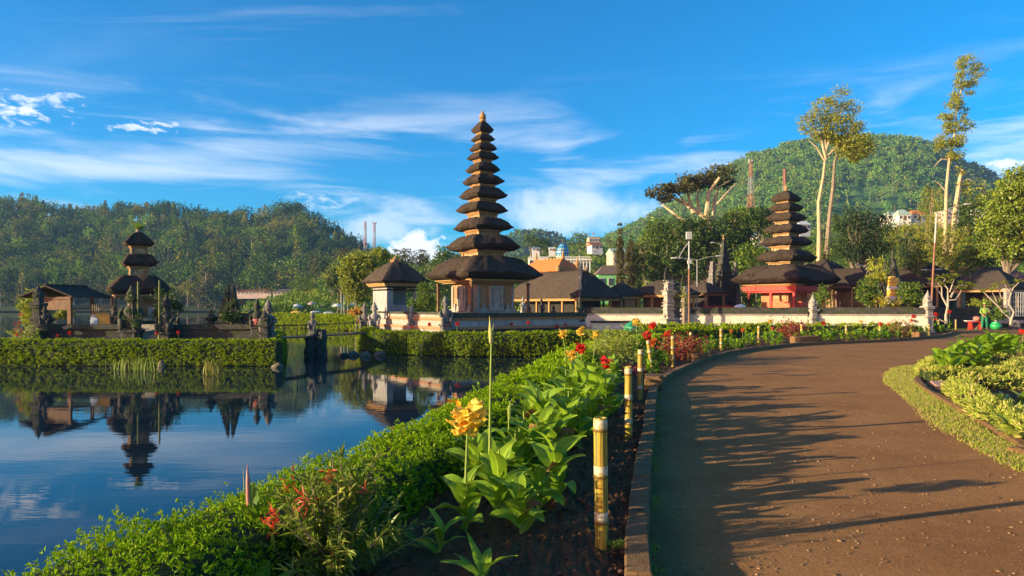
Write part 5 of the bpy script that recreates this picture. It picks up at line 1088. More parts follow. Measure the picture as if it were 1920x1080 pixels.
for x, y, Y, H, c, lb in ((1195, 606, 18.5, 1.05, M_fy, 'tall yellow canna flower standing up beside the frog statue'), (1222, 612, 19, 1.0, M_fr, 'red canna flowers, upper one above the leaning bamboo post'), (1213, 632, 17.5, .82, M_fr, 'red canna flowers, lower ones beside the leaning bamboo post'), (1222, 644, 17, .62, M_fo, 'orange red canna flower low behind the leaning bamboo post'), (1251, 628, 19.5, .8, M_fr, 'single red canna bud left of the dark red shrub'), (1780, 585, 40.5, 1.5, M_fr, 'tall canna with red flowers at the foot of the frangipani tree'), (1758, 590, 40, 1.3, M_fr, 'canna with red flowers behind the farthest bamboo posts'), (1545, 606, 34, 1.15, M_fr, 'tall red canna flower before the white wall below the shrubs'), (1716, 594, 36, 1.2, M_fr, 'red canna flowers before the white wall below the leafy bushes'), (1445, 603, 34, 1.15, M_fy, 'pale yellow canna flower before the white wall below the red shrine')):
    p = P(x, y, Y); canna('canna', lb, (p.x, Y, 0), H*.5, 7, .34, .13, int(x), stemh=p.z-.05, flw=c, fs=.14, seg=4, mat=M_canna2)
# plants at the foot of the temple wall
rg = np.random.default_rng(5)
wp = [canna('canna', 'small leafy plant at the foot of the tower island wall', (0, 0, -50), .3, 8, .3, .1, 400+k, seg=4, mat=M_canna2, stemh=.3, group='small plants along the tower island wall', el=(1.2, .2)) for k in range(3)]
wf = canna('canna', 'small red flowered plant at the foot of the tower island wall', (0, 0, -50), .3, 7, .28, .1, 410, seg=4, mat=M_canna2, stemh=.62, flw=M_fr, fs=.13, group='red flowered plants along the tower island wall')
for i in range(52):
    t = rg.random(); s = rg.uniform(.4, 1.0)
    if t < .38: q = LE+(CC-LE)*(t/.38)+np.array((-.82, -.57))*s
    else: q = CC+(RE-CC)*((t-.38)/.62)+np.array((.57, -.82))*s
    src = wp[i % 3] if i % 6 else wf; place(src, (q[0], q[1], .05), rg.uniform(0, 6.3), rg.uniform(.6, 1.0))
for i in range(16):
    x = rg.uniform(85, 500); q = px2(x, 26.2); place(wp[i % 3] if i % 4 else wf, (q[0], q[1], .05), rg.uniform(0, 6.3), rg.uniform(.45, .7))
bush('yellow green leafy plant with red flower at the left end of the island wall', (*px2(45, 26.3), 0), .55, .4, .75, 500, .14, M_varieg, 8, .4)
bush('red flowering plant at the very left of the island hedge', (*px2(34, 26.8), 0), .12, .12, .95, 60, .12, M_fr, 9, .4, dz=.25)
# right bed plants
rp = [(1765, 705, .9), (1790, 700, 1), (1800, 690, 1.1), (1830, 700, 1), (1820, 682, 1.15), (1850, 690, 1), (1845, 675, 1.2), (1870, 680, 1.15), (1885, 672, 1.1), (1780, 712, .8), (1862, 668, 1.2), (1900, 668, 1)]
RPs = [canna('canna', 'broad leaved canna in the right hand bed beyond the lime border', (0, 0, -50), .5, 10, .46, .19, 500+k, seg=6, mat=M_canna, stemh=.4, group='cannas in the right bed', el=(1.15, 0)) for k in range(4)]
for i, (x, y, s) in enumerate(rp): g = G(x, y, .04); place(RPs[i % 4], g, i*1.3, s*1.1, s*1.3)
ry = [(1850, 775), (1880, 765), (1905, 790), (1915, 760), (1930, 800), (1890, 800), (1868, 790), (1940, 780), (1960, 830), (1900, 820)]
YPs = [canna('ginger_plant', 'low yellow green leafed plant in the near right bed', (0, 0, -50), .2, 9, .38, .11, 520+k, seg=6, mat=leafm('yellowgreen_blade', (.16, .26, .02), (.34, .40, .05), .35, .4, blade=True, spec=.5), stemh=.15, group='low plants in the near right bed', el=(.9, -.1)) for k in range(3)]
for i, (x, y) in enumerate(ry): g = G(x, y, .04); place(YPs[i % 3], g, i*1.7, .85)
canna('canna', 'canna with one red flower at the right edge behind the paving', (*px2(1915, 21.5), 0), .4, 8, .4, .14, 530, stemh=.65, flw=M_fr, fs=.14, seg=4, mat=M_canna2)
for i, x in enumerate((1890, 1905, 1925)): place(YPs[i], (*px2(x, 20.5+i*.4), .0), i, .9) if False else copy_thing(YPs[i], (*px2(x, 20.5+i*.4), .0), i, .9)
# reeds standing in the water before the island hedge
M_rock = mk('mossy_rock', (.12, .10, .07), (.26, .22, .16), 6, .9, 1.0, 16, (.05, .06, .02), .52, 3)
def reeds(label, x, y, n, h, seed, mat, s=.3):
    g = G(x, y, WZ); m = MB(); rg = random.Random(seed)
    for i in range(n): m.blade((rg.gauss(0, s), rg.gauss(0, s*.3), 0), rg.uniform(0, 6.28), h*rg.uniform(.5, 1.1), .022, 1.5, rg.uniform(.6, 1.4), 4, seed=i)
    return tag(m.build('reeds', mat, loc=(g.x, g.y, WZ-.03)), label, 'reeds')
M_reed = leafm('reed_leaf', (.20, .30, .03), (.40, .46, .08), .3)
reeds('grassy reeds in the water before the island hedge, left clump', 230, 695, 40, .5, 1, M_reed); reeds('grassy reeds in the water before the island hedge, below the shrine steps', 268, 697, 50, .6, 2, M_reed, .2)
reeds('yellowish tuft of reeds standing alone in the water', 394, 704, 46, .62, 3, leafm('yellow_reed', (.34, .32, .05), (.5, .46, .1), .3), .13)
r1 = tag((lambda m: m.build('rock', M_rock, loc=tuple(G(303, 688, WZ))))(MB().loft([(.10, .09, -.1, 3), (.11, .1, .08, 3), (.05, .06, .22, 2.5)], 4, jit=3)), 'small upright rock at the foot of the island hedge', 'rock')
for i, (x, y, s, lb) in enumerate(((646, 668, .16, 'dark pointed rock at the tip of the tower island'), (664, 667, .22, 'grey rock under the hedge at the island tip, leftmost of three'), (686, 668, .24, 'grey rock under the hedge at the island tip, middle of three'), (712, 667, .22, 'grey rock under the hedge at the island tip, rightmost of three'), (520, 689, .2, 'flat grey rock at the end of the left island hedge'))):
    g = G(x, y, WZ); m = MB(); m.loft([(s, s*.7, -.15, 3), (s*1.05, s*.8, .05, 3), (s*.8, s*.6, s*.6, 3), (s*.3, s*.2, s*.85, 3)], 5, jit=2, seed=i+3); o = tag(m.build('rock', M_rock if i else M_stone_dk, loc=tuple(g)), lb, 'rock'); carve(o.data, s*.3, 2.5, i)

# ---------------------------------------------------------------- loose stones, crumbs of soil, verge grass
def stones(name, n, fn, smin, smax, mat, seed, kind='stuff'):
    rg = np.random.default_rng(seed); ico = np.array([(0, 0, 1), (.89, 0, .45), (.28, .85, .45), (-.72, .53, .45), (-.72, -.53, .45), (.28, -.85, .45), (.72, .53, -.45), (-.28, .85, -.45), (-.89, 0, -.45), (-.28, -.85, -.45), (.72, -.53, -.45), (0, 0, -1)])
    fc = np.array([(0, 1, 2), (0, 2, 3), (0, 3, 4), (0, 4, 5), (0, 5, 1), (1, 6, 2), (2, 7, 3), (3, 8, 4), (4, 9, 5), (5, 10, 1), (6, 7, 2), (7, 8, 3), (8, 9, 4), (9, 10, 5), (10, 6, 1), (11, 7, 6), (11, 8, 7), (11, 9, 8), (11, 10, 9), (11, 6, 10)])
    p = fn(n, rg); n = len(p); s = smin+(smax-smin)*rg.random(n)**5; V = ico[None]*(1+rg.normal(0, .18, (n, 12, 1))); sc = np.stack([s*rg.uniform(.8, 1.5, n), s*rg.uniform(.6, 1.2, n), s*rg.uniform(.35, .7, n)], 1); V = V*sc[:, None]
    a = rg.uniform(0, 6.28, n); c, d = np.cos(a)[:, None], np.sin(a)[:, None]; V = np.stack([V[..., 0]*c-V[..., 1]*d, V[..., 0]*d+V[..., 1]*c, V[..., 2]], -1)+p[:, None]
    m = MB(); m.addarr(V.reshape(-1, 3), (np.arange(n)[:, None, None]*12+fc[None]).reshape(-1, 3)); return tag(m.build(name, mat), kind=kind)
M_gravel = leafm('gravel_stone', (.14, .07, .03), (.36, .22, .12), 0, .9, spec=.2)
M_clod = leafm('soil_clod', (.05, .025, .015), (.15, .08, .05), 0, .95, spec=.1)
kx = np.array(KERB)
def on_path(n, rg):
    y = 2.6+17*rg.random(n)**1.6; xl = np.interp(y, kx[:, 1], kx[:, 0])+.02; xr = np.minimum(np.interp(y, VERGE_L[:, 1], VERGE_L[:, 0]), y*.76); x = xl+(xr-xl)*rg.random(n); return np.stack([x, y, np.full(n, .006)], 1)
stones('gravel', 6500, on_path, .002, .013, M_gravel, 1)
hx = np.array(HB)
def on_bed(n, rg):
    y = 2.6+11*rg.random(n)**1.4; xl = np.interp(y, hx[:, 1], hx[:, 0]); xr = np.interp(y, kx[:, 1], kx[:, 0])-.14; x = xl+(xr-xl)*rg.random(n); return np.stack([x, y, np.full(n, .052)], 1)
stones('soil_clods', 9000, on_bed, .005, .024, M_clod, 2)
M_vg = leafm('verge_blade', (.20, .28, .02), (.42, .44, .05), .3, .6, c3=(.42, .30, .14), c3p=.3)
rg = np.random.default_rng(4); n = 52000; y = 5.2+13*rg.random(n)**1.3; u = rg.random(n)**.8
xl = np.interp(y, VERGE_L[:, 1], VERGE_L[:, 0])-.12; xr = np.interp(y, VERGE_R[:, 1], VERGE_R[:, 0]); x = xl+(xr-xl)*u+rg.normal(0, .04, n)
keep = (np.sin(x*3.1+y*1.7)+np.sin(y*4.3-x*2)+rg.normal(0, .9, n) > -1.15); x, y = x[keep], y[keep]; n = len(x)
m = MB(); D = np.stack([rg.normal(0, .6, n), rg.normal(0, .6, n), np.ones(n)], 1); L = rg.uniform(.012, .038, n)*(1+y*.035); m.leaves(np.stack([x, y, np.full(n, .008)], 1), D, unit(n, rg), L, L*.22+y*.0003, .1)
tag(m.build('grass', M_vg), kind='stuff')
# weeds and moss tufts along the near kerb foot
n = 2600; y = 2.5+10*rg.random(n)**1.3; x = np.interp(y, kx[:, 1], kx[:, 0])+np.abs(rg.normal(0, .035, n))+.005; keep = np.sin(y*5)+np.sin(y*13+1)+rg.normal(0, .4, n) > .4; x, y = x[keep], y[keep]; n = len(x)
m = MB(); L = rg.uniform(.012, .04, n); m.leaves(np.stack([x, y, np.full(n, .004)], 1), np.stack([rg.normal(.3, .6, n), rg.normal(0, .6, n), np.ones(n)], 1), unit(n, rg), L, L*.3, .1); tag(m.build('kerb_weeds', M_vg), kind='stuff')
g = G(1150, 1030, .04); bush('tiny fresh green weed tuft between the nearest bamboo post and kerb', (g.x+.005, g.y, .04), .04, .06, .07, 160, .022, leafm('fresh_leaf', (.2, .34, .03), (.36, .5, .05), .35), 90, .3, 'weed', 'weed')

for i, (x, y, h) in enumerate(((455, 935, .20), (573, 905, .17), (500, 925, .12))):
    p = P(x, y, 4.35 if i != 1 else 4.9); m = MB(); m.tube([(0, 0, -.08), (.008, 0, h*.5), (.002+.012*i, 0, h)], [.0035, .003, .001], 5); tag(m.build('grass_stalk', M_stem, loc=tuple(p)), ('thin grass stalk rising from the near hedge left of the pink bud', 'thin slanting grass stalk rising from the near hedge above the red tipped bush', 'short grass stalk in the near hedge between the pink bud and the bush')[i], 'grass stalk')
rg = np.random.default_rng(41); n = 420; y = 2.8+13*rg.random(n)**1.4; x = np.interp(y, kx[:, 1], kx[:, 0])+.02+np.abs(rg.normal(0, .45, n)); keep = rg.random(n) < np.exp(-(x-np.interp(y, kx[:, 1], kx[:, 0]))*.8)+.12; x, y = x[keep], y[keep]; n = len(x)
m = MB(); a = rg.uniform(0, 6.28, n); L = rg.uniform(.015, .05, n); m.leaves(np.stack([x, y, np.full(n, .012)], 1), np.stack([np.cos(a), np.sin(a), rg.uniform(-.05, .15, n)], 1), np.tile([0, 0, 1.], (n, 1))+unit(n, rg)*.3, L, L*.35, .25); tag(m.build('fallen_leaves', M_dry), kind='stuff')
# ---------------------------------------------------------------- trees
M_tl = leafm('tree_leaf', (.055, .12, .012), (.15, .24, .02), .3, .5, c3=(.24, .30, .03), c3p=.15)
M_tdk = leafm('dark_tree_leaf', (.022, .055, .008), (.075, .125, .015), .25, .5, c3=(.12, .17, .02), c3p=.2)
M_tyl = leafm('yellow_tree_leaf', (.18, .24, .02), (.36, .38, .03), .35, .5)
M_tbr = leafm('dull_olive_leaf', (.07, .075, .018), (.15, .14, .04), .25, .6)
M_tpine = leafm('pine_leaf', (.02, .05, .012), (.06, .10, .022), .2, .6)
M_euc = leafm('eucalyptus_leaf', (.20, .25, .02), (.42, .43, .04), .35, .5, c3=(.34, .24, .05), c3p=.1)
def branch(m, pts, r0, r1, n=6):
    k = len(pts); m.tube(pts, [r0+(r1-r0)*i/(k-1) for i in range(k)], n)
def tree(label, x, Y, zb, H, lobes, nleaf, leaf, mat, seed=1, tr=.18, bark=None, fork=.35, name='tree', cat='tree', group=None, wl=.5, lean=0, shell=.75, spread=.28, droop=0, up=.45, clump=None, limbs=None, loc=None):
    """lobes in local metres relative to the foot; trunk with limbs reaching into each lobe"""
    r = thing(name, label, cat, loc or ((x-960)/F*Y, Y, zb), 0, group); rg = random.Random(seed); m = MB()
    f = H*fork; branch(m, [(0, 0, -.4), (lean*.3, 0, f*.5), (lean, 0, f)], tr, tr*.75)
    for i, l in enumerate(lobes if limbs is None else lobes[:limbs]):
        e = Vector(l[:3]); s = Vector((lean, 0, f*rg.uniform(.75, 1))); mid = s.lerp(e, .5)+Vector((rg.uniform(-.1, .1), rg.uniform(-.1, .1), rg.uniform(-.05, .1)))*l[3]
        branch(m, [s, mid, e, e+Vector((rg.uniform(-.3, .3)*l[3], 0, l[5]*.5))], tr*.55, tr*.12, 5)
        for j in range(2):
            u = Vector((rg.uniform(-1, 1)*l[3], rg.uniform(-1, 1)*l[4], rg.uniform(0, 1)*l[5]))*.8; branch(m, [mid, mid.lerp(e+u, .5), e+u], tr*.25, tr*.05, 4)
    m.build('trunk', bark or M_bark, r)
    m = MB(); crown(m, lobes, nleaf, leaf, np.random.default_rng(seed), wl=wl, shell=shell, spread=spread, droop=droop, up=up, clump=clump); m.build('crown', mat, r); return r
def px_lobes(x0, Y, zb, L):
    """lobes given as picture ellipses (px, py, rx, ry) at depth Y"""
    out = []
    for l in L:
        x, y, rx, ry = l[:4]; dy = l[4] if len(l) > 4 else 0
        out.append(((x-x0)/F*Y, dy, zpix(y, Y)-zb, rx/F*Y, (rx+ry)/2/F*Y, ry/F*Y))
    return out
def ptree(label, x0, Y, zb, lob, nleaf, leaf, mat, seed, **k):
    L = px_lobes(x0, Y, zb, lob); H = max(l[2]+l[5] for l in L); return tree(label, x0, Y, zb, H, L, nleaf, leaf, mat, seed, **k)
# umbrella shaped tree with pale limbs
ut = thing('umbrella_tree', 'flat crowned umbrella tree with bare pale limbs above the dark banyan', 'tree', ((1300-960)/F*82, 82, 4)); Yt = 82
def U(x, y, dy=0): return ((x-1300)/F*Yt, dy, zpix(y, Yt)-4)
m = MB()
for pts, r in (([(1335, 500), (1330, 440), (1322, 400), (1330, 360), (1345, 335)], .45), ([(1322, 410), (1300, 385), (1270, 372), (1235, 358)], .28), ([(1330, 440), (1295, 425), (1262, 402), (1240, 380)], .3), ([(1300, 400), (1294, 370), (1285, 350)], .22), ([(1335, 430), (1342, 380), (1352, 348), (1375, 335)], .28), ([(1318, 405), (1310, 375), (1312, 350)], .2), ([(1290, 392), (1278, 370), (1256, 352)], .16), ([(1340, 385), (1360, 362), (1378, 345)], .14), ([(1332, 455), (1318, 440), (1305, 428)], .3)):
    branch(m, [U(x, y, random.uniform(-1, 1)) for x, y in pts], r, r*.35, 6)
m.build('trunk', M_bark_lt, ut)
m = MB(); L = [(1352, 322, 26, 11), (1330, 333, 30, 12), (1370, 336, 16, 7), (1300, 345, 22, 10), (1282, 338, 14, 8), (1268, 355, 22, 10), (1240, 358, 18, 8), (1222, 366, 14, 6), (1245, 374, 18, 6), (1310, 340, 20, 9), (1376, 322, 9, 5)]
crown(m, [(U(x, y)[0], random.uniform(-2, 2), U(x, y)[2], rx/F*Yt, rx/F*Yt, ry/F*Yt*.75) for x, y, rx, ry in L], 5200, .34, np.random.default_rng(3), up=.7, wl=.6, shell=.6, spread=.33, clump=150); m.build('crown', M_tbr, ut)
ptree('huge dark green banyan with broad rounded crown behind the stone gate', 1330, 72, 1, [(1270, 440, 46, 28), (1330, 436, 50, 26), (1375, 430, 35, 26), (1250, 480, 34, 40), (1300, 480, 45, 42), (1360, 470, 36, 42), (1235, 515, 24, 20), (1395, 445, 22, 24)], 17000, .3, M_tdk, 4, tr=.9, clump=420, spread=.2)
ptree('bright green bushy tree on the slope left of the banyan', 1228, 80, 2, [(1225, 450, 22, 22), (1240, 432, 24, 20), (1212, 480, 18, 18)], 2200, .4, M_tl, 5, tr=.3)
ptree('dull leaved tree with yellow top between cypress and banyan', 1212, 76, 1.5, [(1205, 475, 14, 20), (1196, 500, 16, 22), (1215, 505, 16, 20)], 1700, .3, M_tbr, 6, tr=.2)
ptree('wide green tree on the slope left of the seven tier tower', 1410, 90, 3, [(1405, 410, 26, 16), (1430, 405, 22, 14), (1385, 405, 20, 15), (1440, 425, 18, 14)], 2600, .42, M_tl, 7, tr=.35)
ptree('light green bush on the slope directly left of the red shrine', 1405, 66, .5, [(1405, 480, 24, 20), (1395, 505, 26, 18), (1420, 465, 16, 14), (1380, 520, 18, 14)], 2600, .3, M_tl, 8, tr=.15)
ptree('dark conifer bush between the tiled roof and seven tier tower', 1418, 64, .5, [(1420, 500, 14, 14), (1410, 515, 16, 10)], 900, .28, M_tdk, 9, tr=.12)
# eucalyptus pair
eu = thing('eucalyptus', 'tall eucalyptus with forked pale trunk and airy crown left of the mountain top', 'tree', ((1545-960)/F*72, 72, 1)); Yt = 72
def U2(x, y, x0=1545, dy=0): return ((x-x0)/F*Yt, dy, zpix(y, Yt)-1)
m = MB()
for pts, r, r1 in (([(1535, 500), (1536, 440), (1535, 380), (1544, 330), (1549, 280), (1545, 240)], .25, .07), ([(1549, 300), (1540, 262), (1522, 230)], .16, .04), ([(1549, 280), (1562, 240), (1572, 205)], .16, .04), ([(1545, 300), (1530, 275), (1515, 262)], .1, .03), ([(1552, 292), (1575, 270), (1592, 262)], .12, .03)): branch(m, [U2(x, y) for x, y in pts], r, r1, 7)
m.build('trunk', M_bark_lt, eu)
m = MB(); L = [(1570, 185, 22, 22), (1545, 205, 20, 20), (1590, 205, 18, 18), (1520, 228, 20, 16), (1560, 230, 26, 18), (1590, 240, 22, 16), (1510, 246, 10, 12), (1540, 250, 20, 10), (1602, 262, 28, 16), (1615, 275, 20, 16), (1580, 278, 20, 14), (1600, 292, 14, 8), (1566, 262, 16, 12)]
crown(m, [(*U2(x, y), rx/F*Yt, rx/F*Yt*.8, ry/F*Yt) for x, y, rx, ry in L], 11000, .25, np.random.default_rng(4), up=.1, wl=.4, shell=.6, spread=.3, droop=.35, clump=210); m.build('crown', M_euc, eu)
eu = thing('eucalyptus', 'dark leaning second eucalyptus trunk with stripped bark in front of the mountain', 'tree', ((1550-960)/F*73, 73, 1)); m = MB()
for pts, r, r1 in (([(1548, 500), (1552, 450), (1556, 400), (1562, 350), (1565, 300), (1578, 262)], .32, .07), ([(1560, 370), (1568, 340), (1574, 330)], .08, .02)): branch(m, [U2(x, y, 1550) for x, y in pts], r, r1, 7)
m.build('trunk', M_bark, eu); m = MB(); crown(m, [(*U2(x, y, 1550), rx/F*Yt, rx/F*Yt, ry/F*Yt) for x, y, rx, ry in ((1560, 470, 16, 12), (1535, 480, 14, 12), (1585, 270, 12, 10), (1572, 250, 10, 10), (1572, 405, 6, 8))], 800, .27, np.random.default_rng(5), up=.1, wl=.4, droop=.3); m.build('crown', M_euc, eu)
eu = thing('eucalyptus', 'tallest slim eucalyptus with narrow wispy crown at the right', 'tree', ((1775-960)/F*72, 72, 1)); m = MB()
for pts, r, r1 in (([(1772, 480), (1773, 420), (1775, 350), (1780, 300), (1790, 250), (1795, 200), (1808, 140)], .22, .03), ([(1780, 300), (1765, 298), (1752, 312)], .08, .03), ([(1774, 360), (1762, 345), (1750, 338)], .07, .02), ([(1790, 240), (1803, 225), (1815, 215)], .08, .03)): branch(m, [U2(x, y, 1775) for x, y in pts], r, r1, 7)
m.build('trunk', M_bark_lt, eu)
m = MB(); L = [(1812, 120, 16, 16), (1830, 135, 14, 20), (1802, 150, 14, 16), (1820, 165, 12, 12), (1800, 178, 14, 12), (1790, 195, 16, 12), (1805, 205, 12, 8), (1778, 215, 14, 8), (1795, 235, 20, 14), (1775, 240, 12, 10), (1812, 232, 10, 14), (1768, 268, 14, 12), (1795, 265, 16, 10), (1762, 282, 10, 8), (1790, 290, 14, 8)]
crown(m, [(*U2(x, y, 1775), rx/F*Yt, rx/F*Yt*.8, ry/F*Yt) for x, y, rx, ry in L], 7500, .24, np.random.default_rng(6), up=.1, wl=.4, shell=.6, spread=.3, droop=.35, clump=150); m.build('crown', M_euc, eu)
eu = thing('broken_tree', 'broken splintered tree trunk beside the tallest eucalyptus', 'tree', ((1790-960)/F*72, 72, 1)); m = MB()
branch(m, [U2(x, y, 1790) for x, y in ((1784, 480), (1788, 420), (1795, 370), (1800, 335), (1805, 318))], .34, .12, 7); branch(m, [U2(x, y, 1790) for x, y in ((1798, 345), (1815, 335), (1830, 345))], .08, .02, 5)
branch(m, [U2(x, y, 1790) for x, y in ((1786, 440), (1812, 425), (1825, 445))], .07, .02, 5); m.build('trunk', M_bark_lt, eu)
m = MB(); crown(m, [(*U2(x, y, 1790), rx/F*Yt, rx/F*Yt, ry/F*Yt) for x, y, rx, ry in ((1795, 320, 8, 16), (1820, 350, 18, 14), (1826, 375, 16, 16), (1805, 345, 10, 16))], 900, .26, np.random.default_rng(7), up=.1, wl=.4, droop=.3); m.build('crown', M_euc, eu)
ptree('feathery drooping casuarina to the left of the tallest eucalyptus', 1740, 76, 1.5, [(1748, 360, 14, 18), (1745, 395, 18, 22), (1735, 430, 26, 24), (1760, 440, 24, 22), (1725, 460, 26, 20)], 3800, .3, M_euc, 21, wl=.25, droop=.7, tr=.2)
ptree('broad dark layered cedar right of the forked eucalyptus', 1610, 64, .8, [(1612, 405, 34, 12), (1590, 425, 30, 13), (1635, 430, 38, 14), (1600, 450, 42, 14), (1640, 460, 38, 14), (1585, 470, 26, 13), (1620, 480, 46, 14), (1655, 410, 16, 10)], 8000, .26, M_tpine, 22, up=.9, shell=.5, tr=.4, wl=.4)
ptree('olive feathery tree behind the rusty lamp post', 1750, 62, .8, [(1700, 440, 30, 22), (1740, 455, 34, 26), (1785, 455, 34, 28), (1815, 470, 28, 24), (1720, 480, 34, 20), (1770, 490, 36, 18)], 6500, .26, M_euc, 23, wl=.25, droop=.6, tr=.3)
ptree('dark conical conifer below the feathery olive tree', 1705, 58, .8, [(1705, 455, 10, 20), (1702, 480, 16, 20), (1706, 500, 20, 16)], 1500, .22, M_tpine, 24, tr=.15)
ptree('dark green tree at right with crown under the white hillside house', 1835, 66, .8, [(1830, 400, 26, 26), (1815, 430, 24, 20), (1845, 440, 24, 26), (1830, 480, 30, 24)], 4200, .3, M_tdk, 25, tr=.3)
ptree('bright pointed conifer beside the tiled roof', 1820, 58, .6, [(1818, 470, 10, 24), (1812, 492, 18, 18), (1800, 505, 18, 10)], 1500, .22, M_tl, 26, tr=.12)
ptree('low conical conifer right of the draped statue wings', 1728, 56, .6, [(1726, 480, 8, 14), (1722, 495, 14, 16)], 700, .22, M_tl, 27, tr=.1)
ptree('big glossy leaved tree with dense sunlit crown at the right edge', 1888, 56, .3, [(1905, 345, 34, 34), (1890, 380, 38, 30), (1930, 380, 40, 60), (1868, 425, 32, 28), (1905, 430, 44, 40), (1880, 468, 36, 20), (1935, 470, 36, 26), (1960, 420, 40, 60)], 26000, .26, leafm('glossy_leaf', (.12, .20, .012), (.30, .36, .03), .3, .35, spec=.6), 28, tr=.3, wl=.5, clump=600, spread=.16)
ptree('round leafy bush on the wall left of the draped statue', 1630, 44.5, .9, [(1628, 536, 15, 12), (1620, 550, 13, 11), (1637, 552, 13, 11), (1628, 562, 15, 9)], 2400, .15, M_tl, 30, tr=.06, name='bush', cat='bush')
ptree('round leafy bush on the wall right of the draped statue', 1703, 44.5, .9, [(1705, 540, 15, 11), (1696, 556, 12, 11), (1716, 556, 13, 11), (1706, 564, 16, 7)], 2300, .15, M_tl, 31, tr=.06, name='bush', cat='bush')
ptree('small round bush against the dark hall right of the red shrine', 1541, 45, .9, [(1541, 550, 13, 10), (1541, 560, 15, 10)], 1200, .13, M_tl, 32, tr=.05, name='bush', cat='bush')
ptree('leafy bush in front of the red shrine post', 1404, 47, .8, [(1400, 558, 14, 10), (1410, 565, 12, 8)], 900, .13, M_tdk, 33, tr=.05, name='bush', cat='bush')
ptree('yellow green shrub with long leaves beside the draped statue', 1655, 45, .9, [(1643, 492, 10, 13), (1650, 512, 11, 12), (1640, 522, 10, 8)], 800, .24, leafm('croton_leaf', (.28, .34, .03), (.5, .48, .05), .35), 34, tr=.05, name='shrub', cat='shrub', wl=.3)
ptree('yellow flowered low shrub at the foot of the draped statue', 1650, 44.2, .9, [(1648, 562, 14, 8), (1668, 566, 20, 5)], 700, .13, leafm('yellow_bush_leaf', (.4, .34, .03), (.6, .5, .05), .35), 35, tr=.04, name='shrub', cat='shrub')
ptree('clipped shrub bed with yellow leaves above the dark wall', 1850, 50, .6, [(1835, 568, 16, 5), (1860, 567, 16, 5)], 700, .14, M_tyl, 36, tr=.04, name='shrub', cat='shrub')
ptree('low green plant beside the green urn', 1866, 45.5, 0, [(1868, 590, 15, 9), (1880, 588, 12, 8)], 700, .15, M_tl, 37, tr=.04, name='bush', cat='bush')
# tall cypresses
for x, Y, t, b, w, lb in ((1163, 72, 421, 545, 7, 'tallest slim cypress right of the mosque'), (1182, 70, 445, 545, 9, 'second slim cypress, right of the tallest'), (1192, 74, 462, 545, 8, 'third slim cypress, darkest of the three')):
    zb = zpix(b, Y); H = zpix(t, Y)-zb; r = thing('cypress', lb, 'tree', ((x-960)/F*Y, Y, zb)); m = MB(); branch(m, [(0, 0, -.3), (0, 0, H*.5), (0, 0, H*.95)], .14, .02); m.build('trunk', M_bark, r)
    m = MB(); wd = w/F*Y; rg = np.random.default_rng(x); L = [(rg.normal(0, wd*.12), 0, H*t_, wd*(math.sin(math.pi*min(1, t_*.9+.18))**.7), wd*.8, H*.07) for t_ in np.linspace(.08, .97, 13)]
    crown(m, L, 2600, .22, rg, droop=-.5, shell=.6, clump=130); m.build('crown', M_tpine if w == 8 else M_tbr, r)
# trees behind the kiosk and shore
ptree('yellow green bamboo like tree behind the kiosk, left', 668, 62, 0, [(672, 490, 24, 14), (660, 510, 22, 16), (655, 530, 18, 16), (682, 515, 24, 18), (668, 548, 22, 16), (700, 490, 18, 12)], 5200, .3, M_tyl, 41, tr=.14)
ptree('green tree behind the kiosk roof, right', 715, 66, 0, [(712, 480, 16, 12), (730, 490, 20, 12), (700, 505, 22, 14), (692, 540, 16, 18)], 2600, .3, M_tyl, 42, tr=.14)
ptree('dark green tree on the slope behind the shore gardens', 640, 95, 1, [(640, 515, 16, 12), (625, 525, 16, 10), (650, 500, 12, 10)], 1500, .45, M_tdk, 43, tr=.2)
ptree('round leafy tree standing on the far shore by the boats', 580, 120, 0, [(572, 558, 18, 10), (592, 556, 20, 11), (580, 568, 22, 8)], 1700, .5, M_tyl, 44, tr=.2)
ptree('leafy bush behind the small island pavilion', 80, 30.5, 0, [(75, 558, 18, 13), (62, 575, 18, 13), (92, 552, 15, 12), (70, 592, 20, 12), (115, 590, 16, 12)], 3000, .15, M_tyl, 45, tr=.06, name='bush', cat='bush')
ptree('yellow leaved bush beside the small island pavilion', 55, 31, 0, [(50, 580, 12, 12), (48, 560, 8, 10), (58, 596, 14, 10)], 900, .13, M_tyl, 46, tr=.05, name='bush', cat='bush')
ptree('dense green columnar juniper standing between kiosk and tall tower', 796, 36.0, .9, [(796, 548, 11, 14), (798, 565, 14, 12), (796, 578, 14, 10), (794, 535, 5, 8)], 3400, .09, M_tl, 47, tr=.05, droop=-.4, name='juniper', cat='shrub')
ptree('small broad leaved bush left of the juniper', 775, 36, .9, [(774, 570, 9, 8), (778, 580, 9, 6)], 500, .13, M_tl, 48, tr=.04, name='bush', cat='bush')
ptree('dark leafy shrub overgrowing the shrine right side on the island', 312, 28.2, .2, [(310, 560, 18, 18), (320, 580, 18, 18), (305, 590, 16, 14)], 1700, .12, M_tdk, 49, tr=.05, name='bush', cat='bush')
# airy trees seen through the tower gap
for i, (x, Y, yy, w, lb) in enumerate(((768, 150, 478, 14, 'thin airy tree against the white cloud, left one'), (795, 150, 486, 12, 'thin airy tree against the white cloud, right one'), (830, 130, 476, 18, 'taller leafy tree left of the tower neck'), (995, 200, 448, 12, 'lone round tree on the ridge under the distant hill'), (1018, 200, 455, 11, 'smaller tree right of the lone round ridge tree'), (1088, 190, 446, 16, 'dark ridge tree left of the hilltop building'))):
    zb = h_vil(np.array([x*1.0]), np.array([float(Y)]))[0]
    ptree(lb, x, Y, zb, [(x, yy, w, w*.6), (x-w*.5, yy+w*.6, w*.8, w*.6), (x+w*.5, yy+w*.7, w*.8, w*.6)], 500 if i < 2 else 900, .55, M_tbr if i < 2 else M_tl, 50+i, tr=.25)
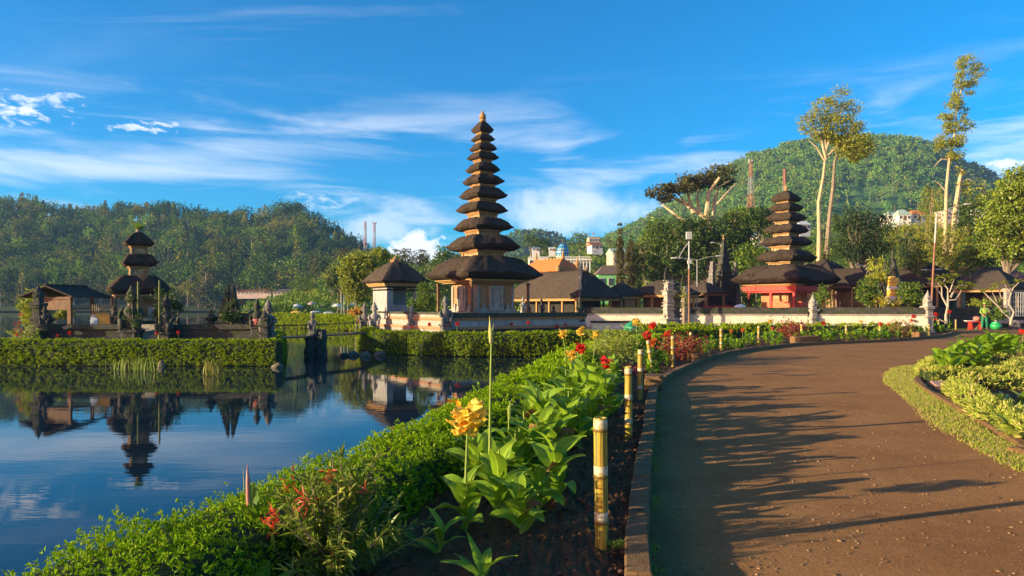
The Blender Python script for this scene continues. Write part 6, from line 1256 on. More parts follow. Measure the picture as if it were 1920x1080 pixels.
# hillside trees: copies of a few kinds
TP = []
kinds = [('round green tree on the village slope', M_tl, [(0, 0, 3.2, 1.9, 1.9, 1.5), (.9, .2, 2.6, 1.3, 1.3, 1.1), (-.9, 0, 2.5, 1.3, 1.3, 1.1), (.1, 0, 4.2, 1.2, 1.2, .9)], .42, 700), ('dark bushy tree on the village slope', M_tdk, [(0, 0, 2.6, 1.7, 1.7, 1.5), (.7, 0, 1.8, 1.4, 1.4, 1.1), (-.6, 0, 3.6, 1.1, 1.1, .9)], .42, 640), ('yellow green shrubby tree on the village slope', M_tyl, [(0, 0, 2.2, 1.9, 1.7, 1.2), (1.1, 0, 1.5, 1.2, 1.2, .9), (-1.1, 0, 1.6, 1.3, 1.3, .9)], .42, 560), ('slim pointed conifer on the village slope', M_tpine, [(0, 0, 1.4, 1.1, 1.1, .9), (0, 0, 2.8, .9, .9, 1.0), (0, 0, 4.2, .6, .6, 1.0), (0, 0, 5.4, .3, .3, .8)], .34, 560), ('olive airy tree on the village slope', M_tbr, [(0, 0, 4.0, 1.4, 1.4, 1.0), (1.1, 0, 3.2, 1.0, 1.0, .8), (-1, 0, 3.5, 1.0, 1.0, .8), (0, 0, 5, .9, .9, .7)], .4, 440)]
for i, (lb, mt, lo, lf, nl) in enumerate(kinds): TP.append(tree(lb, 0, 0, 0, 5, lo, nl, lf, mt, 80+i, tr=.12, group=lb.replace(' tree', ' trees').replace('conifer ', 'conifers '), loc=(0, 0, -80)))
rg = np.random.default_rng(12); sp = []
for i in range(235):
    x = rg.uniform(560, 1925); d = 92+125*rg.random()**1.2
    if x < 960 and x < 600+(d-90)*1.0: d = rg.uniform(130, 215)
    if 1140 < x < 1210 and d < 112: continue
    z = h_vil(np.array([x]), np.array([d]))[0]; k = rg.choice(5, p=[.34, .2, .24, .1, .12]); place(TP[k], ((x-960)/F*d, d, z-.2), rg.uniform(0, 6.28), rg.uniform(.6, 1.15)*(.8+d/400)*(.62 if 900 < x < 1330 else 1))
LP = []   # trees on the far shore that read one by one
for i, (lb, mt, lo, lf, nl) in enumerate((('round tree at the foot of the forest hill by the lake', M_tl, [(0, 0, 4, 2.6, 2.4, 2.0), (1.5, 0, 2.8, 1.8, 1.8, 1.4), (-1.4, 0, 3, 1.8, 1.8, 1.4)], .75, 420), ('dull brownish tree at the foot of the forest hill by the lake', M_tbr, [(0, 0, 5, 2.0, 2.0, 2.2), (0, 0, 2.8, 1.8, 1.8, 1.4)], .7, 380), ('yellow green tree at the foot of the forest hill by the lake', M_tyl, [(0, 0, 3, 2.4, 2.2, 1.8), (1.4, 0, 2, 1.6, 1.6, 1.2)], .7, 380))):
    LP.append(tree(lb, 0, 0, 0, 6, lo, nl, lf, mt, 95+i, tr=.2, group=lb.replace(' tree ', ' trees '), loc=(0, 0, -80)))
for i in range(44):
    x = rg.uniform(0, 560) if i % 2 else rg.uniform(330, 600); d = rg.uniform(236, 252); z = max(.0, h_left(np.array([x]), np.array([d]))[0]); place(LP[rg.choice(3, p=[.45, .2, .35])], ((x-960)/F*d, d, z-.3), rg.uniform(0, 6.28), rg.uniform(.7, 1.5))
ptree('tall pale conical conifer at the foot of the forest hill', 385, 238, .3, [(385, 560, 16, 12), (385, 545, 13, 14), (386, 525, 8, 14), (386, 512, 4, 9)], 900, 1.0, M_tbr, 99, tr=.4)
# undergrowth over the slopes: one mass
rg = np.random.default_rng(31); n = 26000; x = rg.uniform(470, 2100, n); d = 89+140*rg.random(n)**1.1; z = h_vil(x, d); ph = np.sin(x*.05+d*.2)+np.sin(x*.013-d*.11); kp = ph+rg.normal(0, .8, n) > -.7; x, d, z, ph = x[kp], d[kp], z[kp], ph[kp]; n = len(x)
X = (x-960)/F*d; per = 7; Pn = np.repeat(np.stack([X, d, z], 1), per, 0)+rg.normal(0, .55, (n*per, 3))*np.array([1, 1, .5]); Pn[:, 2] += .35; N = len(Pn); tt = np.repeat(np.stack([np.where(ph > .4, 1.25, .8), np.where(ph > .4, 1.2, .95), np.full(n, .6)], 1), per, 0)*rg.uniform(.8, 1.2, (N, 1))
m = MB(); L = rg.uniform(.35, .75, N); m.leaves(Pn, unit(N, rg)+np.array([0, 0, .4]), unit(N, rg)+np.array([0, 0, .6]), L, L*.6, .2, 0, tt)
tag(m.build('undergrowth', leafm('slope_leaf', (.075, .14, .02), (.19, .27, .03), .3, .6, tint=True)), kind='stuff')
# frangipani trees
M_plum = mk('frangipani_bark', (.34, .27, .20), (.52, .44, .34), 6, .8, .4)
def frangipani(label, x, Y, zb, segs, tips, seed):
    r = thing('frangipani_tree', label, 'tree', ((x-960)/F*Y, Y, zb)); m = MB(); rg = np.random.default_rng(seed); q = lambda p: ((p[0]-x)/F*Y, rg.uniform(-.15, .15), zpix(p[1], Y)-zb)
    for pts, rr in segs: branch(m, [q(p) for p in pts], rr*.72, rr*.26, 6)
    m.build('trunk', M_plum, r); m = MB()
    for t in tips:
        c = np.array(q(t)); n = 34; a = rg.uniform(0, 6.28, n); D = np.stack([np.cos(a), np.sin(a), rg.uniform(-.3, 1.1, n)], 1); L = rg.uniform(.16, .36, n); m.leaves(np.repeat(c[None], n, 0), D, np.tile([0, 0, 1.], (n, 1))+unit(n, rg)*.2, L, L*.3, .1)
    m.build('leaves', M_tyl, r); return r
frangipani('bare limbed frangipani tree with tufts of yellow leaves by the rusty lamp', 1776, 41, 0, [([(1774, 607), (1776, 592), (1775, 575), (1780, 555), (1776, 540)], .13), ([(1776, 575), (1768, 556), (1765, 538), (1758, 530)], .08), ([(1780, 557), (1790, 545), (1798, 535), (1812, 535), (1822, 538)], .08), ([(1776, 542), (1768, 530), (1772, 520)], .06), ([(1780, 548), (1785, 530), (1790, 520)], .06), ([(1776, 563), (1790, 562), (1800, 550), (1806, 542)], .06), ([(1768, 553), (1752, 535), (1748, 527)], .05), ([(1774, 606), (1766, 602), (1762, 598)], .05)], [(1758, 528), (1748, 524), (1772, 518), (1790, 517), (1822, 536), (1812, 533), (1806, 541), (1798, 531), (1765, 534), (1781, 524), (1762, 520), (1778, 530), (1795, 540), (1818, 541)], 1)
frangipani('second frangipani tree with curved bare trunk and few leaves before the lattice', 1893, 44, 0, [([(1893, 612), (1894, 598), (1886, 590), (1870, 575), (1855, 558), (1846, 548)], .12), ([(1894, 600), (1898, 585), (1890, 570), (1895, 555), (1900, 540), (1908, 530)], .09), ([(1870, 575), (1868, 560), (1858, 545)], .05), ([(1892, 565), (1880, 558), (1875, 545), (1868, 537)], .06), ([(1895, 552), (1886, 540), (1884, 532)], .04)], [(1846, 546), (1858, 543), (1868, 535), (1884, 530), (1908, 528), (1900, 536)], 2)
# fern-like tufts on the gate pillars
r = thing('fern_plant', 'spiky yellow green fern plant growing between the gate pillars', 'plant', (*px2(1283, 38.9), 1.4)); m = MB()
for i in range(46): m.blade((0, 0, random.uniform(-.2, .8)), random.uniform(0, 6.28), random.uniform(.5, .95), .07, random.uniform(.5, 1.4), random.uniform(-.9, .2), 5, seed=i)
m.build('fronds', leafm('frond', (.26, .28, .04), (.44, .42, .08), .3), r); m = MB(); m.tube([(0, 0, -1.6), (0, 0, .6)], [.12, .09], 7); m.build('trunk', M_bark, r)

ptree('mossy foliage growing over the twin spired gate', 433, 27.1, .5, [(424, 585, 10, 14), (442, 580, 11, 15), (432, 565, 8, 12), (432, 598, 16, 8)], 1300, .09, M_tdk, 71, tr=.04, name='bush', cat='bush')
ptree('moss and ferns growing over the guardian statues before the shrine', 250, 26.2, .1, [(240, 590, 7, 10), (256, 600, 8, 12), (247, 560, 6, 8)], 500, .09, M_tdk, 72, tr=.03, name='bush', cat='bush')
ptree('dark creeper behind the slender corner post of the island wall', 70, 27.2, .1, [(70, 590, 8, 12), (78, 605, 10, 12), (72, 570, 6, 8)], 600, .09, M_tdk, 73, tr=.03, name='bush', cat='bush')
# ---------------------------------------------------------------- buildings beyond the temple
M_wall_w = mk('white_render', (.62, .60, .56), (.76, .74, .70), 1.5, .8, .2, 10, (.45, .43, .4), .62, .7)
M_wall_p = mk('pinkish_render', (.50, .36, .30), (.62, .48, .42), 1.5, .8)
M_wall_g = mk('green_render', (.12, .42, .16), (.20, .55, .24), 2, .7)
M_wall_b = mk('beige_render', (.44, .36, .26), (.58, .48, .36), 1.5, .8, .3, 9)
M_glass = mk('window_glass', (.03, .04, .05), (.06, .08, .10), 3, .15, spec=.6)
M_roof_b = mk('brown_roof_sheet', (.13, .09, .07), (.20, .14, .10), 3, .8, .6, 20)
M_roof_g = mk('green_roof_sheet', (.30, .42, .32), (.42, .55, .42), 3, .6)
M_roof_bl = mk('blue_roof_sheet', (.16, .26, .42), (.24, .36, .52), 3, .5)
def house(label, x0, x1, ytop, ybase, Y, depth=4, roof='hip', yridge=None, wall=M_wall_w, roofm=M_tile, rot=0, win=(3, 1), cat='house', door=True, zbase=None, eave=.35, name='house', floor_trim=False):
    """front wall spans picture x0..x1; storeys = win[1]"""
    w = (x1-x0)/F*Y/max(.6, math.cos(rot)); zb = zpix(ybase, Y); zt = zpix(ytop, Y); h = zt-zb; r = thing(name, label, cat, (((x0+x1)/2-960)/F*Y, Y+depth/2, zb), rot)
    kk = min(1, w/6); depth = depth*min(1, w/5+.2) if w < 5 else depth
    m = MB(); m.bb(-w/2, w/2, -depth/2, depth/2, -1.5, h); m.build('wall', wall, r)
    e = eave*kk
    if roof == 'flat':
        m = MB(); m.bb(-w/2-.15*kk, w/2+.15*kk, -depth/2-.15*kk, depth/2+.15*kk, h, h+.15*kk); m.bb(-w/2-.05, w/2+.05, -depth/2-.1, -depth/2+.05, h+.15*kk, h+.4*kk); m.build('roof', roofm, r)
    else:
        rh = (zpix(yridge, Y)-zt); k = w*.28 if roof == 'hip' else 0; m = MB(); hw, hd = w/2+e, depth/2+e
        V = [(-hw, -hd, h), (hw, -hd, h), (hw, hd, h), (-hw, hd, h), (-hw+k+ (0 if roof != 'hip' else 0), 0, h+rh), (hw-k, 0, h+rh)]; V += [(a, b, c-.08) for a, b, c in V[:4]]
        m.add(V, [(0, 1, 5, 4), (2, 3, 4, 5), (3, 0, 4), (1, 2, 5), (9, 8, 7, 6), (0, 6, 7, 1), (1, 7, 8, 2), (2, 8, 9, 3), (3, 9, 6, 0)]); rf = m.build('roof', roofm, r)
        m = MB(); m.bb(-hw+k, hw-k, -.07, .07, h+rh-.05, h+rh+.06); m.build('ridge', roofm, rf)
    nx, ny = win
    for j in range(ny):
        z0 = h*(j+.30)/ny
        for i in range(nx):
            x = -w/2+w*(i+.5)/nx
            if door and j == 0 and i == nx//2: m = MB(); m.bb(x-.35, x+.35, -depth/2-.04, -depth/2+.02, 0, min(1.9, h*.8)); m.build('door', M_wood, r); continue
            ww, wh = min(1.0, w/nx*.55), h/ny*.42; m = MB(); m.bb(x-ww/2-.06*kk, x+ww/2+.06*kk, -depth/2-.05, -depth/2+.02, z0-.06*kk, z0+wh+.06*kk); f = m.build('window', M_wall_w if wall is not M_wall_w else M_wood, r)
            m = MB(); m.bb(x-ww/2, x-.02, -depth/2-.07, -depth/2-.03, z0, z0+wh); m.bb(x+.02, x+ww/2, -depth/2-.07, -depth/2-.03, z0, z0+wh); m.build('pane', M_glass, f)
        if floor_trim and j: m = MB(); m.bb(-w/2-.25, w/2+.25, -depth/2-.6, -depth/2, h*j/ny-.1, h*j/ny); m.build('balcony', wall, r)
    return r
house('white house with green walls and brown hip roof right of the long hall', 1122, 1184, 513, 545, 80, 5, 'hip', 496, M_wall_g, M_roof_b, 0, (4, 1))
house('two storey pale house with green gable roof on the slope beside the cypress', 1147, 1174, 474, 494, 120, 5, 'gable', 464, M_wall_b, M_roof_g, .2, (3, 2), floor_trim=True)
house('flat beige building on the hilltop with a flag', 1103, 1124, 445, 455, 185, 6, 'flat', None, M_wall_b, M_wall_b, .1, (4, 1), 'building', False)
house('small white house with red gable roof below the hilltop building', 1107, 1128, 459, 466, 175, 5, 'gable', 453, M_wall_w, M_tile, .2, (3, 1))
house('flat white building with rooftop rails left of the blue dome', 992, 1030, 483, 500, 84, 5, 'flat', None, M_wall_w, M_wall_w, 0, (4, 1), 'building', False)
house('long low white shed on the ridge left of the blue dome', 998, 1012, 465, 470, 180, 4, 'gable', 463, M_wall_w, M_roof_bl, 0, (2, 1))
house('small white hut on the ridge, nearest the tower', 1030, 1042, 465, 470, 180, 4, 'gable', 463, M_wall_w, M_wall_w, 0, (2, 1))
house('small tile roofed house peeping out left of the seven tier tower', 1382, 1402, 524, 545, 70, 4, 'hip', 507, M_wall_w, M_tile, -.3, (2, 1))
house('blue roofed house on the slope left of the seven tier tower neck', 1420, 1442, 441, 452, 130, 4, 'gable', 433, M_wall_w, M_roof_bl, .2, (3, 1))
house('white walled house behind the seven tier tower neck', 1498, 1520, 420, 430, 150, 4, 'gable', 413, M_wall_w, M_wall_w, .2, (3, 1))
house('house with pale green hip roof below the mountain, leftmost of three', 1668, 1690, 402, 412, 170, 5, 'hip', 395, M_wall_w, M_roof_g, .1, (3, 1))
house('white house with pale pyramid roof below the mountain, middle of three', 1690, 1712, 402, 412, 165, 5, 'hip', 391, M_wall_w, M_roof_g, -.1, (3, 1))
house('house with orange red tiled roof below the mountain, rightmost of three', 1714, 1738, 401, 412, 168, 5, 'hip', 392, M_wall_w, M_otile, 0, (3, 1))
house('white block of a house high at right behind the dark tree', 1838, 1856, 388, 402, 150, 5, 'flat', None, M_wall_w, M_wall_w, .1, (3, 2), 'building', False)
house('white building between tall eucalyptus and lamp arm', 1776, 1800, 394, 412, 150, 5, 'flat', None, M_wall_p, M_wall_w, .1, (3, 2), 'building', False)
house('large low building with wide clay tiled roof at the right edge', 1835, 1960, 541, 590, 61, 8, 'hip', 497, M_wall_w, M_tile, -.15, (5, 1), 'building', eave=1.0)
house('small building with clay tiled hip roof behind the frangipani', 1775, 1806, 522, 560, 60, 4, 'hip', 504, M_wood, M_tile, .2, (3, 1), 'building', eave=.7)
house('long low pinkish lodge at the lake foot of the forest hill', 444, 508, 546, 552, 236, 6, 'gable', 541, M_wall_p, M_tile, 0, (9, 1), 'building', False)
house('lodge with dark roof right of the pinkish lodge', 512, 556, 547, 553, 228, 6, 'hip', 542, M_wall_b, M_roof_b, 0, (6, 1), 'building', False)
house('low white glass fronted lakeside pavilion behind the boats', 662, 706, 577, 590, 105, 5, 'flat', None, M_wall_w, M_wall_w, 0, (8, 1), 'building', False)
fl = thing('flagpole', 'small flag on the hilltop building', 'flag', (P(1112, 445, 187).x, 188, zpix(446, 188))); m = MB(); m.tube([(0, 0, 0), (0, 0, 1.3)], .05, 5); m.build('pole', M_metal_w, fl); m = MB(); m.box(.3, 0, 1.1, .55, .03, .35); m.build('flag', M_red, fl)
# orange tiled temple pavilion with golden crests
Yo = 60; po = thing('pavilion', 'pavilion with bright orange tiled roof and golden crests behind the long hall', 'pavilion', (P(1030, 500, Yo).x, Yo, 1.0), R35); m = MB()
zt = zpix(487, Yo)-1; ze = zpix(512, Yo)-1; m.loft([(1.5, 3.1, ze, 30), (1.55, 3.15, ze+.06, 30), (.9, 2.5, ze+(zt-ze)*.5, 30), (.12, 1.9, zt, 20)], 8); rf = m.build('tiled_roof', M_otile, po)
m = MB()
for y in (-1.9, 1.9): m.lathe([(.1, zt-.05), (.16, zt+.1), (.08, zt+.25), (.12, zt+.4), (.02, zt+.75)], 0, y, 8); m.build('golden_crest', M_gold, rf); m = MB()
for sx in (-1, 1):
    for sy in (-1, 1): m.lathe([(.2, ze), (.22, ze+.15), (.1, ze+.35), (.02, ze+.55)], sx*1.5, sy*3.1, 8); m.build('golden_crest', M_gold, rf); m = MB()
for i in range(8): m.box(0, -1.7+i*.48, zt+.06, .12, .3, .16, tx=.5)
m.build('ridge_ornament', M_gold, rf); m = MB(); m.lathe([(.5, ze+.05), (.45, ze+.3), (.25, ze+.55), (.3, ze+.7), (.08, ze+1.0), (.02, ze+1.3)], 1.0, -2.6, 8)
m.build('golden_crest', M_gold, rf); m = MB(); m.box(0, 0, ze/2-.3, 2.2, 4.8, ze+.5); m.build('wall', M_brick, po)
# mosque with patterned blue dome
Ym = 92; mo = thing('mosque', 'white mosque with pointed blue patterned dome', 'mosque', (P(1078, 500, Ym).x, Ym+3, zpix(520, Ym))); zb = zpix(520, Ym)
md = bpy.data.materials.new('patterned_blue_dome'); md.use_nodes = True; nt = md.node_tree; b = nt.nodes['Principled BSDF']; tc = _n(nt, 'ShaderNodeTexCoord'); sp_ = _n(nt, 'ShaderNodeSeparateXYZ'); nt.links.new(tc.outputs['Object'], sp_.inputs[0])
at = _n(nt, 'ShaderNodeMath', operation='ARCTAN2'); nt.links.new(sp_.outputs[1], at.inputs[0]); nt.links.new(sp_.outputs[0], at.inputs[1]); cx = _n(nt, 'ShaderNodeCombineXYZ'); ma = _n(nt, 'ShaderNodeMath', operation='MULTIPLY'); ma.inputs[1].default_value = 2.0; nt.links.new(at.outputs[0], ma.inputs[0]); nt.links.new(ma.outputs[0], cx.inputs[0]); mz = _n(nt, 'ShaderNodeMath', operation='MULTIPLY'); mz.inputs[1].default_value = 2.2; nt.links.new(sp_.outputs[2], mz.inputs[0]); nt.links.new(mz.outputs[0], cx.inputs[1])
vo = _n(nt, 'ShaderNodeTexVoronoi'); vo.inputs['Scale'].default_value = 1.0; vo.inputs['Randomness'].default_value = 0; nt.links.new(cx.outputs[0], vo.inputs['Vector']); cr = _n(nt, 'ShaderNodeValToRGB'); nt.links.new(vo.outputs['Distance'], cr.inputs[0]); e = cr.color_ramp.elements
e[0].color = (.75, .7, .2, 1); e[0].position = .12; e[1].color = (.02, .12, .38, 1); e[1].position = .5; q = e.new(.2); q.color = (.1, .45, .5, 1); q = e.new(.34); q.color = (.03, .28, .55, 1)
nt.links.new(cr.outputs[0], b.inputs['Base Color']); b.inputs['Roughness'].default_value = .35
xd = (1058-1078)/F*Ym; z1 = zpix(478, Ym)-zb; z2 = zpix(451, Ym)-zb; R = 12.5/F*Ym; m = MB(); m.lathe([(R*.88, z1), (R*.98, z1+(z2-z1)*.15), (R, z1+(z2-z1)*.3), (R*.9, z1+(z2-z1)*.52), (R*.62, z1+(z2-z1)*.74), (R*.3, z1+(z2-z1)*.9), (.03, z2)], n=28); m.build('dome', md, mo, smooth=True).location = (xd, 0, 0)
m = MB(); m.tube([(xd, 0, z2-.1), (xd, 0, z2+.45)], [.05, .02], 6); m.lathe([(.02, z2+.1), (.1, z2+.18), (.02, z2+.26)], xd, 0, 8); m.build('finial', M_gold, mo)
m = MB(); m.lathe([(R*1.0, z1-.5), (R*1.0, z1-.06), (R*1.1, z1-.04), (R*1.1, z1+.04)], xd, 0, 24); m.build('drum', M_wall_p, mo)
wz0 = 0; wz1 = zpix(487, Ym)-zb; hw = 30/F*Ym; m = MB(); m.bb(-hw, hw, -1.5, 3, -1, wz1); m.build('wall', M_wall_w, mo); m = MB(); m.bb(-hw-.3, hw+.3, -1.9, 3.2, wz1, wz1+.18); m.build('roof_slab', M_wall_w, mo)
for i in range(11): x = -hw+2*hw*i/10; m = MB(); m.box(x, -1.65, wz1/2-.2, .14, .14, wz1+.4); m.build('column', M_wall_w, mo)
for i in range(10): x = -hw+2*hw*(i+.5)/10; m = MB(); m.bb(x-.13, x+.13, -1.54, -1.48, wz1*.35, wz1*.85); m.build('window', M_glass, mo)
m = MB()
for i in range(22): x = -hw+2*hw*i/21; m.box(x, -1.8, wz1+.35, .07, .07, .35)
m.box(0, -1.8, wz1+.52, 2*hw, .08, .05); m.build('roof_railing', M_wall_w, mo)
# ---------------------------------------------------------------- masts, lamps, lattice
def mast(label, x, Y, ytop, ybase, w0, w1, bands, top=True, cat='radio mast'):
    zb = zpix(ybase, Y); H = zpix(ytop, Y)-zb; r = thing('radio_mast', label, cat, (P(x, 0, Y).x, Y, zb), .5); a = w0/F*Y/2; c = w1/F*Y/2; nseg = 14
    for k in range(bands):
        m = MB(); t = .02*Y/100 if Y > 300 else .034*Y/100
        for j in range(int(nseg*k/bands), int(nseg*(k+1)/bands)):
            u0, u1 = j/nseg, (j+1)/nseg; r0, r1 = a+(c-a)*u0**.7, a+(c-a)*u1**.7; z0, z1 = H*u0, H*u1
            for s in range(4):
                p = [(-1, -1), (1, -1), (1, 1), (-1, 1)][s]; q = [(-1, -1), (1, -1), (1, 1), (-1, 1)][(s+1) % 4]
                m.tube([(p[0]*r0, p[1]*r0, z0), (p[0]*r1, p[1]*r1, z1)], t, 4); m.tube([(p[0]*r0, p[1]*r0, z0), (q[0]*r1, q[1]*r1, z1)], t*.6, 4); m.tube([(q[0]*r0, q[1]*r0, z0), (p[0]*r1, p[1]*r1, z1)], t*.6, 4); m.tube([(p[0]*r0, p[1]*r0, z0), (q[0]*r0, q[1]*r0, z0)], t*.6, 4)
        m.build('mast_section', M_redm if k % 2 == (bands-1) % 2 else M_metal_w, r)
    if top:
        for k in (-1, 1): m = MB(); m.box(k*c*2.2, 0, H*.99, c*1.0, c, H*.05); m.build('antenna', M_metal_w, r)
    return r
M_redm = mk('faded_red_metal', (.42, .14, .10), (.52, .26, .20), 2, .6)
mast('tall red and white lattice mast in front of the mountain', 1408, 190, 301, 445, 17, 4, 5); mast('slim red and white mast top behind the seven tier tower', 1471, 200, 316, 470, 12, 3, 6, False)
mast('small antenna mast on the forest hill crest, left of the pair', 685, 330, 415, 470, 5, 3, 4, False); mast('small antenna mast on the forest hill crest, right of the pair', 702, 330, 417, 475, 6, 3, 4)
def lamp(label, x, Y, ytop, arms, zb=0, r=.055, lean=0, split=.45, boxes=(), low=None):
    H = zpix(ytop, Y)-zb; o = thing('street_lamp', label, 'street lamp', ((x-960)/F*Y, Y, zb)); k = H*split
    r *= .7; m = MB(); m.tube([(0, 0, -.2), (lean*split, 0, k)], [r*1.15, r*1.05], 9); m.build('lower_pole', low or M_rust, o); m = MB(); m.tube([(lean*split, 0, k), (lean, 0, H)], [r*.95, r*.8], 9); m.build('upper_pole', M_metal_w, o)
    m = MB(); m.lathe([(r*2.2, -.05), (r*2.2, .08), (r*1.3, .12)], n=8); m.build('base_plate', M_stone, o)
    for ax, ay in arms:
        ex, ez = (ax-x)/F*Y, zpix(ay, Y)-zb; s = Vector((lean, 0, H-.05)); e = Vector((ex, 0, ez)); m = MB(); m.tube([s, s.lerp(e, .5)+Vector((0, 0, .06)), e], [.024, .02, .018], 6); a = m.build('arm', M_metal_w, o)
        d = 1 if ex > lean else -1; m = MB(); m.loft([(.2, .07, -.04, 3), (.24, .09, 0, 3), (.18, .06, .05, 3)], 5, ex+d*.2, 0); m.V = [v+np.array([0, 0, ez]) for v in m.V]; m.build('lamp_head', M_metal_w, a, smooth=True)
    for bx, by, w_, h_ in boxes: m = MB(); m.box((bx-x)/F*Y, -.08, zpix(by, Y)-zb, w_, .2, h_); m.build('lamp_box', M_metal_w, o)
    return o
lamp('street lamp with single arm reaching left in front of the long hall', 1087, 44.5, 474, [(1060, 468)], .6, .06)
lamp('tall pole with white floodlight box on top before the split gate', 1292, 38.6, 452, [(1272, 484)], 0, .07, boxes=((1291, 442, .3, .42), (1292, 491, .2, .22)), split=.7)
lamp('grey double armed street lamp behind the floodlight pole', 1307, 50, 487, [(1279, 484), (1343, 480)], .5, .05, split=.1)
lamp('single lamp head on arm in front of the banyan', 1352, 62, 458, [(1341, 455)], .5, .05, split=.1)
lamp('tall rusty leaning street lamp with one long white arm near the road', 1743, 41, 400, [(1808, 383)], 0, .075, lean=.42, split=.75)
lamp('short white twin lamp between dark roofs left of the draped statue', 1625, 50, 500, [(1617, 498), (1632, 512)], .6, .05, split=.05)
lamp('short lamp with two white heads behind the rusty lamp post', 1748, 52, 508, [(1738, 506), (1756, 505)], .6, .04, split=.05)
for x, yt, lb in ((645, 548, 'thin white flag pole by the shore trees, left'), (652, 545, 'thin white flag pole by the shore trees, right'), (640, 552, 'thin white flag pole by the shore, farthest left')):
    Y = 75; r = thing('flagpole', lb, 'flagpole', (P(x, 0, Y).x, Y, 0)); m = MB(); H = zpix(yt, Y); m.tube([(0, 0, -.2), (0, 0, H)], [.05, .035], 6); m.build('pole', M_metal_w, r); m = MB(); m.lathe([(.01, H), (.06, H+.06), (.01, H+.12)], n=6); m.build('knob', M_gold, r)
lt = thing('lattice_gate', 'white metal lattice fence at the right edge beside the frangipani', 'fence', (*px2(1888, 46.5), .55)); w = 2.6; h = 1.6
m = MB(); m.box(0, 0, h/2+.1, .28, .28, h+.6); m.box(0, 0, h+.5, .4, .4, .12); m.build('pillar', M_stone_lt, lt)
m = MB()
for i in range(16): m.box(.3+i*.16, 0, h/2+.3, .035, .03, h)
for j in range(6): m.box(.3+1.2, .0, .3+j*h/5, 2.5, .045, .04)
m.build('lattice', M_metal_w, lt)
# ---------------------------------------------------------------- shore life
dg = thing('dragon_boat', 'green and white wavy dragon figure on the far shore hedge', 'statue', (*px2(617, 66), -.1)); m = MB(); pts = [((x-617)/F*66, 0, zpix(y, 66)+.1) for x, y in ((617, 599), (624, 603), (634, 604), (642, 600), (650, 604), (658, 603), (665, 599), (672, 604), (680, 603))]
m.tube(pts, [.05, .14, .2, .22, .22, .2, .18, .14, .06], 8); m.build('body', mk('pale_green_paint', (.35, .6, .42), (.55, .75, .6), 2, .5), dg, smooth=True); m = MB()
for i in range(1, 8): m.box(pts[i][0], 0, pts[i][2]+.24, .16, .05, .14, tx=.2)
m.build('spines', M_wall_w, dg); m = MB(); m.tube([pts[0], (pts[0][0]-.1, 0, pts[0][2]+.3), (pts[0][0]-.35, 0, pts[0][2]+.32)], [.12, .14, .07], 8); m.build('head', M_wall_w, dg)
def boat(label, x, Y, L, hullm, canopy=None, rz=0, hull_h=.42):
    r = thing('boat', label, 'boat', (*px2(x, Y), WZ-.08), rz); m = MB(); V = []; n = 9
    for i in range(n):
        t = i/(n-1)*2-1; w = L*.16*(1-abs(t)**2.4)+.03; sh = .12*L*.3*t*t
        for a, z in ((0, 0), (w*.75, .05), (w, hull_h+sh), (w*.88, hull_h+sh), (0, hull_h*.45), (-w*.88, hull_h+sh), (-w, hull_h+sh), (-w*.75, .05)): V.append((t*L/2, a, z))
    f = [(i*8+k, i*8+(k+1) % 8, (i+1)*8+(k+1) % 8, (i+1)*8+k) for i in range(n-1) for k in range(8)]; m.add(V, f); m.build('hull', hullm, r)
    for t in (-.2, .15): m = MB(); m.box(t*L, 0, hull_h*.8, .22, L*.27, .04); m.build('seat', M_wood, r)
    if canopy:
        for sx in (-1, 1):
            for sy in (-1, 1): m = MB(); m.tube([(sx*L*.22, sy*L*.12, hull_h*.6), (sx*L*.22, sy*L*.12, hull_h+1.0)], .02, 5); m.build('canopy_post', M_metal_w, r)
        m = MB(); m.loft([(L*.27, L*.16, hull_h+1.0, 6), (L*.26, L*.15, hull_h+1.08, 6), (L*.12, L*.05, hull_h+1.2, 4)], 5); m.build('canopy', canopy, r)
    return r
M_blue = mk('blue_paint', (.04, .22, .5), (.08, .32, .6), 3, .4)
boat('blue boat with white canopy moored by the shore hedge', 616, 74, 2.2, M_blue, M_wall_w, .3); boat('red and yellow boat moored at far left of the boat row', 556, 84, 2.6, M_red, M_yel, .1); boat('white boat with canopy behind the shore hedge', 592, 86, 2.4, M_wall_w, M_wall_w, .5); boat('yellow rowing boat low on the water by the bridge', 578, 80, 2.2, M_yel, None, -.1); boat('white boat with blue canopy among the moored boats', 570, 92, 2.6, M_wall_w, M_blue, .2); boat('pale boat with red canopy nearest the pavilion', 640, 92, 2.4, M_wall_w, M_red, .2)
for i in range(14):   # visitors' parasols and stalls on the shore, small
    x = 545+i*10+random.uniform(-3, 3); Y = random.uniform(88, 104); r = thing('parasol', 'small faded parasol among the shore stalls behind the boats', 'parasol', (*px2(x, Y), 0), 0, 'parasols on the far shore'); h = random.uniform(1.0, 1.7)
    m = MB(); m.lathe([(.8, h), (.5, h+.2), (.05, h+.4)], n=8); m.build('canopy', random.choice([M_wall_w, M_wall_p, M_redm, M_wall_w, M_blue]), r); m = MB(); m.tube([(0, 0, 0), (0, 0, h+.2)], .03, 5); m.build('pole', M_metal_w, r)
ptree('orange flowering bush beside the bridge landing statues', 668, 52, 0, [(664, 582, 10, 6), (672, 585, 9, 5)], 500, .2, leafm('orange_bush_leaf', (.45, .22, .03), (.65, .36, .05), .3), 61, tr=.05, name='bush', cat='bush')
for i in range(9):
    x = 548+i*14; ptree('small flowering shrub on the far shore bank', x, 100, 0, [(x, 588, 5, 3.2)], 120, .45, random.choice([M_tl, M_tyl, M_purple, M_tl]), 600+i, tr=.05, name='shrub', cat='shrub', group='small shrubs on the far shore bank')
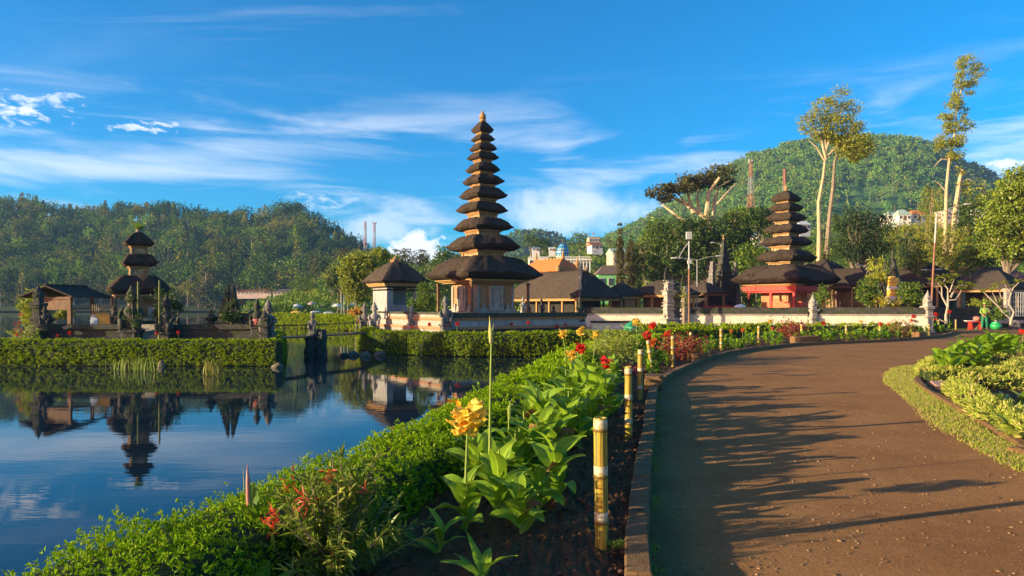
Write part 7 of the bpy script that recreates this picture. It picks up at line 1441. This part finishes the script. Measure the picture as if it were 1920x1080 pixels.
# green urn, red cart, benches
ur = thing('urn', 'shiny round green glazed urn beside the road', 'urn', (*px2(1867, 43.6), 0)); m = MB(); m.lathe([(.12, 0), (.22, .05), (.32, .18), (.33, .3), (.25, .42), (.2, .45), (.26, .5), (.24, .5), (.18, .44)], n=20); m.build('urn_body', mk('green_glaze', (.02, .32, .08), (.03, .42, .12), 3, .2, spec=.7), ur, smooth=True)
rc = thing('cart', 'small red wooden trestle table with a basket beside the sweeper', 'table', (*px2(1828, 44.2), 0)); m = MB(); m.box(0, 0, .5, .85, .5, .07); m.build('top', M_red, rc)
for s in (-1, 1): m = MB(); m.box(s*.3, 0, .24, .09, .42, .5, tx=.7); m.build('leg', M_red, rc)
m = MB(); m.box(0, 0, .2, .6, .06, .08); m.build('stretcher', M_red, rc)
bk = tag(MB().lathe([(.1, 0), (.2, .1), (.22, .22), (.14, .3), (.1, .32)], n=12).build('basket', M_redm, loc=(*px2(1828, 44.2), .54)), 'red brown basket standing on the red trestle table', 'basket')
tr_ = tag(MB().loft([(.5, .26, 0, 8), (.52, .28, .05, 8)], 4).build('tray', M_wht, loc=(*px2(1815, 44.0), .55)), 'flat white tray lying on the left end of the red table', 'tray'); m = None
tr_.location = (rc.location.x-.35, rc.location.y, .54); tr_.scale = (.6, .6, 1); bk.location = (rc.location.x+.12, rc.location.y, .54)
for x, w, lb in ((1884, 1.3, 'low grey stone bench right of the green urn'), (1918, 1.2, 'rough stone block at the right edge beyond the bench')):
    r = thing('stone_bench', lb, 'bench', (*px2(x, 44.5), 0)); m = MB(); m.loft([(w/2, .25, .42, 9), (w/2, .25, .6, 9)], 4, jit=.5); o = m.build('seat', M_stone_lt, r)
    for s in (-1, 1): m = MB(); m.box(s*w*.36, 0, .2, .3, .42, .44); m.build('leg', M_stone, r)
# ---------------------------------------------------------------- the street sweeper
def skinned(name, chain, mat, parent, sub=1, root=0):
    """chain: list of (id, parent id, (x,y,z), radius)"""
    ids = {c[0]: i for i, c in enumerate(chain)}; me = bpy.data.meshes.new(name)
    me.from_pydata([c[2] for c in chain], [(ids[c[1]], i) for i, c in enumerate(chain) if c[1] is not None], [])
    o = bpy.data.objects.new(name, me); COL.objects.link(o); sk = o.modifiers.new('skin', 'SKIN')
    for i, c in enumerate(chain):
        d = me.skin_vertices[0].data[i]; rr = c[3] if isinstance(c[3], tuple) else (c[3], c[3]); d.radius = rr; d.use_root = (i == root)
    sb = o.modifiers.new('sub', 'SUBSURF'); sb.levels = sub; sb.render_levels = sub
    dg = bpy.context.evaluated_depsgraph_get(); dg.update(); nm = bpy.data.meshes.new_from_object(o.evaluated_get(dg)); bpy.data.objects.remove(o)
    nm.polygons.foreach_set('use_smooth', np.ones(len(nm.polygons), bool)); nm.materials.clear(); nm.materials.append(mat)
    o = bpy.data.objects.new(name, nm); COL.objects.link(o); o.parent = parent; return o
M_skin = mk('skin', (.28, .14, .08), (.33, .17, .10), 5, .6); M_hair = mk('black_hair', (.015, .012, .01), (.03, .025, .02), 30, .6)
M_shirt = mk('green_yellow_shirt', (.06, .24, .06), (.34, .38, .05), 3.0, .8, .3, 20); M_trou = mk('green_trousers', (.012, .16, .07), (.02, .22, .10), 5, .8, .3, 14)
pe = thing('person', 'person in green and yellow shirt and green trousers holding a broom by the road', 'person', (*px2(1846, 43.8), 0), math.radians(-20))
S = 1.0
def fingers(side, wrist, d):
    out = []; wx, wy, wz = wrist
    for i, (dx, ln) in enumerate(((-.03, .07), (-.01, .08), (.012, .075), (.032, .06))):
        b = (wx+dx*.9, wy+d[1]*.09, wz+d[2]*.09); out += [(f'{side}f{i}a', side+'palm', b, .010), (f'{side}f{i}b', f'{side}f{i}a', (b[0], b[1]+d[1]*ln*.5, b[2]+d[2]*ln*.5-.01), .009), (f'{side}f{i}c', f'{side}f{i}b', (b[0], b[1]+d[1]*ln*.7+.01, b[2]+d[2]*ln*.5-.035), .008)]
    out += [(side+'ta', side+'palm', (wx-side_sign(side)*.04, wy+d[1]*.045, wz+d[2]*.045+.01), .011), (side+'tb', side+'ta', (wx-side_sign(side)*.055, wy+d[1]*.08, wz+d[2]*.08), .009)]
    return out
def side_sign(s): return 1 if s == 'l' else -1
hl_, hr_ = (.14, -.30, 1.12), (-.10, -.30, .92); dl, dr = (0, -.9, .1), (0, -.9, -.3)
def palm(w, d): return (w[0], w[1]+d[1]*.05, w[2]+d[2]*.05)
body = [('pelvis', None, (0, 0, .92), (.14, .11)), ('waist', 'pelvis', (0, 0, 1.04), (.12, .10)), ('chest', 'waist', (0, -.01, 1.25), (.15, .11)), ('neckb', 'chest', (0, 0, 1.40), (.07, .065)), ('neck', 'neckb', (0, -.01, 1.47), (.05, .05)), ('chin', 'neck', (0, -.03, 1.53), (.07, .075)), ('head', 'chin', (0, -.02, 1.60), (.082, .10)), ('crown', 'head', (0, 0, 1.68), (.06, .075))]
for s, k, h, d in (('l', 1, hl_, dl), ('r', -1, hr_, dr)):
    body += [(s+'sh', 'chest', (k*.17, 0, 1.36), .06), (s+'el', s+'sh', (k*.25, -.08, 1.12), .042), (s+'wr', s+'el', h, .03), (s+'palm', s+'wr', palm(h, d), (.042, .022))]+fingers(s, h, d)
    body += [(s+'hip', 'pelvis', (k*.09, 0, .86), .10), (s+'kn', s+'hip', (k*(.12), -.02, .48), .062), (s+'an', s+'kn', (k*.13, .02, .08), .04), (s+'to', s+'an', (k*.15, -.15, .035), (.04, .03))]
bd_ = skinned('body', body, M_skin, pe, 1)
m = MB()
for k in (-1, 1): m.lathe([(.004, 1.595), (.012, 1.602), (.004, 1.61)], k*.032, -.117, 6)
m.build('eyes', M_hair, bd_); m = MB(); m.box(0, -.13, 1.575, .02, .035, .04, tx=.5); m.build('nose', M_skin, bd_); m = MB(); m.box(0, -.115, 1.54, .05, .015, .01); m.build('mouth', M_redm, bd_)
m = MB(); m.lathe([(.085, 1.60), (.10, 1.64), (.092, 1.70), (.06, 1.745), (.01, 1.76)], 0, .012, 14, sy=1.1); m.build('hair', M_hair, pe, smooth=True)
m = MB(); m.lathe([(.095, 1.645), (.16, 1.65), (.10, 1.665), (.10, 1.73), (.07, 1.77), (.01, 1.78)], 0, 0, 14, sy=1.1); m.build('cap', M_shirt, pe, smooth=True)
sh = [('a', None, (0, 0, .90), (.165, .13)), ('b', 'a', (0, 0, 1.06), (.145, .12)), ('c', 'b', (0, -.01, 1.26), (.17, .125)), ('d', 'c', (0, 0, 1.40), (.085, .08))]
for s, k, h in (('l', 1, hl_), ('r', -1, hr_)): sh += [(s+'s', 'c', (k*.175, 0, 1.36), .075), (s+'e', s+'s', (k*.25, -.08, 1.12), .058), (s+'w', s+'e', tuple(np.array((k*.25, -.08, 1.12))*.25+np.array(h)*.75), .043)]
skinned('shirt', sh, M_shirt, pe, 1)
tr2 = [('p', None, (0, 0, .93), (.15, .12))]
for s, k in (('l', 1), ('r', -1)): tr2 += [(s+'h', 'p', (k*.09, 0, .84), .115), (s+'k', s+'h', (k*.12, -.02, .48), .082), (s+'a', s+'k', (k*.13, .02, .12), .068)]
skinned('trousers', tr2, M_trou, pe, 1)
for k in (-1, 1): m = MB(); m.loft([(.05, .12, 0, 4), (.052, .125, .03, 4), (.04, .09, .08, 4)], 4, k*.14, -.06); m.build('shoe', M_dark, pe)
c, s_ = math.cos(math.radians(-20)), math.sin(math.radians(-20))
bm_ = thing('broom', 'long handled broom held by the sweeper', 'broom', tuple(pe.location), math.radians(-20)); m = MB(); m.tube([(.19, -.39, 1.35), (-.16, -.385, .76), (-.5, -.36, .18)], .014, 7); m.build('handle', M_wood, bm_)
m = MB()
for i in range(26): m.tube([(-.47, -.36, .24), (-.56+random.uniform(-.1, .1), -.36+random.uniform(-.1, .1), .01)], [.006, .004], 4)
m.build('bristles', M_bark, bm_)
